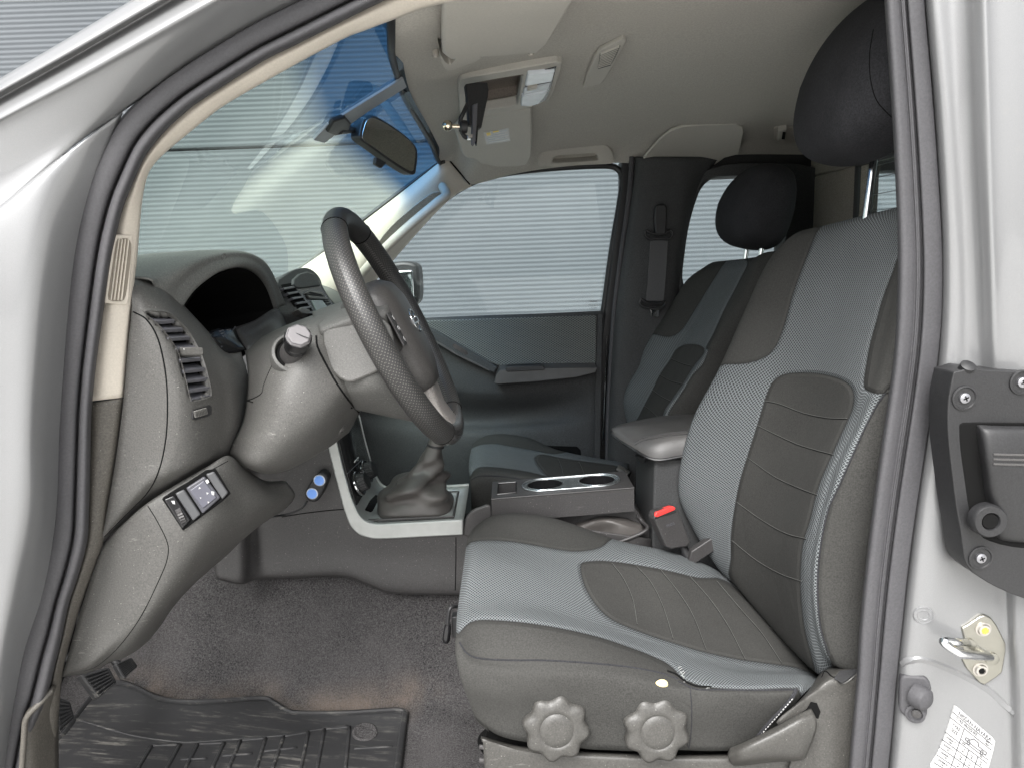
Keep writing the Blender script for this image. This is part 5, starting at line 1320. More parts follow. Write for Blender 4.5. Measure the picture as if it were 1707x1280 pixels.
# driver's backrest
F_ = [
 [(1205, 955, 1.45), (1224, 972, 1.38), (1285, 1042, 1.24), (1352, 1108, 1.06), (1372, 1092, 1.02), (1388, 1098, .99)],
 [(1150, 872, 1.48), (1219, 889, 1.38), (1277, 925, 1.24), (1336, 955, 1.06), (1350, 958, 1.025), (1366, 960, 1.0)],
 [(1132, 805, 1.48), (1232, 800, 1.38), (1299, 822, 1.24), (1364, 808, 1.06), (1384, 802, 1.025), (1404, 800, .99)],
 [(1155, 703, 1.48), (1266, 695, 1.37), (1340, 704, 1.24), (1411, 704, 1.06), (1431, 695, 1.022), (1452, 693, .985)],
 [(1200, 615, 1.48), (1296, 633, 1.36), (1362, 628, 1.24), (1424, 652, 1.065), (1450, 635, 1.022), (1480, 635, .98)],
 [(1240, 522, 1.48), (1314, 525, 1.37), (1384, 530, 1.24), (1445, 535, 1.09), (1475, 532, 1.03), (1505, 530, .98)],
 [(1277, 442, 1.47), (1340, 440, 1.37), (1410, 438, 1.24), (1468, 436, 1.11), (1495, 436, 1.05), (1525, 440, .99)],
 [(1312, 400, 1.45), (1362, 388, 1.37), (1425, 373, 1.24), (1478, 362, 1.15), (1505, 358, 1.08), (1530, 372, 1.0)]]
def seatback(F_, dxb, name, parent, keys, sideY, extra=0.10):
    rows = []
    for i, r in enumerate(F_):
        w = [W(*p) for p in r]
        t = i / (len(F_) - 1)
        th = dxb
        a = V((w[0].x + th * 0.45, w[0].y + 0.018, w[0].z - 0.01)); a2 = V((w[0].x + th, w[0].y - 0.005, w[0].z - 0.02))
        b = V((w[-1].x + th * 0.45, w[-1].y - 0.012, w[-1].z - 0.01)); b2 = V((w[-1].x + th, w[-1].y + 0.005, w[-1].z - 0.02))
        rows.append([a2, a] + w + [b, b2])
    lastr = rows[-1]; c = sum(lastr, V()) / len(lastr)
    r1 = [p + V((0.035, 0, 0.016)) for p in lastr]; r2 = [p.lerp(c, 0.0) + V((0.075, 0, 0.004)) for p in lastr]; r3 = [V((max(p.x, c.x) + 0.10, p.y, p.z - 0.06)) for p in lastr]
    for rr in (r1, r2, r3):
        rr[0].x = lastr[0].x + 0.02 + (rr[4].x - lastr[4].x) * 0.3; rr[-1].x = lastr[-1].x + 0.02 + (rr[4].x - lastr[4].x) * 0.3
    first = [p + V((0.06, 0, -0.03)) for p in rows[0]]
    rows = [first] + rows + [r1, r2, r3]
    return patch(name, rows, M['cloth'], parent, nu=10, nv=8, attrs=sdkey(keys), angle=180, solid=0.004)
ins = c2([(1221, 975), (1219, 930), (1219, 889), (1225, 845), (1234, 800), (1251, 745), (1267, 694), (1277, 661), (1287, 638), (1300, 627), (1320, 622.5), (1349, 622), (1375, 625), (1400, 632), (1415, 641), (1423, 656), (1421, 680), (1411, 704), (1389, 752), (1363, 813), (1350, 867), (1337, 911), (1334, 978), (1341, 1049), (1357, 1112), (1352, 1130), (1300, 1080)], 3, True)
upf = c2([(1180, 607), (1208, 607), (1230, 607), (1248, 605), (1271, 598), (1288, 585), (1298, 568), (1308, 540), (1316, 510), (1325, 480), (1343, 432), (1362, 386), (1385, 350), (1250, 350), (1180, 480)], 3, True)
upn = c2([(1520, 400), (1498, 428), (1488, 455), (1477, 483), (1468, 510), (1461, 537), (1451, 572), (1444, 610), (1440, 640), (1445, 650), (1472, 656), (1530, 640), (1560, 500)], 3, True)
sid = c2([(1476, 654), (1461, 676), (1443, 710), (1428, 743), (1415, 772), (1403, 800), (1390, 828), (1380, 850), (1368, 911), (1364, 950), (1363, 978), (1364, 1010), (1368, 1045), (1375, 1075), (1385, 1100), (1420, 1150), (1600, 1150), (1650, 600), (1500, 640)], 3, True)
ds = empty('driver_seat', W(1100, 1230, 1.24), T)
ds['label'] = "driver's seat in grey and black cloth with a worn edge"
bkr = seatback(F_, 0.12, 'backrest', ds, [ins, upf, upn, sid], .97)
S_bk = surf_of(bkr)
def seams(s, lines, mat, parent, r=0.0011, name='seat_seam', off=0.0002):
    mb = MB()
    for l in lines: seam_into(mb, l, s, r, off, n=8)
    if name == 'seat_seam' and mat is M['thread']:
        m2 = MB()
        for l in lines: seam_into(m2, [(x, y + 1.0) for x, y in l], s, r * 1.1, off, n=8)
        m2.obj('seat_seam', M['void'], parent); r = r * 1.0
        mb = MB()
        for l in lines: seam_into(mb, l, s, r, off + r * 0.5, n=8)
    return mb.obj(name, mat, parent)
M['thread'] = simple('seat_thread', (0.085, 0.085, 0.08), 0.8)
seams(S_bk, [[(1276, 668), (1300, 673), (1340, 688), (1380, 696), (1412, 697)], [(1262, 708), (1290, 722), (1330, 740), (1362, 750), (1389, 757)], [(1246, 762), (1290, 793), (1330, 812), (1362, 824)],
             [(1228, 836), (1270, 866), (1310, 888), (1344, 897)], [(1220, 900), (1260, 932), (1300, 955), (1336, 968)]], M['thread'], bkr, 0.0006)
seams(S_bk, [sid[0:0] + [(1476, 655), (1461, 677), (1443, 711), (1428, 744), (1403, 801), (1381, 850), (1368, 911), (1363, 978), (1368, 1045), (1383, 1092)]], M['headcloth'], bkr, 0.0012, 'seat_piping')

# driver's cushion
CU = [
 [(800, 990, 1.50), (795, 990, 1.44), (790, 1000, 1.36), (790, 1040, 1.24), (795, 1100, 1.12), (800, 1140, 1.04), (800, 1170, 1.0), (800, 1190, .985), (815, 1215, .99)],
 [(785, 925, 1.51), (783, 910, 1.45), (778, 925, 1.36), (771, 975, 1.24), (764, 1035, 1.12), (763, 1065, 1.04), (762, 1100, .99), (770, 1135, .972), (792, 1195, .985)],
 [(792, 885, 1.51), (788, 883, 1.45), (783, 900, 1.36), (777, 945, 1.24), (769, 1005, 1.12), (768, 1040, 1.04), (766, 1080, .985), (778, 1125, .965), (800, 1205, .98)],
 [(830, 862, 1.51), (828, 859, 1.45), (815, 895, 1.36), (805, 935, 1.24), (798, 995, 1.12), (800, 1036, 1.04), (800, 1094, .982), (815, 1130, .962), (835, 1225, .975)],
 [(900, 862, 1.51), (900, 861, 1.45), (895, 905, 1.36), (890, 950, 1.24), (885, 1005, 1.12), (880, 1036, 1.04), (880, 1100, .978), (890, 1140, .96), (900, 1240, .972)],
 [(965, 880, 1.51), (965, 878, 1.45), (960, 915, 1.36), (970, 970, 1.24), (985, 1030, 1.12), (965, 1055, 1.04), (970, 1104, .978), (975, 1145, .96), (975, 1247, .972)],
 [(1030, 905, 1.51), (1030, 902, 1.45), (1025, 925, 1.37), (1050, 995, 1.24), (1075, 1060, 1.12), (1050, 1080, 1.04), (1055, 1118, .978), (1055, 1155, .96), (1050, 1250, .972)],
 [(1110, 918, 1.50), (1110, 918, 1.45), (1110, 940, 1.37), (1130, 1015, 1.24), (1150, 1080, 1.12), (1130, 1105, 1.04), (1140, 1138, .978), (1140, 1165, .96), (1130, 1250, .972)],
 [(1175, 940, 1.50), (1178, 942, 1.44), (1180, 965, 1.37), (1215, 1040, 1.24), (1245, 1105, 1.12), (1230, 1122, 1.04), (1235, 1146, .978), (1225, 1170, .965), (1190, 1250, .975)],
 [(1215, 965, 1.48), (1222, 970, 1.44), (1240, 990, 1.37), (1290, 1055, 1.24), (1335, 1115, 1.12), (1330, 1125, 1.04), (1322, 1147, .98), (1300, 1175, .972), (1240, 1250, .98)],
 [(1240, 1000, 1.46), (1250, 1000, 1.42), (1275, 1010, 1.36), (1330, 1075, 1.24), (1368, 1130, 1.12), (1362, 1135, 1.04), (1345, 1150, .99), (1320, 1180, .985), (1260, 1250, .99)]]
ci = c2([(968, 941), (985, 935), (1015, 935), (1060, 941), (1110, 950), (1165, 963), (1215, 970), (1300, 1050), (1370, 1125), (1330, 1112), (1280, 1105), (1230, 1098), (1170, 1085), (1120, 1070), (1075, 1055), (1030, 1037), (1005, 1020), (985, 995), (973, 970)], 3, True)
cf = c2([(760, 925), (785, 903), (830, 900), (880, 906), (930, 915), (965, 918), (1000, 912), (1022, 896), (1060, 880), (1000, 820), (850, 820), (770, 840)], 3, True)
cn = c2([(740, 1075), (764, 1056), (780, 1040), (800, 1033), (850, 1035), (900, 1041), (950, 1050), (1000, 1062), (1040, 1075), (1080, 1090), (1115, 1107), (1135, 1128), (1150, 1136), (1180, 1145), (1250, 1149), (1325, 1147), (1335, 1160), (1400, 1300), (1100, 1400), (740, 1400)], 3, True)
def crease(p):
    w = max(0.0, min(1.0, (1.03 - p.y) / 0.05)); f = 0.0035 * noise.noise(V((p.x * 9, 0, p.z * 16))) + 0.0022 * noise.noise(V((p.x * 22 + p.z * 12, 3, p.z * 24)))
    return p + V((0, -f * w, 0.0018 * noise.noise(p * 8)))
cus = patch('seat_cushion', CU, M['cloth'], ds, nu=10, nv=9, disp=crease, attrs=sdkey([ci, cf, cn, [(0, 0), (1, 0), (0, 1)]]), angle=180, solid=0.004)
S_cu = surf_of(cus)
seams(S_cu, [[(1020, 938), (1040, 965), (1055, 1000), (1062, 1040)], [(1060, 942), (1085, 970), (1105, 1010), (1122, 1064)], [(1100, 948), (1130, 985), (1155, 1025), (1177, 1082)], [(1150, 960), (1185, 1000), (1215, 1045), (1242, 1098)], [(1195, 968), (1235, 1015), (1270, 1055), (1303, 1104)]], M['thread'], cus, 0.0006)
seams(S_cu, [[(766, 1070), (778, 1088), (800, 1097), (850, 1100), (900, 1100), (960, 1103), (1020, 1108), (1060, 1113), (1100, 1121), (1130, 1131)]], M['headcloth'], cus, 0.0014, 'seat_piping')
seams(S_cu, [[(1130, 1135), (1160, 1148), (1200, 1149), (1250, 1150), (1325, 1149)]], M['headcloth'], cus, 0.0012, 'seat_piping')
seams(S_cu, [[(1150, 1142), (1153, 1180), (1152, 1220), (1146, 1262)]], M['headcloth'], cus, 0.0008, 'seat_seam')
# welt at the rear corner of the valance with stitches
mb = MB(); seam_into(mb, [(1326, 1150), (1310, 1172), (1285, 1198), (1262, 1225)], S_cu, 0.003, 0.002, n=6); mb.obj('seat_piping', M['headcloth'], cus)
mb = MB()
for k in range(16):
    x, y = 1318 - k * 3.6, 1160 + k * 4.1; p, n = S_cu.hit(x, y); q, _ = S_cu.hit(x - 2, y + 2.2); mb.tube([p + n * 0.005, q + n * 0.005], 0.0008, 5)
mb.obj('seat_stitches', M['white_mark'], cus)
# worn hole with foam, and the torn seam
p, n = S_cu.hit(1103, 1140); mb = MB(); superq(mb, p, (rt * 1).normalized() * 0.0098, up.normalized() * 0.0075, n * 0.004, 1, 1, 10, 16); mb.obj('foam_hole', M['foam'], cus)
mb = MB()
random.seed(11)
for k in range(16):
    x = random.choice([1136, 1139, 1150, 1165, 1185]) + random.uniform(-5, 5); y = 1126 + (x - 1136) * 0.38 + random.uniform(-4, 3)
    if k < 12: x = 1130 + k * 1.1; y = 1112 + k * 2.2
    p, n = S_cu.hit(x, y); d_ = V((random.uniform(-1, 1), -0.3, random.uniform(-.6, 1))).normalized() * random.uniform(0.003, 0.006); mb.tube([p, p + n * 0.001 + d_ * .5, p + n * 0.002 + d_], 0.00045, 5)
mb.obj('torn_threads', M['foam_white'], cus)
mb = MB(); seam_into(mb, [(1112, 1118), (1128, 1124), (1142, 1135), (1160, 1143), (1185, 1145)], S_cu, 0.0022, 0.0, n=5); mb.obj('torn_seam', M['void'], cus)
# height knobs
for (x, y, ph) in ((926, 1205, 0.2), (1091, 1208, 0.35)):
    p, n_ = S_cu.hit(x, y); p = W(x, y, 0.972); n = V((0.02, -0.985, 0.17)).normalized()
    R = lambda a, b: (lambda t: b * 1.07 * (a + 0.075 * math.cos(8 * (t + ph))))
    mb = MB(); lathe(mb, p - n * 0.004, n, [(R(0.92, 0.045), 0.0), (R(0.99, 0.045), 0.004), (R(0.99, 0.045), 0.018), (R(0.95, 0.045), 0.023), (R(0.86, 0.044), 0.0265), (0.031, 0.0285), (0.0262, 0.0285), (0.0255, 0.0275), (0.0245, 0.0275), (0.0235, 0.0290), (0.012, 0.0296)], 160)
    mb.obj('height_knob', M['seatplast'], ds, angle=180)
# seat base rail, recliner cover and lever
base = patch('seat_base', [
    [(802, 1226, 1.02), (880, 1244, 1.0), (1000, 1252, 1.0), (1150, 1256, 1.0), (1320, 1250, 1.0), (1450, 1250, 1.0)],
    [(804, 1230, .985), (880, 1249, .975), (1000, 1258, .975), (1150, 1262, .975), (1320, 1262, .975), (1450, 1262, .975)],
    [(806, 1250, .975), (880, 1275, .97), (1000, 1285, .97), (1150, 1290, .97), (1320, 1290, .97), (1450, 1290, .97)],
    [(815, 1400, .98), (880, 1400, .975), (1000, 1400, .975), (1150, 1400, .975), (1320, 1400, .975), (1450, 1400, .975)]], M['seatplast'], ds, nu=5, nv=6, solid=0.004)
MB().box(W(850, 1300, 1.24), V((0.0, 0, 0)) + V((0.03, 0, 0)), V((0, 0.22, 0)), V((0, 0, 0.06))).obj('seat_frame', M['black'], ds)
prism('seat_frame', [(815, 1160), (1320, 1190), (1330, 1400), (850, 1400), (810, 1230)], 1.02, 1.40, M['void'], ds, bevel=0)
mb = MB()
for y in (1244, 1266): mb.tube([W(799, y, .985), W(808, y + 1, .985)], 0.0035, 8)
mb.obj('rail_bolts', M['dark'], ds)
cov = patch('recliner_cover', [
    [(1352, 1150, 1.02), (1362, 1128, 1.02), (1382, 1112, 1.02), (1420, 1112, 1.02), (1480, 1118, 1.02)],
    [(1320, 1178, .972), (1352, 1152, .965), (1385, 1128, .962), (1425, 1120, .962), (1480, 1126, .962)],
    [(1296, 1200, .962), (1335, 1178, .958), (1375, 1165, .955), (1425, 1160, .955), (1480, 1165, .955)],
    [(1300, 1215, .96), (1340, 1206, .957), (1372, 1200, .952), (1425, 1200, .953), (1480, 1205, .953)],
    [(1318, 1262, .962), (1345, 1255, .957), (1375, 1250, .948), (1425, 1250, .95), (1480, 1255, .95)],
    [(1310, 1300, .965), (1345, 1300, .957), (1372, 1300, .946), (1425, 1300, .948), (1480, 1300, .948)],
    [(1300, 1400, .965), (1345, 1400, .957), (1375, 1400, .946), (1425, 1400, .948), (1480, 1400, .948)]], M['seatplast'], ds, nu=6, nv=6, solid=0.004)
S_cv = surf_of(cov)
seam('cover_joint', [(1370, 1128), (1376, 1118), (1390, 1128), (1406, 1118)], S_cv, 0.001, M['void'], cov)
slab('cover_slot', [(1390, 1130), (1400, 1117), (1427, 1114), (1430, 1120), (1404, 1138)], S_cv.hit(1410, 1126), 0.001, M['black'], cov, bevel=0, d=0)
seam('cover_joint', [(1391, 1131), (1404, 1139), (1431, 1121)], S_cv, 0.0012, M['seatplast'], cov, off=0.001)
slab('lever_opening', [(1300, 1205), (1320, 1198), (1345, 1182), (1352, 1170), (1362, 1172), (1368, 1186), (1364, 1198), (1350, 1190), (1305, 1216)], S_cv.hit(1340, 1195), 0.0012, M['void'], cov, bevel=0, d=0)
lv = [[(1216, 1246, .955), (1240, 1236, .942), (1285, 1214, .938), (1330, 1190, .938), (1352, 1180, .945)],
      [(1213, 1256, .952), (1240, 1246, .930), (1285, 1226, .925), (1330, 1204, .925), (1360, 1196, .932)],
      [(1214, 1264, .952), (1240, 1258, .928), (1285, 1246, .922), (1330, 1228, .922), (1361, 1216, .930)],
      [(1218, 1272, .955), (1240, 1270, .935), (1285, 1264, .930), (1330, 1262, .930), (1345, 1258, .938)],
      [(1225, 1276, .965), (1245, 1275, .955), (1285, 1270, .955), (1325, 1268, .955), (1342, 1264, .955)]]
patch('recliner_lever', lv, M['seatplast'], ds, nu=6, nv=6, solid=0.006)['label'] = 'recline lever at the foot of the backrest'
# slide lever
tube('slide_lever', [W(*p) for p in c3([(775, 1010, 1.20), (758, 1010, 1.17), (750, 1014, 1.16), (747, 1030, 1.16), (746, 1045, 1.16)], 4)], 0.0035, M['black'], ds)
tube('lever_grip', [W(*p) for p in c3([(747, 1040, 1.16), (745, 1055, 1.16), (743, 1070, 1.16)], 3)], [0.005, 0.0065, 0.007, 0.0072, 0.0072, 0.0072, 0.005], M['black_gloss'], ds)
MB().box(W(765, 1040, 1.18), V((0.012, 0, 0)), V((0, 0.01, 0)), V((0, 0, 0.02))).obj('slide_latch', M['black'], ds, bevel=0.002)

# headrests --------------------------------------------------------------
def headrest(seat, cx, cy, cz, hw, hh, hd, tilt=0.22):
    c = V((cx, cy, cz)); az = V((tilt, 0, 1)).normalized() * hh; ax = V((1, 0, -tilt)).normalized() * hd
    def warp(x, y, z):
        k = 1 - 0.20 * max(0, z) ** 2 - 0.10 * max(0, -z) ** 2
        return x * (1 - 0.25 * max(0, z)) + 0.15 * z * z, y * k, z
    mb = MB(); superq(mb, c, ax, V((0, hw, 0)), az, 0.62, 0.78, 40, 56, warp)
    h = mb.obj('headrest', M['headcloth'], seat, angle=180)
    return h
hd_ = headrest(ds, 0.578, 1.195, 1.40 + 0.268, 0.168, 0.128, 0.068, 0.26)
S_hd = surf_of(hd_)
seams(S_hd, [[(1456, 50), (1450, 90), (1451, 130), (1460, 165), (1478, 188), (1500, 207)]], M['void'], hd_, 0.0007, 'headrest_seam')
for y_ in (1.10, 1.225):
    px_ = 0.598
    tube('headrest_post', [V((px_ + 0.01, y_, 1.44)), V((px_ + 0.02, y_, 1.56))], 0.0065, M['chrome'], ds)

# passenger's seat -------------------------------------------------------
ps = empty('passenger_seat', W(950, 900, 1.97), T)
ps['label'] = "passenger's seat in grey and black cloth"
PF = [
 [(1060, 745, 2.2), (1066, 748, 2.1), (1082, 752, 1.97), (1097, 756, 1.84), (1104, 758, 1.78)],
 [(1040, 682, 2.2), (1066, 690, 2.09), (1085, 690, 1.97), (1104, 692, 1.85), (1110, 692, 1.79)],
 [(1044, 648, 2.2), (1088, 650, 2.09), (1110, 650, 1.97), (1129, 652, 1.85), (1136, 654, 1.79)],
 [(1064, 612, 2.2), (1110, 610, 2.08), (1133, 608, 1.97), (1156, 608, 1.85), (1168, 608, 1.79)],
 [(1076, 578, 2.2), (1127, 580, 2.08), (1150, 575, 1.97), (1173, 582, 1.85), (1181, 582, 1.79)],
 [(1112, 520, 2.2), (1155, 525, 2.08), (1180, 520, 1.97), (1205, 520, 1.85), (1226, 522, 1.79)],
 [(1143, 470, 2.19), (1185, 470, 2.08), (1210, 470, 1.97), (1232, 470, 1.86), (1254, 470, 1.79)],
 [(1172, 447, 2.17), (1200, 444, 2.08), (1222, 442, 1.97), (1247, 438, 1.87), (1265, 431, 1.80)]]
pin = c2([(1060, 705), (1063, 698), (1074, 676), (1088, 650), (1100, 625), (1118, 599), (1127, 583), (1141, 575.5), (1155, 574.5), (1168, 577), (1174, 583), (1171, 592), (1155, 612), (1137, 641), (1118, 668), (1104, 694), (1095, 760), (1050, 760)], 3, True)
pup = c2([(1060, 556), (1090, 557), (1112, 562), (1127, 558), (1136, 550), (1145, 538), (1177, 486), (1202, 446), (1210, 425), (1120, 425), (1050, 520)], 3, True)
pnr = c2([(1249, 425), (1247, 440), (1228, 478), (1207, 518), (1197, 540), (1189, 558), (1177, 580), (1181, 583), (1172, 607), (1155, 625), (1136, 656), (1112, 694), (1100, 740), (1200, 760), (1330, 440)], 3, True)
pb = seatback(PF, 0.12, 'backrest', ps, [pin, pup, pnr, [(0, 0), (1, 0), (0, 1)]], 1.74)
S_pb = surf_of(pb)
seams(S_pb, [[(1119, 598), (1135, 605), (1153, 610)], [(1100, 625), (1117, 634), (1138, 640)], [(1088, 650), (1102, 660), (1118, 668)], [(1074, 676), (1086, 685), (1098, 696)]], M['thread'], pb, 0.0008)
PC = [
 [(800, 790, 2.2), (800, 790, 2.14), (800, 790, 2.07), (800, 800, 1.97), (800, 815, 1.85), (800, 825, 1.79), (800, 835, 1.75), (800, 850, 1.74)],
 [(789, 765, 2.21), (787, 752, 2.15), (786, 753, 2.07), (783, 768, 1.97), (782, 786, 1.85), (783, 796, 1.79), (784, 808, 1.735), (786, 850, 1.74)],
 [(797, 742, 2.21), (796, 733, 2.15), (794, 741, 2.07), (790, 754, 1.97), (789, 772, 1.85), (791, 783, 1.79), (792, 798, 1.73), (795, 850, 1.735)],
 [(828, 732, 2.21), (828, 723, 2.15), (822, 739, 2.07), (815, 750, 1.97), (812, 768, 1.85), (812, 776, 1.79), (812, 793, 1.73), (820, 850, 1.735)],
 [(880, 738, 2.21), (880, 729, 2.15), (880, 746, 2.07), (880, 762, 1.97), (878, 780, 1.85), (870, 786, 1.79), (870, 798, 1.73), (880, 850, 1.735)],
 [(940, 760, 2.21), (938, 752, 2.15), (938, 756, 2.07), (938, 775, 1.97), (938, 792, 1.85), (930, 798, 1.79), (930, 808, 1.73), (940, 850, 1.735)],
 [(1050, 780, 2.21), (1048, 772, 2.15), (1048, 780, 2.07), (1050, 800, 1.97), (1050, 815, 1.85), (1045, 820, 1.79), (1045, 830, 1.73), (1050, 870, 1.735)]]
pci = c2([(893, 762), (905, 757), (940, 764), (1060, 785), (1060, 830), (960, 805), (918, 796), (905, 784), (896, 772)], 3, True)
pcf = c2([(775, 752), (784, 748), (800, 741), (825, 739), (850, 743), (880, 748), (905, 753), (925, 756), (945, 752), (960, 740), (860, 700), (780, 715)], 3, True)
pcn = c2([(770, 800), (783, 795), (792, 782), (806, 778), (840, 780), (880, 786), (918, 796), (950, 806), (1050, 825), (1050, 900), (770, 900)], 3, True)
pc = patch('seat_cushion', PC, M['cloth'], ps, nu=8, nv=7, attrs=sdkey([pci, pcf, pcn, [(0, 0), (1, 0), (0, 1)]]), angle=180, solid=0.004)
S_pc = surf_of(pc)
seams(S_pc, [[(785, 800), (800, 793), (840, 794), (880, 800)]], M['headcloth'], pc, 0.0014, 'seat_piping')
seams(S_pc, [[(930, 764), (936, 780), (940, 798)], [(965, 770), (972, 786), (976, 806)]], M['thread'], pc, 0.0008)
ph_ = headrest(ps, 0.668, 1.955, 1.40 + 0.122, 0.166, 0.110, 0.080, 0.26)
for y_ in (1.90, 2.02): tube('headrest_post', [V((0.668, y_, 1.38)), V((0.676, y_, 1.44))], 0.0065, M['chrome'], ps)
mb = MB(); mb.tube([W(1048, 792, 1.9), W(1030, 780, 1.92)], 0.012, 8); mb.obj('belt_buckle', M['seatplast'], ps)
# ---------------------------------------------------------------- floor
def dustf(p):
    x, y, z = proj(p)
    L = [(195, 1135), (260, 1150), (320, 1170), (440, 1165), (480, 1185), (560, 1180), (660, 1165), (700, 1150)]
    d = min(math.hypot(x - a, y - b) for a, b in c2(L, 6)); return max(0.0, 1 - d / 52.0) ** 1.2
fl = patch('carpet', [
    [(150, 860, 1.56), (330, 860, 1.54), (420, 900, 1.53), (540, 910, 1.53), (650, 940, 1.53), (780, 950, 1.53), (1000, 950, 1.53)],
    [(150, 980, 1.54), (330, 965, 1.50), (420, 985, 1.515), (540, 975, 1.52), (650, 1000, 1.52), (780, 1005, 1.52), (1000, 1010, 1.52)],
    [(130, 1060, 1.48), (300, 1050, 1.47), (428, 1060, 1.49), (545, 1050, 1.48), (655, 1070, 1.48), (790, 1080, 1.48), (1000, 1100, 1.48)],
    [(110, 1120, 1.44), (280, 1115, 1.42), (430, 1140, 1.455), (550, 1130, 1.43), (665, 1150, 1.43), (800, 1165, 1.43), (1000, 1180, 1.43)],
    [(90, 1165, 1.38), (250, 1165, 1.36), (430, 1185, 1.375), (555, 1195, 1.37), (680, 1200, 1.37), (810, 1210, 1.37), (1000, 1220, 1.37)],
    [(60, 1230, 1.25), (230, 1240, 1.25), (430, 1250, 1.26), (560, 1255, 1.27), (690, 1262, 1.27), (820, 1265, 1.27), (1000, 1270, 1.27)],
    [(20, 1420, 1.00), (220, 1420, 1.00), (430, 1430, 1.0), (560, 1430, 1.0), (690, 1430, 1.0), (820, 1430, 1.0), (1000, 1440, 1.0)]], M['carpet'], T, nu=12, nv=12, solid=0.01, attrs={'dust': dustf},
    disp=lambda p: p + V((0, 0, 1)) * (0.004 * noise.noise(p * 9) + (-0.012 * math.exp(-((proj(p)[0] - 434 - 0.02 * (proj(p)[1] - 1000)) / 7.0) ** 2) if 985 < proj(p)[1] < 1170 else 0)))
S_fl = surf_of(fl)
# rubber mat: a thing of its own
ft = cr([V((x, y, 0)) for x, y in [(60, 1262), (103, 1236), (130, 1200), (164, 1160), (182, 1146), (205, 1143), (230, 1152), (261, 1168), (300, 1176), (360, 1176), (437, 1172), (458, 1179), (480, 1192), (500, 1195), (580, 1193), (655, 1189), (676, 1192)]], 6)
fb = [V((x, 1400, 0)) for x in (20, 60, 120, 170, 200, 230, 260, 300, 340, 380, 440, 460, 480, 500, 570, 630, 648)]
fb = cr(fb, 6); NR = 22
def onfl(x, y, up_=0.010):
    p, n = S_fl.hit(x, y); return p + n * up_
mg = []
for r in range(NR + 1):
    t = (r / NR) ** 1.1; mg.append([onfl(a.x + (b.x - a.x) * t, a.y + (b.y - a.y) * t) for a, b in zip(ft, fb)])
mv, mf, mu = gridmesh(mg)
mat_ = mk('floor_mat', mv, mf, M['mat'], None, uvs=mu, solid=0.006, off=0, angle=60)
tag(mat_, 'scuffed black rubber mat lying in the driver footwell', 'floor mat')
S_mt = surf_of(mat_)
edge_ = [mg[0][k] for k in range(len(ft))] + [mg[r][-1] for r in range(1, NR + 1)]
tube('mat_rim', edge_, [(0.0065, 0.0085)] * len(edge_), M['mat'], mat_, n=10)
# raised rib pattern
mb = MB()
def mline(a, b, r=0.003): seam_into(mb, [a, ((a[0] + b[0]) / 2, (a[1] + b[1]) / 2), b], S_mt, r, 0.003, n=3)
def mcurve(pts, r=0.003): seam_into(mb, pts, S_mt, r, 0.003, n=6)
mcurve([(128, 1200), (170, 1213), (215, 1226), (260, 1234), (310, 1239), (360, 1236), (420, 1232), (480, 1226), (540, 1216), (580, 1211)], 0.0025)
ribs = [((253, 1245), (226, 1290)), ((300, 1243), (274, 1290)), ((330, 1242), (305, 1290)), ((374, 1240), (350, 1290)), ((401, 1236), (378, 1290)), ((443, 1232), (425, 1290)), ((473, 1229), (452, 1290)), ((514, 1222), (500, 1290)), ((541, 1217), (527, 1290)), ((583, 1213), (575, 1290))]
for a, b in ribs: mline(a, b, 0.0036)
for a, b in (((253, 1245), (300, 1243)), ((330, 1242), (374, 1240)), ((401, 1236), (443, 1232)), ((473, 1229), (514, 1222)), ((541, 1217), (583, 1213)), ((590, 1250), (655, 1246)), ((300, 1268), (345, 1266)), ((370, 1262), (420, 1258)), ((440, 1254), (495, 1248))): mline(a, b, 0.003)
mb.obj('mat_ribs', M['mat'], mat_, angle=180)
c, n = S_mt.hit(608, 1222); c = c + n * 0.004; mb = MB(); lathe(mb, c, n, [(0.026, -0.003), (0.026, 0.001), (0.022, 0.003), (0.018, 0.001), (0.010, 0.002)], 28); mb.obj('mat_clip', M['carpet'], mat_)
# pedals --------------------------------------------------------------------
def pedal(name, q, Y, d, lines, lab):
    pl = planeof((q[0][0], q[0][1], Y + 0.02), (q[1][0], q[1][1], Y + 0.02), (q[2][0], q[2][1], Y - 0.01)); n_ = pl[1]
    pl = (W(q[0][0], q[0][1], Y), (V((0.75, -0.35, 0.5))).normalized())
    o = slab(name, q, pl, 0.0, M['pedal'], T, d=d, bevel=0.003); o['label'] = lab
    mb = MB()
    for k in range(lines):
        t = (k + 0.5) / lines; a = quad(*q[:4] if len(q) == 4 else (q[0], q[1], q[2], q[3]), 0.12, 0.88, t, min(1, t + 0.4 / lines)); fr, bk = slab_geo(a, pl, 0.0035, 0.001); mb.prism(fr, bk)
    mb.obj('pedal_tread', M['pedal'], o, bevel=0.0005)
    cc = sum((onplane(x, y, *pl) for x, y in q), V()) / len(q)
    tube('pedal_arm', [cc - pl[1] * d, cc + V((-0.09, 0.02, 0.06)), cc + V((-0.12, 0.03, 0.25))], 0.007, M['black'], o)
M['pedal'] = matrubber(); M['pedal'].name = 'pedal_rubber'
pedal('pedal', [(134, 1124), (182, 1110), (196, 1136), (164, 1163)], 1.18, 0.02, 7, 'brake pedal')
pedal('pedal', [(192, 1106), (220, 1094), (231, 1109), (207, 1132)], 1.27, 0.015, 9, 'accelerator pedal under the lower panel')
pedal('pedal', [(92, 1158), (118, 1168), (126, 1196), (98, 1225)], 1.06, 0.02, 8, 'clutch pedal beside the sill')

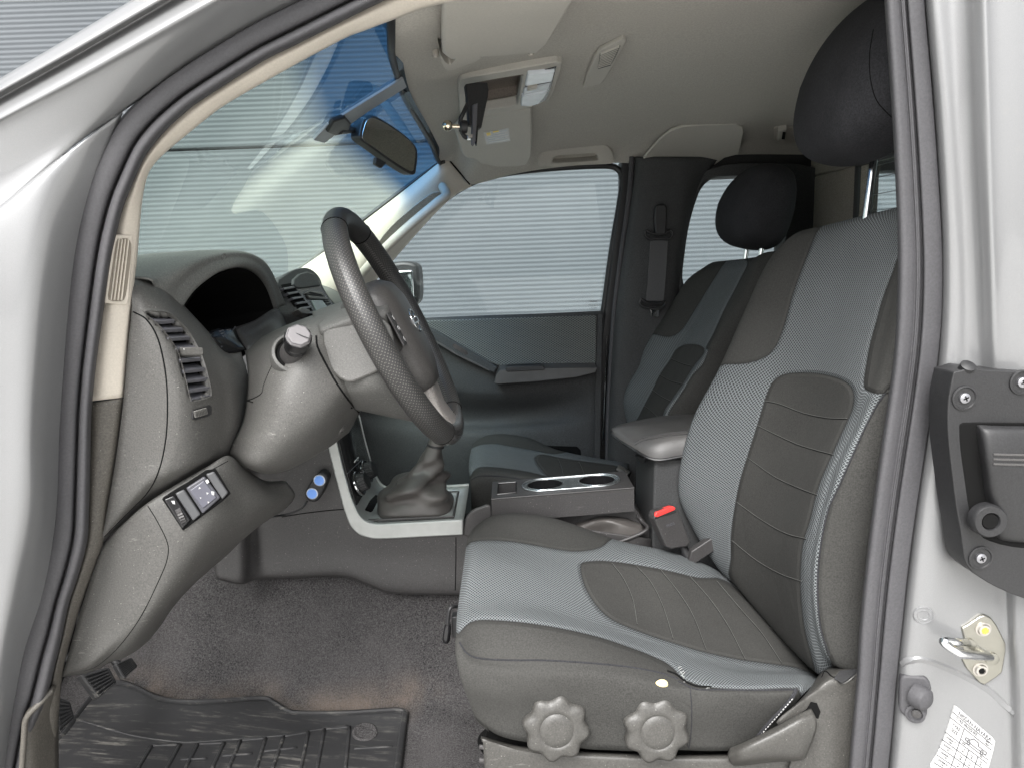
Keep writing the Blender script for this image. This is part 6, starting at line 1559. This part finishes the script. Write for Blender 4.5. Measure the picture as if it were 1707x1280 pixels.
# ---------------------------------------------------------------- near body shell, seal and trims
so_ = [(880, -160), (760, -110), (650, -68), (560, -30), (497, 1), (420, 40), (336, 91), (290, 121), (255, 147), (222, 175), (196, 205), (174, 247), (154, 292), (134, 352), (119, 430), (107, 540), (96, 660), (90, 760), (87, 830), (83, 890), (74, 940), (61, 989), (44, 1045), (28, 1092), (14, 1150), (4, 1200), (-4, 1250), (-14, 1340)]
si_ = [(900, -110), (790, -70), (690, -22), (620, 12), (570, 37), (487, 79), (437, 104), (336, 168), (305, 192), (279, 216), (258, 240), (240, 266), (218, 316), (205, 350), (195, 390), (186, 432), (173, 520), (160, 615), (153, 690), (151, 766), (149, 840), (146, 900), (132, 955), (115, 1007), (104, 1060), (93, 1105), (78, 1165), (62, 1205), (48, 1260), (30, 1340)]
def wY(P, Y): return [(x, y, Y) for x, y in P]
sealprof = [(0.0, 0.035), (0.03, 0.004), (0.10, -0.002), (0.34, -0.006), (0.55, -0.004), (0.605, 0.006), (0.635, 0.006), (0.68, -0.010), (0.80, -0.015), (0.92, -0.011), (0.985, 0.004), (1.0, 0.04)]
ds1 = ribbon('door_seal', wY(so_, .93), wY(si_, .945), sealprof, M['rubber'], T, n=160, sm=4, solid=0.004, angle=180); ds1['label'] = 'front run of the door seal'
ro = [(1520, -250), (1541, -80), (1543, 0), (1556, 150), (1567, 300), (1574, 430), (1573, 520), (1567, 590), (1556, 680), (1542, 770), (1528, 860), (1516, 950), (1507, 1036), (1497, 1130), (1489, 1220), (1482, 1290), (1475, 1380)]
ri = [(1452, -250), (1470, -80), (1474, 0), (1482, 120), (1490, 250), (1496, 400), (1495, 500), (1490, 590), (1478, 680), (1466, 760), (1455, 840), (1444, 930), (1433, 1036), (1428, 1120), (1420, 1210), (1413, 1290), (1405, 1380)]
ds2 = ribbon('door_seal', wY(ro, .925), wY(ri, .935), [(0.0, 0.035), (0.03, 0.004), (0.08, -0.001), (0.26, -0.004), (0.42, -0.004), (0.46, 0.003), (0.49, 0.003), (0.53, -0.008), (0.58, -0.012), (0.62, -0.0085), (0.70, -0.012), (0.86, -0.014), (0.97, -0.004), (1.0, 0.04)], M['rubber'], T, n=120, sm=4, solid=0.004, angle=180); ds2['label'] = 'rear run of the door seal'
S_s2 = surf_of(ds2)
# near windshield pillar trim (beige) and its lower grey part
ti = [(900, -60), (800, -8), (739, 7), (700, 17), (655, 34), (613, 50), (570, 67), (470, 121), (383, 171), (345, 198), (312, 225), (282, 250), (259, 272), (246, 294), (238, 330), (233, 380), (229, 430), (224, 475), (219, 530), (214, 590), (208, 662)]
ts = [(900, -110), (790, -70), (690, -22), (620, 12), (570, 37), (487, 79), (437, 104), (336, 168), (305, 192), (279, 216), (258, 240), (240, 266), (218, 316), (205, 350), (195, 390), (186, 432), (173, 520), (160, 615), (154, 668)]
tr1 = ribbon('pillar_trim', wY(ts, .965), wY(ti, .985), [(-0.25, 0.01), (0.0, 0.0), (0.3, -0.008), (0.75, -0.006), (0.95, 0.0), (1.0, 0.02)], M['beige'], T, n=140, sm=3, solid=0.004, angle=180); tr1['label'] = 'near windshield pillar trim in beige'
S_t1 = surf_of(tr1)
pl = S_t1.hit(203, 450)
go = [(187, 392), (222, 392), (221, 420), (216, 500), (212, 510), (175, 506), (178, 470), (184, 410)]
vg = slab('pillar_vent', go, pl, 0.0025, M['beige'], T, bevel=0.002); vg['label'] = 'beige demister vent on the near pillar'
slab('vent_slot', c2([(198, 400), (212, 398), (219, 408), (217, 440), (212, 480), (207, 500), (196, 503), (181, 500), (182, 480), (188, 440), (193, 408)], 2, True), pl, 0.003, simple('vent_dark_beige', (0.20, 0.175, 0.14), 0.7), vg, bevel=0)
mb = MB()
for k in range(4):
    t0 = 0.13 + k * 0.235; q = quad((195, 398), (218, 398), (206, 503), (181, 502), t0, t0 + 0.10, 0.01, 0.99); fr, bk = slab_geo(q, pl, 0.006, 0.002); mb.prism(fr, bk)
mb.obj('vent_bars', M['beige'], vg, bevel=0.001)
tr2 = ribbon('kick_panel', wY([(154, 671), (151, 766), (149, 840), (146, 900), (132, 955), (115, 1007), (104, 1060), (93, 1105), (78, 1165), (60, 1210)], .965), wY([(208, 664), (194, 766), (184, 830), (174, 898), (158, 945), (138, 1000), (120, 1060), (105, 1120), (99, 1180), (96, 1230)], .985), [(-0.3, 0.02), (0.0, 0.0), (0.3, -0.006), (0.9, -0.004), (1.0, 0.02)], M['taupe'], T, n=60, sm=3, solid=0.004, angle=180)
kp = patch('sill_trim', [[(88, 1150, .95), (93, 1142, .96), (99, 1148, 1.0)], [(64, 1172, .935), (80, 1168, .95), (98, 1172, 1.0)], [(42, 1195, .925), (62, 1200, .94), (98, 1205, .99)], [(38, 1260, .92), (60, 1270, .935), (98, 1275, .985)], [(34, 1380, .92), (60, 1380, .935), (98, 1380, .985)]], M['taupe'], T, nu=5, nv=4, solid=0.004)
tube('sill_lip', [W(*p) for p in c3([(36, 1290, .917), (40, 1230, .918), (44, 1196, .92), (66, 1172, .93), (86, 1150, .945)], 5)], 0.004, M['taupe'], kp)

# silver a-pillar and hinge pillar, seen from outside
bs = patch('body_side', [
    [(-160, 262, 1.03), (-60, 193, 1.03), (0, 152, 1.03), (110, 80, 1.03), (230, 3, 1.03), (360, -80, 1.03), (600, -200, 1.03)],
    [(-160, 232, .93), (-60, 167, .93), (0, 131, .93), (110, 66, .93), (220, 0, .93), (350, -78, .93), (600, -200, .93)],
    [(-160, 240, .895), (-60, 177, .895), (0, 141, .895), (115, 73, .895), (235, 0, .895), (365, -78, .895), (610, -200, .895)],
    [(-160, 252, .885), (-60, 188, .885), (0, 153, .885), (120, 86, .885), (262, 4, .885), (390, -68, .885), (625, -195, .885)],
    [(-160, 262, .905), (-60, 198, .905), (0, 164, .905), (125, 94, .905), (280, 4, .905), (405, -68, .905), (630, -195, .905)],
    [(-160, 280, .888), (-60, 216, .888), (0, 182, .888), (130, 110, .888), (318, 4, .888), (420, -50, .888), (640, -170, .888)],
    [(-160, 296, .880), (-60, 232, .880), (0, 198, .880), (135, 125, .880), (345, 6, .880), (440, -44, .880), (650, -160, .880)],
    [(-160, 312, .885), (-60, 250, .886), (0, 216, .886), (140, 142, .888), (370, 10, .89), (460, -36, .89), (660, -150, .89)],
    [(-160, 400, .885), (-60, 340, .888), (0, 305, .892), (120, 215, .90), (300, 88, .915), (430, 20, .925), (700, -120, .925)],
    [(-160, 455, .875), (-60, 390, .88), (0, 348, .885), (100, 262, .90), (200, 190, .93), (345, 95, .95), (640, -60, .95)],
    ], M['paint'], T, nu=6, nv=8, solid=0.004, angle=180)
bs['label'] = 'silver windshield pillar and roof rail'
hp_ = patch('hinge_pillar', [
    [(-160, 452, .876), (-60, 386, .880), (0, 344, .884), (80, 278, .896), (140, 235, .91), (205, 188, .935)],
    [(-160, 470, .868), (-60, 402, .868), (0, 360, .872), (70, 310, .885), (120, 290, .905), (180, 260, .94)],
    [(-160, 560, .862), (-60, 520, .862), (0, 480, .866), (55, 450, .875), (95, 440, .90), (132, 430, .94)],
    [(-160, 700, .858), (-60, 700, .858), (0, 690, .862), (45, 690, .868), (75, 690, .895), (108, 690, .94)],
    [(-160, 850, .858), (-60, 850, .858), (0, 850, .860), (40, 850, .865), (70, 850, .89), (100, 850, .94)],
    [(-160, 980, .868), (-60, 980, .868), (-10, 980, .868), (20, 980, .872), (50, 980, .90), (80, 985, .94)],
    [(-160, 1100, .885), (-60, 1100, .880), (-20, 1100, .880), (0, 1100, .885), (20, 1100, .905), (45, 1095, .94)],
    [(-160, 1250, .895), (-60, 1250, .888), (-30, 1250, .888), (-15, 1250, .895), (0, 1250, .91), (18, 1250, .94)],
    [(-160, 1380, .90), (-60, 1380, .89), (-40, 1380, .89), (-30, 1380, .90), (-15, 1380, .915), (5, 1380, .94)]], M['paint'], T, nu=7, nv=6, solid=0.004, angle=180)
hp_['label'] = 'silver hinge pillar at the left'
# near roof header, just above the picture
MB().box((0.62, 0.925, 1.845), V((0.68, 0, 0)), V((0, 0.04, 0)), V((0, 0, 0.05))).obj('roof_rail', M['paint'], T, bevel=0.02, seg=4)

# silver b-pillar
BP = []
for y, xs in ((-260, (1520, 1531, 1545, 1570, 1595, 1610, 1630, 1648, 1715, 1880, 2500)), (-80, (1535, 1546, 1560, 1585, 1608, 1622, 1640, 1655, 1720, 1880, 2500)), (0, (1537, 1548, 1562, 1587, 1610, 1624, 1642, 1658, 1720, 1880, 2500)), (200, (1554, 1565, 1578, 1598, 1618, 1630, 1648, 1664, 1725, 1880, 2500)),
              (430, (1566, 1577, 1592, 1612, 1630, 1640, 1655, 1672, 1730, 1880, 2500)), (600, (1558, 1572, 1590, 1612, 1632, 1645, 1660, 1678, 1735, 1880, 2500)), (760, (1536, 1552, 1575, 1600, 1630, 1650, 1668, 1685, 1740, 1880, 2500)),
              (900, (1516, 1532, 1560, 1590, 1625, 1650, 1672, 1690, 1742, 1880, 2500)), (1030, (1500, 1516, 1545, 1585, 1625, 1655, 1678, 1695, 1745, 1880, 2500)), (1150, (1488, 1505, 1535, 1575, 1620, 1655, 1682, 1702, 1750, 1880, 2500)),
              (1290, (1476, 1492, 1525, 1565, 1612, 1650, 1682, 1705, 1755, 1880, 2500)), (1400, (1468, 1484, 1515, 1560, 1605, 1648, 1682, 1705, 1755, 1880, 2500))):
    low = max(0, min(1, (y - 560) / 200))
    dY = [.945, .915, .905, .903 + .006 * low, .893 + .016 * low, .880 + .028 * low, .868 + .035 * low, .872 + .012 * low, .868, .868, .87]
    BP.append([(x, y, d) for x, d in zip(xs, dY)])
bpz = patch('door_pillar', BP, M['paint'], T, nu=8, nv=7, solid=0.004, angle=180, disp=lambda p: p + V((0, 1, 0)) * (0.004 * noise.noise(p * 7) * (1 if p.z < 1.25 else 0)))
bpz['label'] = 'silver door pillar behind the front door opening'
S_bp = surf_of(bpz)
# recessed fold under the striker
seam('pillar_fold', [(1502, 1105), (1530, 1098), (1560, 1105), (1600, 1122), (1650, 1150), (1690, 1190)], S_bp, 0.007, M['paint'], bpz, off=-0.0045)
# round plug
p, n = S_bp.hit(1540, 1025); mb = MB(); lathe(mb, p - n * 0.001, n, [(0.0135, 0), (0.0125, 0.0016), (0.0115, 0.0016), (0.011, 0.0006), (0.0085, 0.0008), (0.008, 0.0018), (0.0066, 0.0018), (0.006, 0.001), (0.001, 0.001)], 32); mb.obj('body_plug', M['paint'], bpz)
# black latch module of the rear door
lpz_ = planeof((1590, 620, .86), (1707, 625, .86), (1700, 990, .86)); lpz_ = (W(1640, 800, .868), V((0.0, -1, 0)))
lo_o = c2([(1589, 625), (1592, 620), (1605, 617), (1618, 613), (1650, 617), (1760, 622), (1850, 622), (1850, 1010), (1760, 1006), (1707, 997), (1665, 980), (1635, 963), (1617, 948), (1608, 930), (1602, 886), (1594, 840), (1589, 799), (1582, 740), (1580, 689), (1583, 655)], 2, True)
lt = slab('rear_door_latch', lo_o, lpz_, 0.012, M['latchp'] if 'latchp' in M else M['black'], T, d=0.03, bevel=0.005, seg=3); lt['label'] = 'black plastic latch cover of the rear door'
slab('latch_well', c2([(1599, 712), (1603, 705), (1625, 703), (1760, 704), (1850, 704), (1850, 920), (1760, 918), (1690, 912), (1650, 902), (1632, 890), (1618, 865), (1608, 800), (1601, 750)], 2, True), lpz_, 0.0128, M['void'], lt, bevel=0.002)
hh = [[(1625, 712, .862), (1632, 708, .852), (1660, 709, .848), (1720, 710, .848), (1850, 712, .848)],
      [(1626, 720, .858), (1640, 722, .842), (1665, 722, .838), (1720, 722, .838), (1850, 724, .838)],
      [(1633, 765, .858), (1645, 765, .838), (1670, 766, .832), (1720, 768, .832), (1850, 770, .832)],
      [(1638, 810, .858), (1652, 815, .840), (1675, 818, .834), (1720, 820, .834), (1850, 824, .834)],
      [(1640, 835, .860), (1660, 850, .842), (1680, 860, .838), (1720, 865, .838), (1850, 868, .838)],
      [(1640, 865, .862), (1660, 885, .850), (1680, 895, .846), (1720, 898, .846), (1850, 900, .846)],
      [(1645, 880, .868), (1662, 902, .864), (1682, 904, .862), (1720, 906, .862), (1850, 908, .862)]]
hd2 = patch('door_handle', hh, M['black'], lt, nu=6, nv=6, solid=0.004, angle=180)
S_hh = surf_of(hd2)
mb = MB()
for y in (757, 765, 773): seam_into(mb, [(1656, y), (1690, y + 1), (1760, y + 2)], S_hh, 0.0016, 0.0, n=6)
mb.obj('handle_ribs', M['leather_grey'], lt)
p, n = W(1650, 868, .836), V((-.05, -1, .05)).normalized(); mb = MB(); lathe(mb, p, n, [(0.021, -0.012), (0.021, 0.0), (0.019, 0.003), (0.0115, 0.003), (0.0105, 0.001), (0.010, -0.006)], 36); mb.obj('pivot_boss', M['black'], lt)
mb = MB(); lathe(mb, p, n, [(0.0095, -0.004), (0.0095, 0.0012), (0.001, 0.0010)], 24); mb.obj('pivot_hole', M['void'], lt)
for (x, y) in ((1607, 663), (1634, 929), (1703, 637)):
    c = onplane(x, y, lpz_[0] + lpz_[1] * 0.012, lpz_[1]); n = lpz_[1]
    mb = MB(); lathe(mb, c, n, [(0.0155, 0), (0.0155, 0.0018), (0.0135, 0.0024), (0.0125, 0.0008), (0.008, 0.0004)], 28); mb.obj('screw_seat', M['black'], lt)
    mb = MB(); lathe(mb, c, n, [(0.0065, 0), (0.0063, 0.003), (0.004, 0.0042), (0.001, 0.0044)], 20); mb.obj('screw', simple('screw_steel', (0.35, 0.35, 0.37), 0.35, 0.9), lt)
    mb = MB(); a = 0.4; e1 = V((math.cos(a), 0, math.sin(a))); e2 = V((-math.sin(a), 0, math.cos(a)))
    mb.box(c + n * 0.0044, e1 * 0.0034, e2 * 0.0007, n * 0.0005); mb.box(c + n * 0.0044, e2 * 0.0034, e1 * 0.0007, n * 0.0005); mb.obj('screw_cross', M['void'], lt)
mb = MB(); lathe(mb, W(1612, 613, .862), V((0, -.6, .8)).normalized(), [(0.009, -0.006), (0.009, 0.004), (0.005, 0.006)], 20); mb.obj('clip', M['black'], lt)
# striker
spl = fitpl(S_bp, [(1604, 1046), (1642, 1025), (1677, 1080), (1642, 1141)])
sk2 = slab('door_striker', [(1604, 1046), (1612, 1042), (1634, 1027), (1642, 1025), (1653, 1030), (1662, 1042), (1677, 1072), (1677, 1085), (1671, 1120), (1662, 1128), (1642, 1141), (1634, 1138), (1612, 1114), (1604, 1098), (1612, 1080)], spl, 0.004, M['steel'], T, bevel=0.0015)
for (x, y, m_) in ((1639, 1048, 'yellow'), (1634, 1115, 'steel')):
    c = onplane(x, y, spl[0] + spl[1] * 0.004, spl[1]); mb = MB(); lathe(mb, c, spl[1], [(0.0105, 0), (0.0105, 0.001), (0.0085, 0.0015), (0.0075, 0.0045), (0.005, 0.0050), (0.0045, 0.0035)], 28); mb.obj('striker_bolt', simple('bolt_zinc', (0.55, 0.52, 0.48), 0.35, 0.9), sk2)
    mb = MB(); lathe(mb, c, spl[1], [(0.0045, 0.003), (0.0045, 0.0042), (0.001, 0.0044)], 6); mb.obj('bolt_socket', M['yellow'] if m_ == 'yellow' else M['void'], sk2)
loopp = [onplane(1612, 1071, spl[0] + spl[1] * 0.004, spl[1])] + [W(*p) for p in ((1595, 1070, .872), (1578, 1067, .862), (1574, 1070, .858), (1590, 1083, .860), (1606, 1090, .868))] + [onplane(1650, 1094, spl[0] + spl[1] * 0.004, spl[1])]
tube('striker_loop', cr(loopp, 6), 0.0060, M['chrome'], sk2, n=12)
mb = MB()
for q in ((1612, 1071), (1650, 1094)): lathe(mb, onplane(q[0], q[1], *spl), spl[1], [(0.009, 0.002), (0.009, 0.007), (0.005, 0.008)], 20)
mb.obj('striker_collar', M['steel'], sk2)
# rubber bump stop
bpl2 = fitpl(S_bp, [(1501, 1132), (1545, 1130), (1545, 1195), (1505, 1195)])
bs2 = slab('bump_stop', c2([(1501, 1132), (1508, 1126), (1540, 1128), (1548, 1135), (1553, 1148), (1550, 1165), (1546, 1172), (1546, 1190), (1538, 1202), (1520, 1202), (1504, 1190), (1499, 1180), (1500, 1150)], 2, True), bpl2, 0.008, M['rubber'], T, d=0.02, bevel=0.003)
mb = MB(); lathe(mb, onplane(1524, 1152, *bpl2) + bpl2[1] * 0.006, V((0.45, -0.85, -0.05)).normalized(), [(0.017, 0), (0.0175, 0.008), (0.015, 0.017), (0.009, 0.021), (0.002, 0.0215)], 28); mb.obj('stop_cone', M['rubber'], bs2)
mb = MB(); lathe(mb, onplane(1524, 1184, *bpl2) + bpl2[1] * 0.007, bpl2[1], [(0.013, 0), (0.013, 0.003), (0.0095, 0.004), (0.008, 0.0)], 28); mb.obj('stop_seat', M['rubber'], bs2)
mb = MB(); lathe(mb, onplane(1526, 1182, *bpl2) + bpl2[1] * 0.010, bpl2[1], [(0.006, 0), (0.006, 0.002), (0.003, 0.003)], 16); mb.obj('screw', M['dark'], bs2)
# tyre pressure label
tq = ((1592, 1176), (1659, 1233), (1640, 1308), (1560, 1268))
TL, TR, BR, BL = (1592, 1176), (1659, 1233), (1628, 1330), (1548, 1273)
tpl = fitpl(S_bp, [(1592, 1176), (1659, 1233), (1628, 1290), (1560, 1266)])
tl = slab('tyre_label', [(1592, 1176), (1596, 1178), (1655, 1229), (1659, 1235), (1656, 1250), (1645, 1290), (1632, 1330), (1551, 1278), (1551, 1272), (1562, 1256), (1573, 1233), (1582, 1208)], tpl, 0.0015, M['label_white'], T, bevel=0); tl['label'] = 'white tyre pressure label on the door pillar'
LQ = [(1592, 1176), (1659, 1233), (1632, 1326), (1554, 1277)]
def lpnt(x, y):
    q = quad(*LQ, x, x + 1e-3, y, y + 1e-3)[0]; return onplane(q[0], q[1], tpl[0] + tpl[1] * 0.0018, tpl[1])
LW = (lpnt(1, 0) - lpnt(0, 0)).length
def lt_(s, x, y, size):
    ex = (lpnt(x + .1, y) - lpnt(x - .1, y)).normalized(); ey = -(lpnt(x, y + .1) - lpnt(x, y - .1)).normalized()
    text_mesh('label_lettering', s, size * LW, lpnt(x, y), ex, ey, M['print'], tl, 0.0002)
lt_('NISSAN NAVARA', 0.52, 0.055, 0.105); lt_('TYRE PRESSURE', 0.36, 0.145, 0.075); lt_('TYRE\nSIZE', 0.17, 0.30, 0.085)
for k, s in enumerate(('255/65R17\n110H', '255/65R17\n110T', '265/65R17\n112S', '255/60R18\n112H')): lt_(s, 0.16, 0.50 + 0.125 * k, 0.048)
for r in range(4):
    for c_ in range(3): lt_(('2.4\n35', '2.6\n38', '3.2\n46')[(r + c_) % 3], 0.45 + 0.2 * c_, 0.50 + 0.125 * r, 0.045)
lt_('REV\n1004', 0.86, 0.14, 0.045); lt_('BAR', 0.42, 0.40, 0.04); lt_('PSI', 0.82, 0.40, 0.04)
mb = MB()
def ll(a, b, w=0.007): mb.tube([lpnt(*a), lpnt(*b)], w * LW, 4)
for y in (0.10, 0.19, 0.43, 0.555, 0.68, 0.805, 0.93): ll((0.0, y), (0.98, y))
ll((0.33, 0.19), (0.33, 0.98)); ll((0.55, 0.43), (0.55, 0.98)); ll((0.76, 0.43), (0.76, 0.98)); ll((0.33, 0.37), (0.98, 0.37))
for a, b in (((0.42, 0.33), (0.42, 0.29)), ((0.42, 0.29), (0.52, 0.28)), ((0.52, 0.28), (0.57, 0.23)), ((0.57, 0.23), (0.68, 0.23)), ((0.68, 0.23), (0.71, 0.28)), ((0.71, 0.28), (0.90, 0.28)), ((0.90, 0.28), (0.90, 0.33)), ((0.42, 0.33), (0.90, 0.33))): ll(a, b, 0.008)
for cx in (0.50, 0.81):
    mb.tube([lpnt(cx + 0.032 * math.cos(t), 0.333 + 0.032 * math.sin(t)) for t in [2 * math.pi * k / 14 for k in range(14)]], 0.008 * LW, 4, True)
mb.obj('label_lines', M['print'], tl, smooth=False)

# ---------------------------------------------------------------- card wallet with a ball mount hanging in the overhead bin
hn = V((0.35, -0.92, 0.15)).normalized(); hpl = (W(800, 185, 1.50), hn)
wa = slab('phone_holder', [(776, 140), (795, 137), (813, 137), (815, 150), (814, 160), (808, 190), (803, 214), (795, 215), (790, 210), (782, 208), (779, 160)], hpl, 0.0, M['black'], None, d=0.016, bevel=0.003)
tag(wa, 'black phone holder with a chrome ball joint hanging from the overhead console', 'phone holder')
slab('clamp_arm', [(788, 175), (797, 172), (793, 235), (790, 243), (787, 240)], hpl, 0.006, M['slat'], wa, bevel=0.001)
slab('clamp_jaw', [(794, 210), (798, 208), (797, 222), (795, 244), (793, 240)], hpl, 0.004, M['black_gloss'], wa, bevel=0.001)
mb = MB(); mb.tube([W(*p) for p in c3([(779, 175, 1.50), (772, 190, 1.49), (768, 200, 1.49), (768, 215, 1.49), (774, 228, 1.49), (784, 231, 1.49)], 4)], 0.0045, 8); mb.obj('clamp_bow', M['black'], wa)
mb = MB(); lathe(mb, W(772, 212, 1.485), V((-1, -.2, 0.05)).normalized(), [(0.012, -0.008), (0.013, -0.003), (0.013, 0.004), (0.009, 0.008)], 24); mb.obj('ball_socket', M['black'], wa)
mb = MB(); mb.tube([W(770, 212, 1.48), W(748, 211, 1.475)], 0.0042, 12); superq(mb, W(746, 210, 1.475), V((0.0105, 0, 0)), V((0, 0.0105, 0)), V((0, 0, 0.0105)), 1, 1, 16, 24); mb.obj('ball_pin', simple('brass_chrome', (0.80, 0.70, 0.55), 0.12, 1.0), wa)
slab('clamp_clip', [(779, 226), (788, 224), (788, 231), (780, 232)], hpl, 0.008, M['chrome'], wa, bevel=0.001)
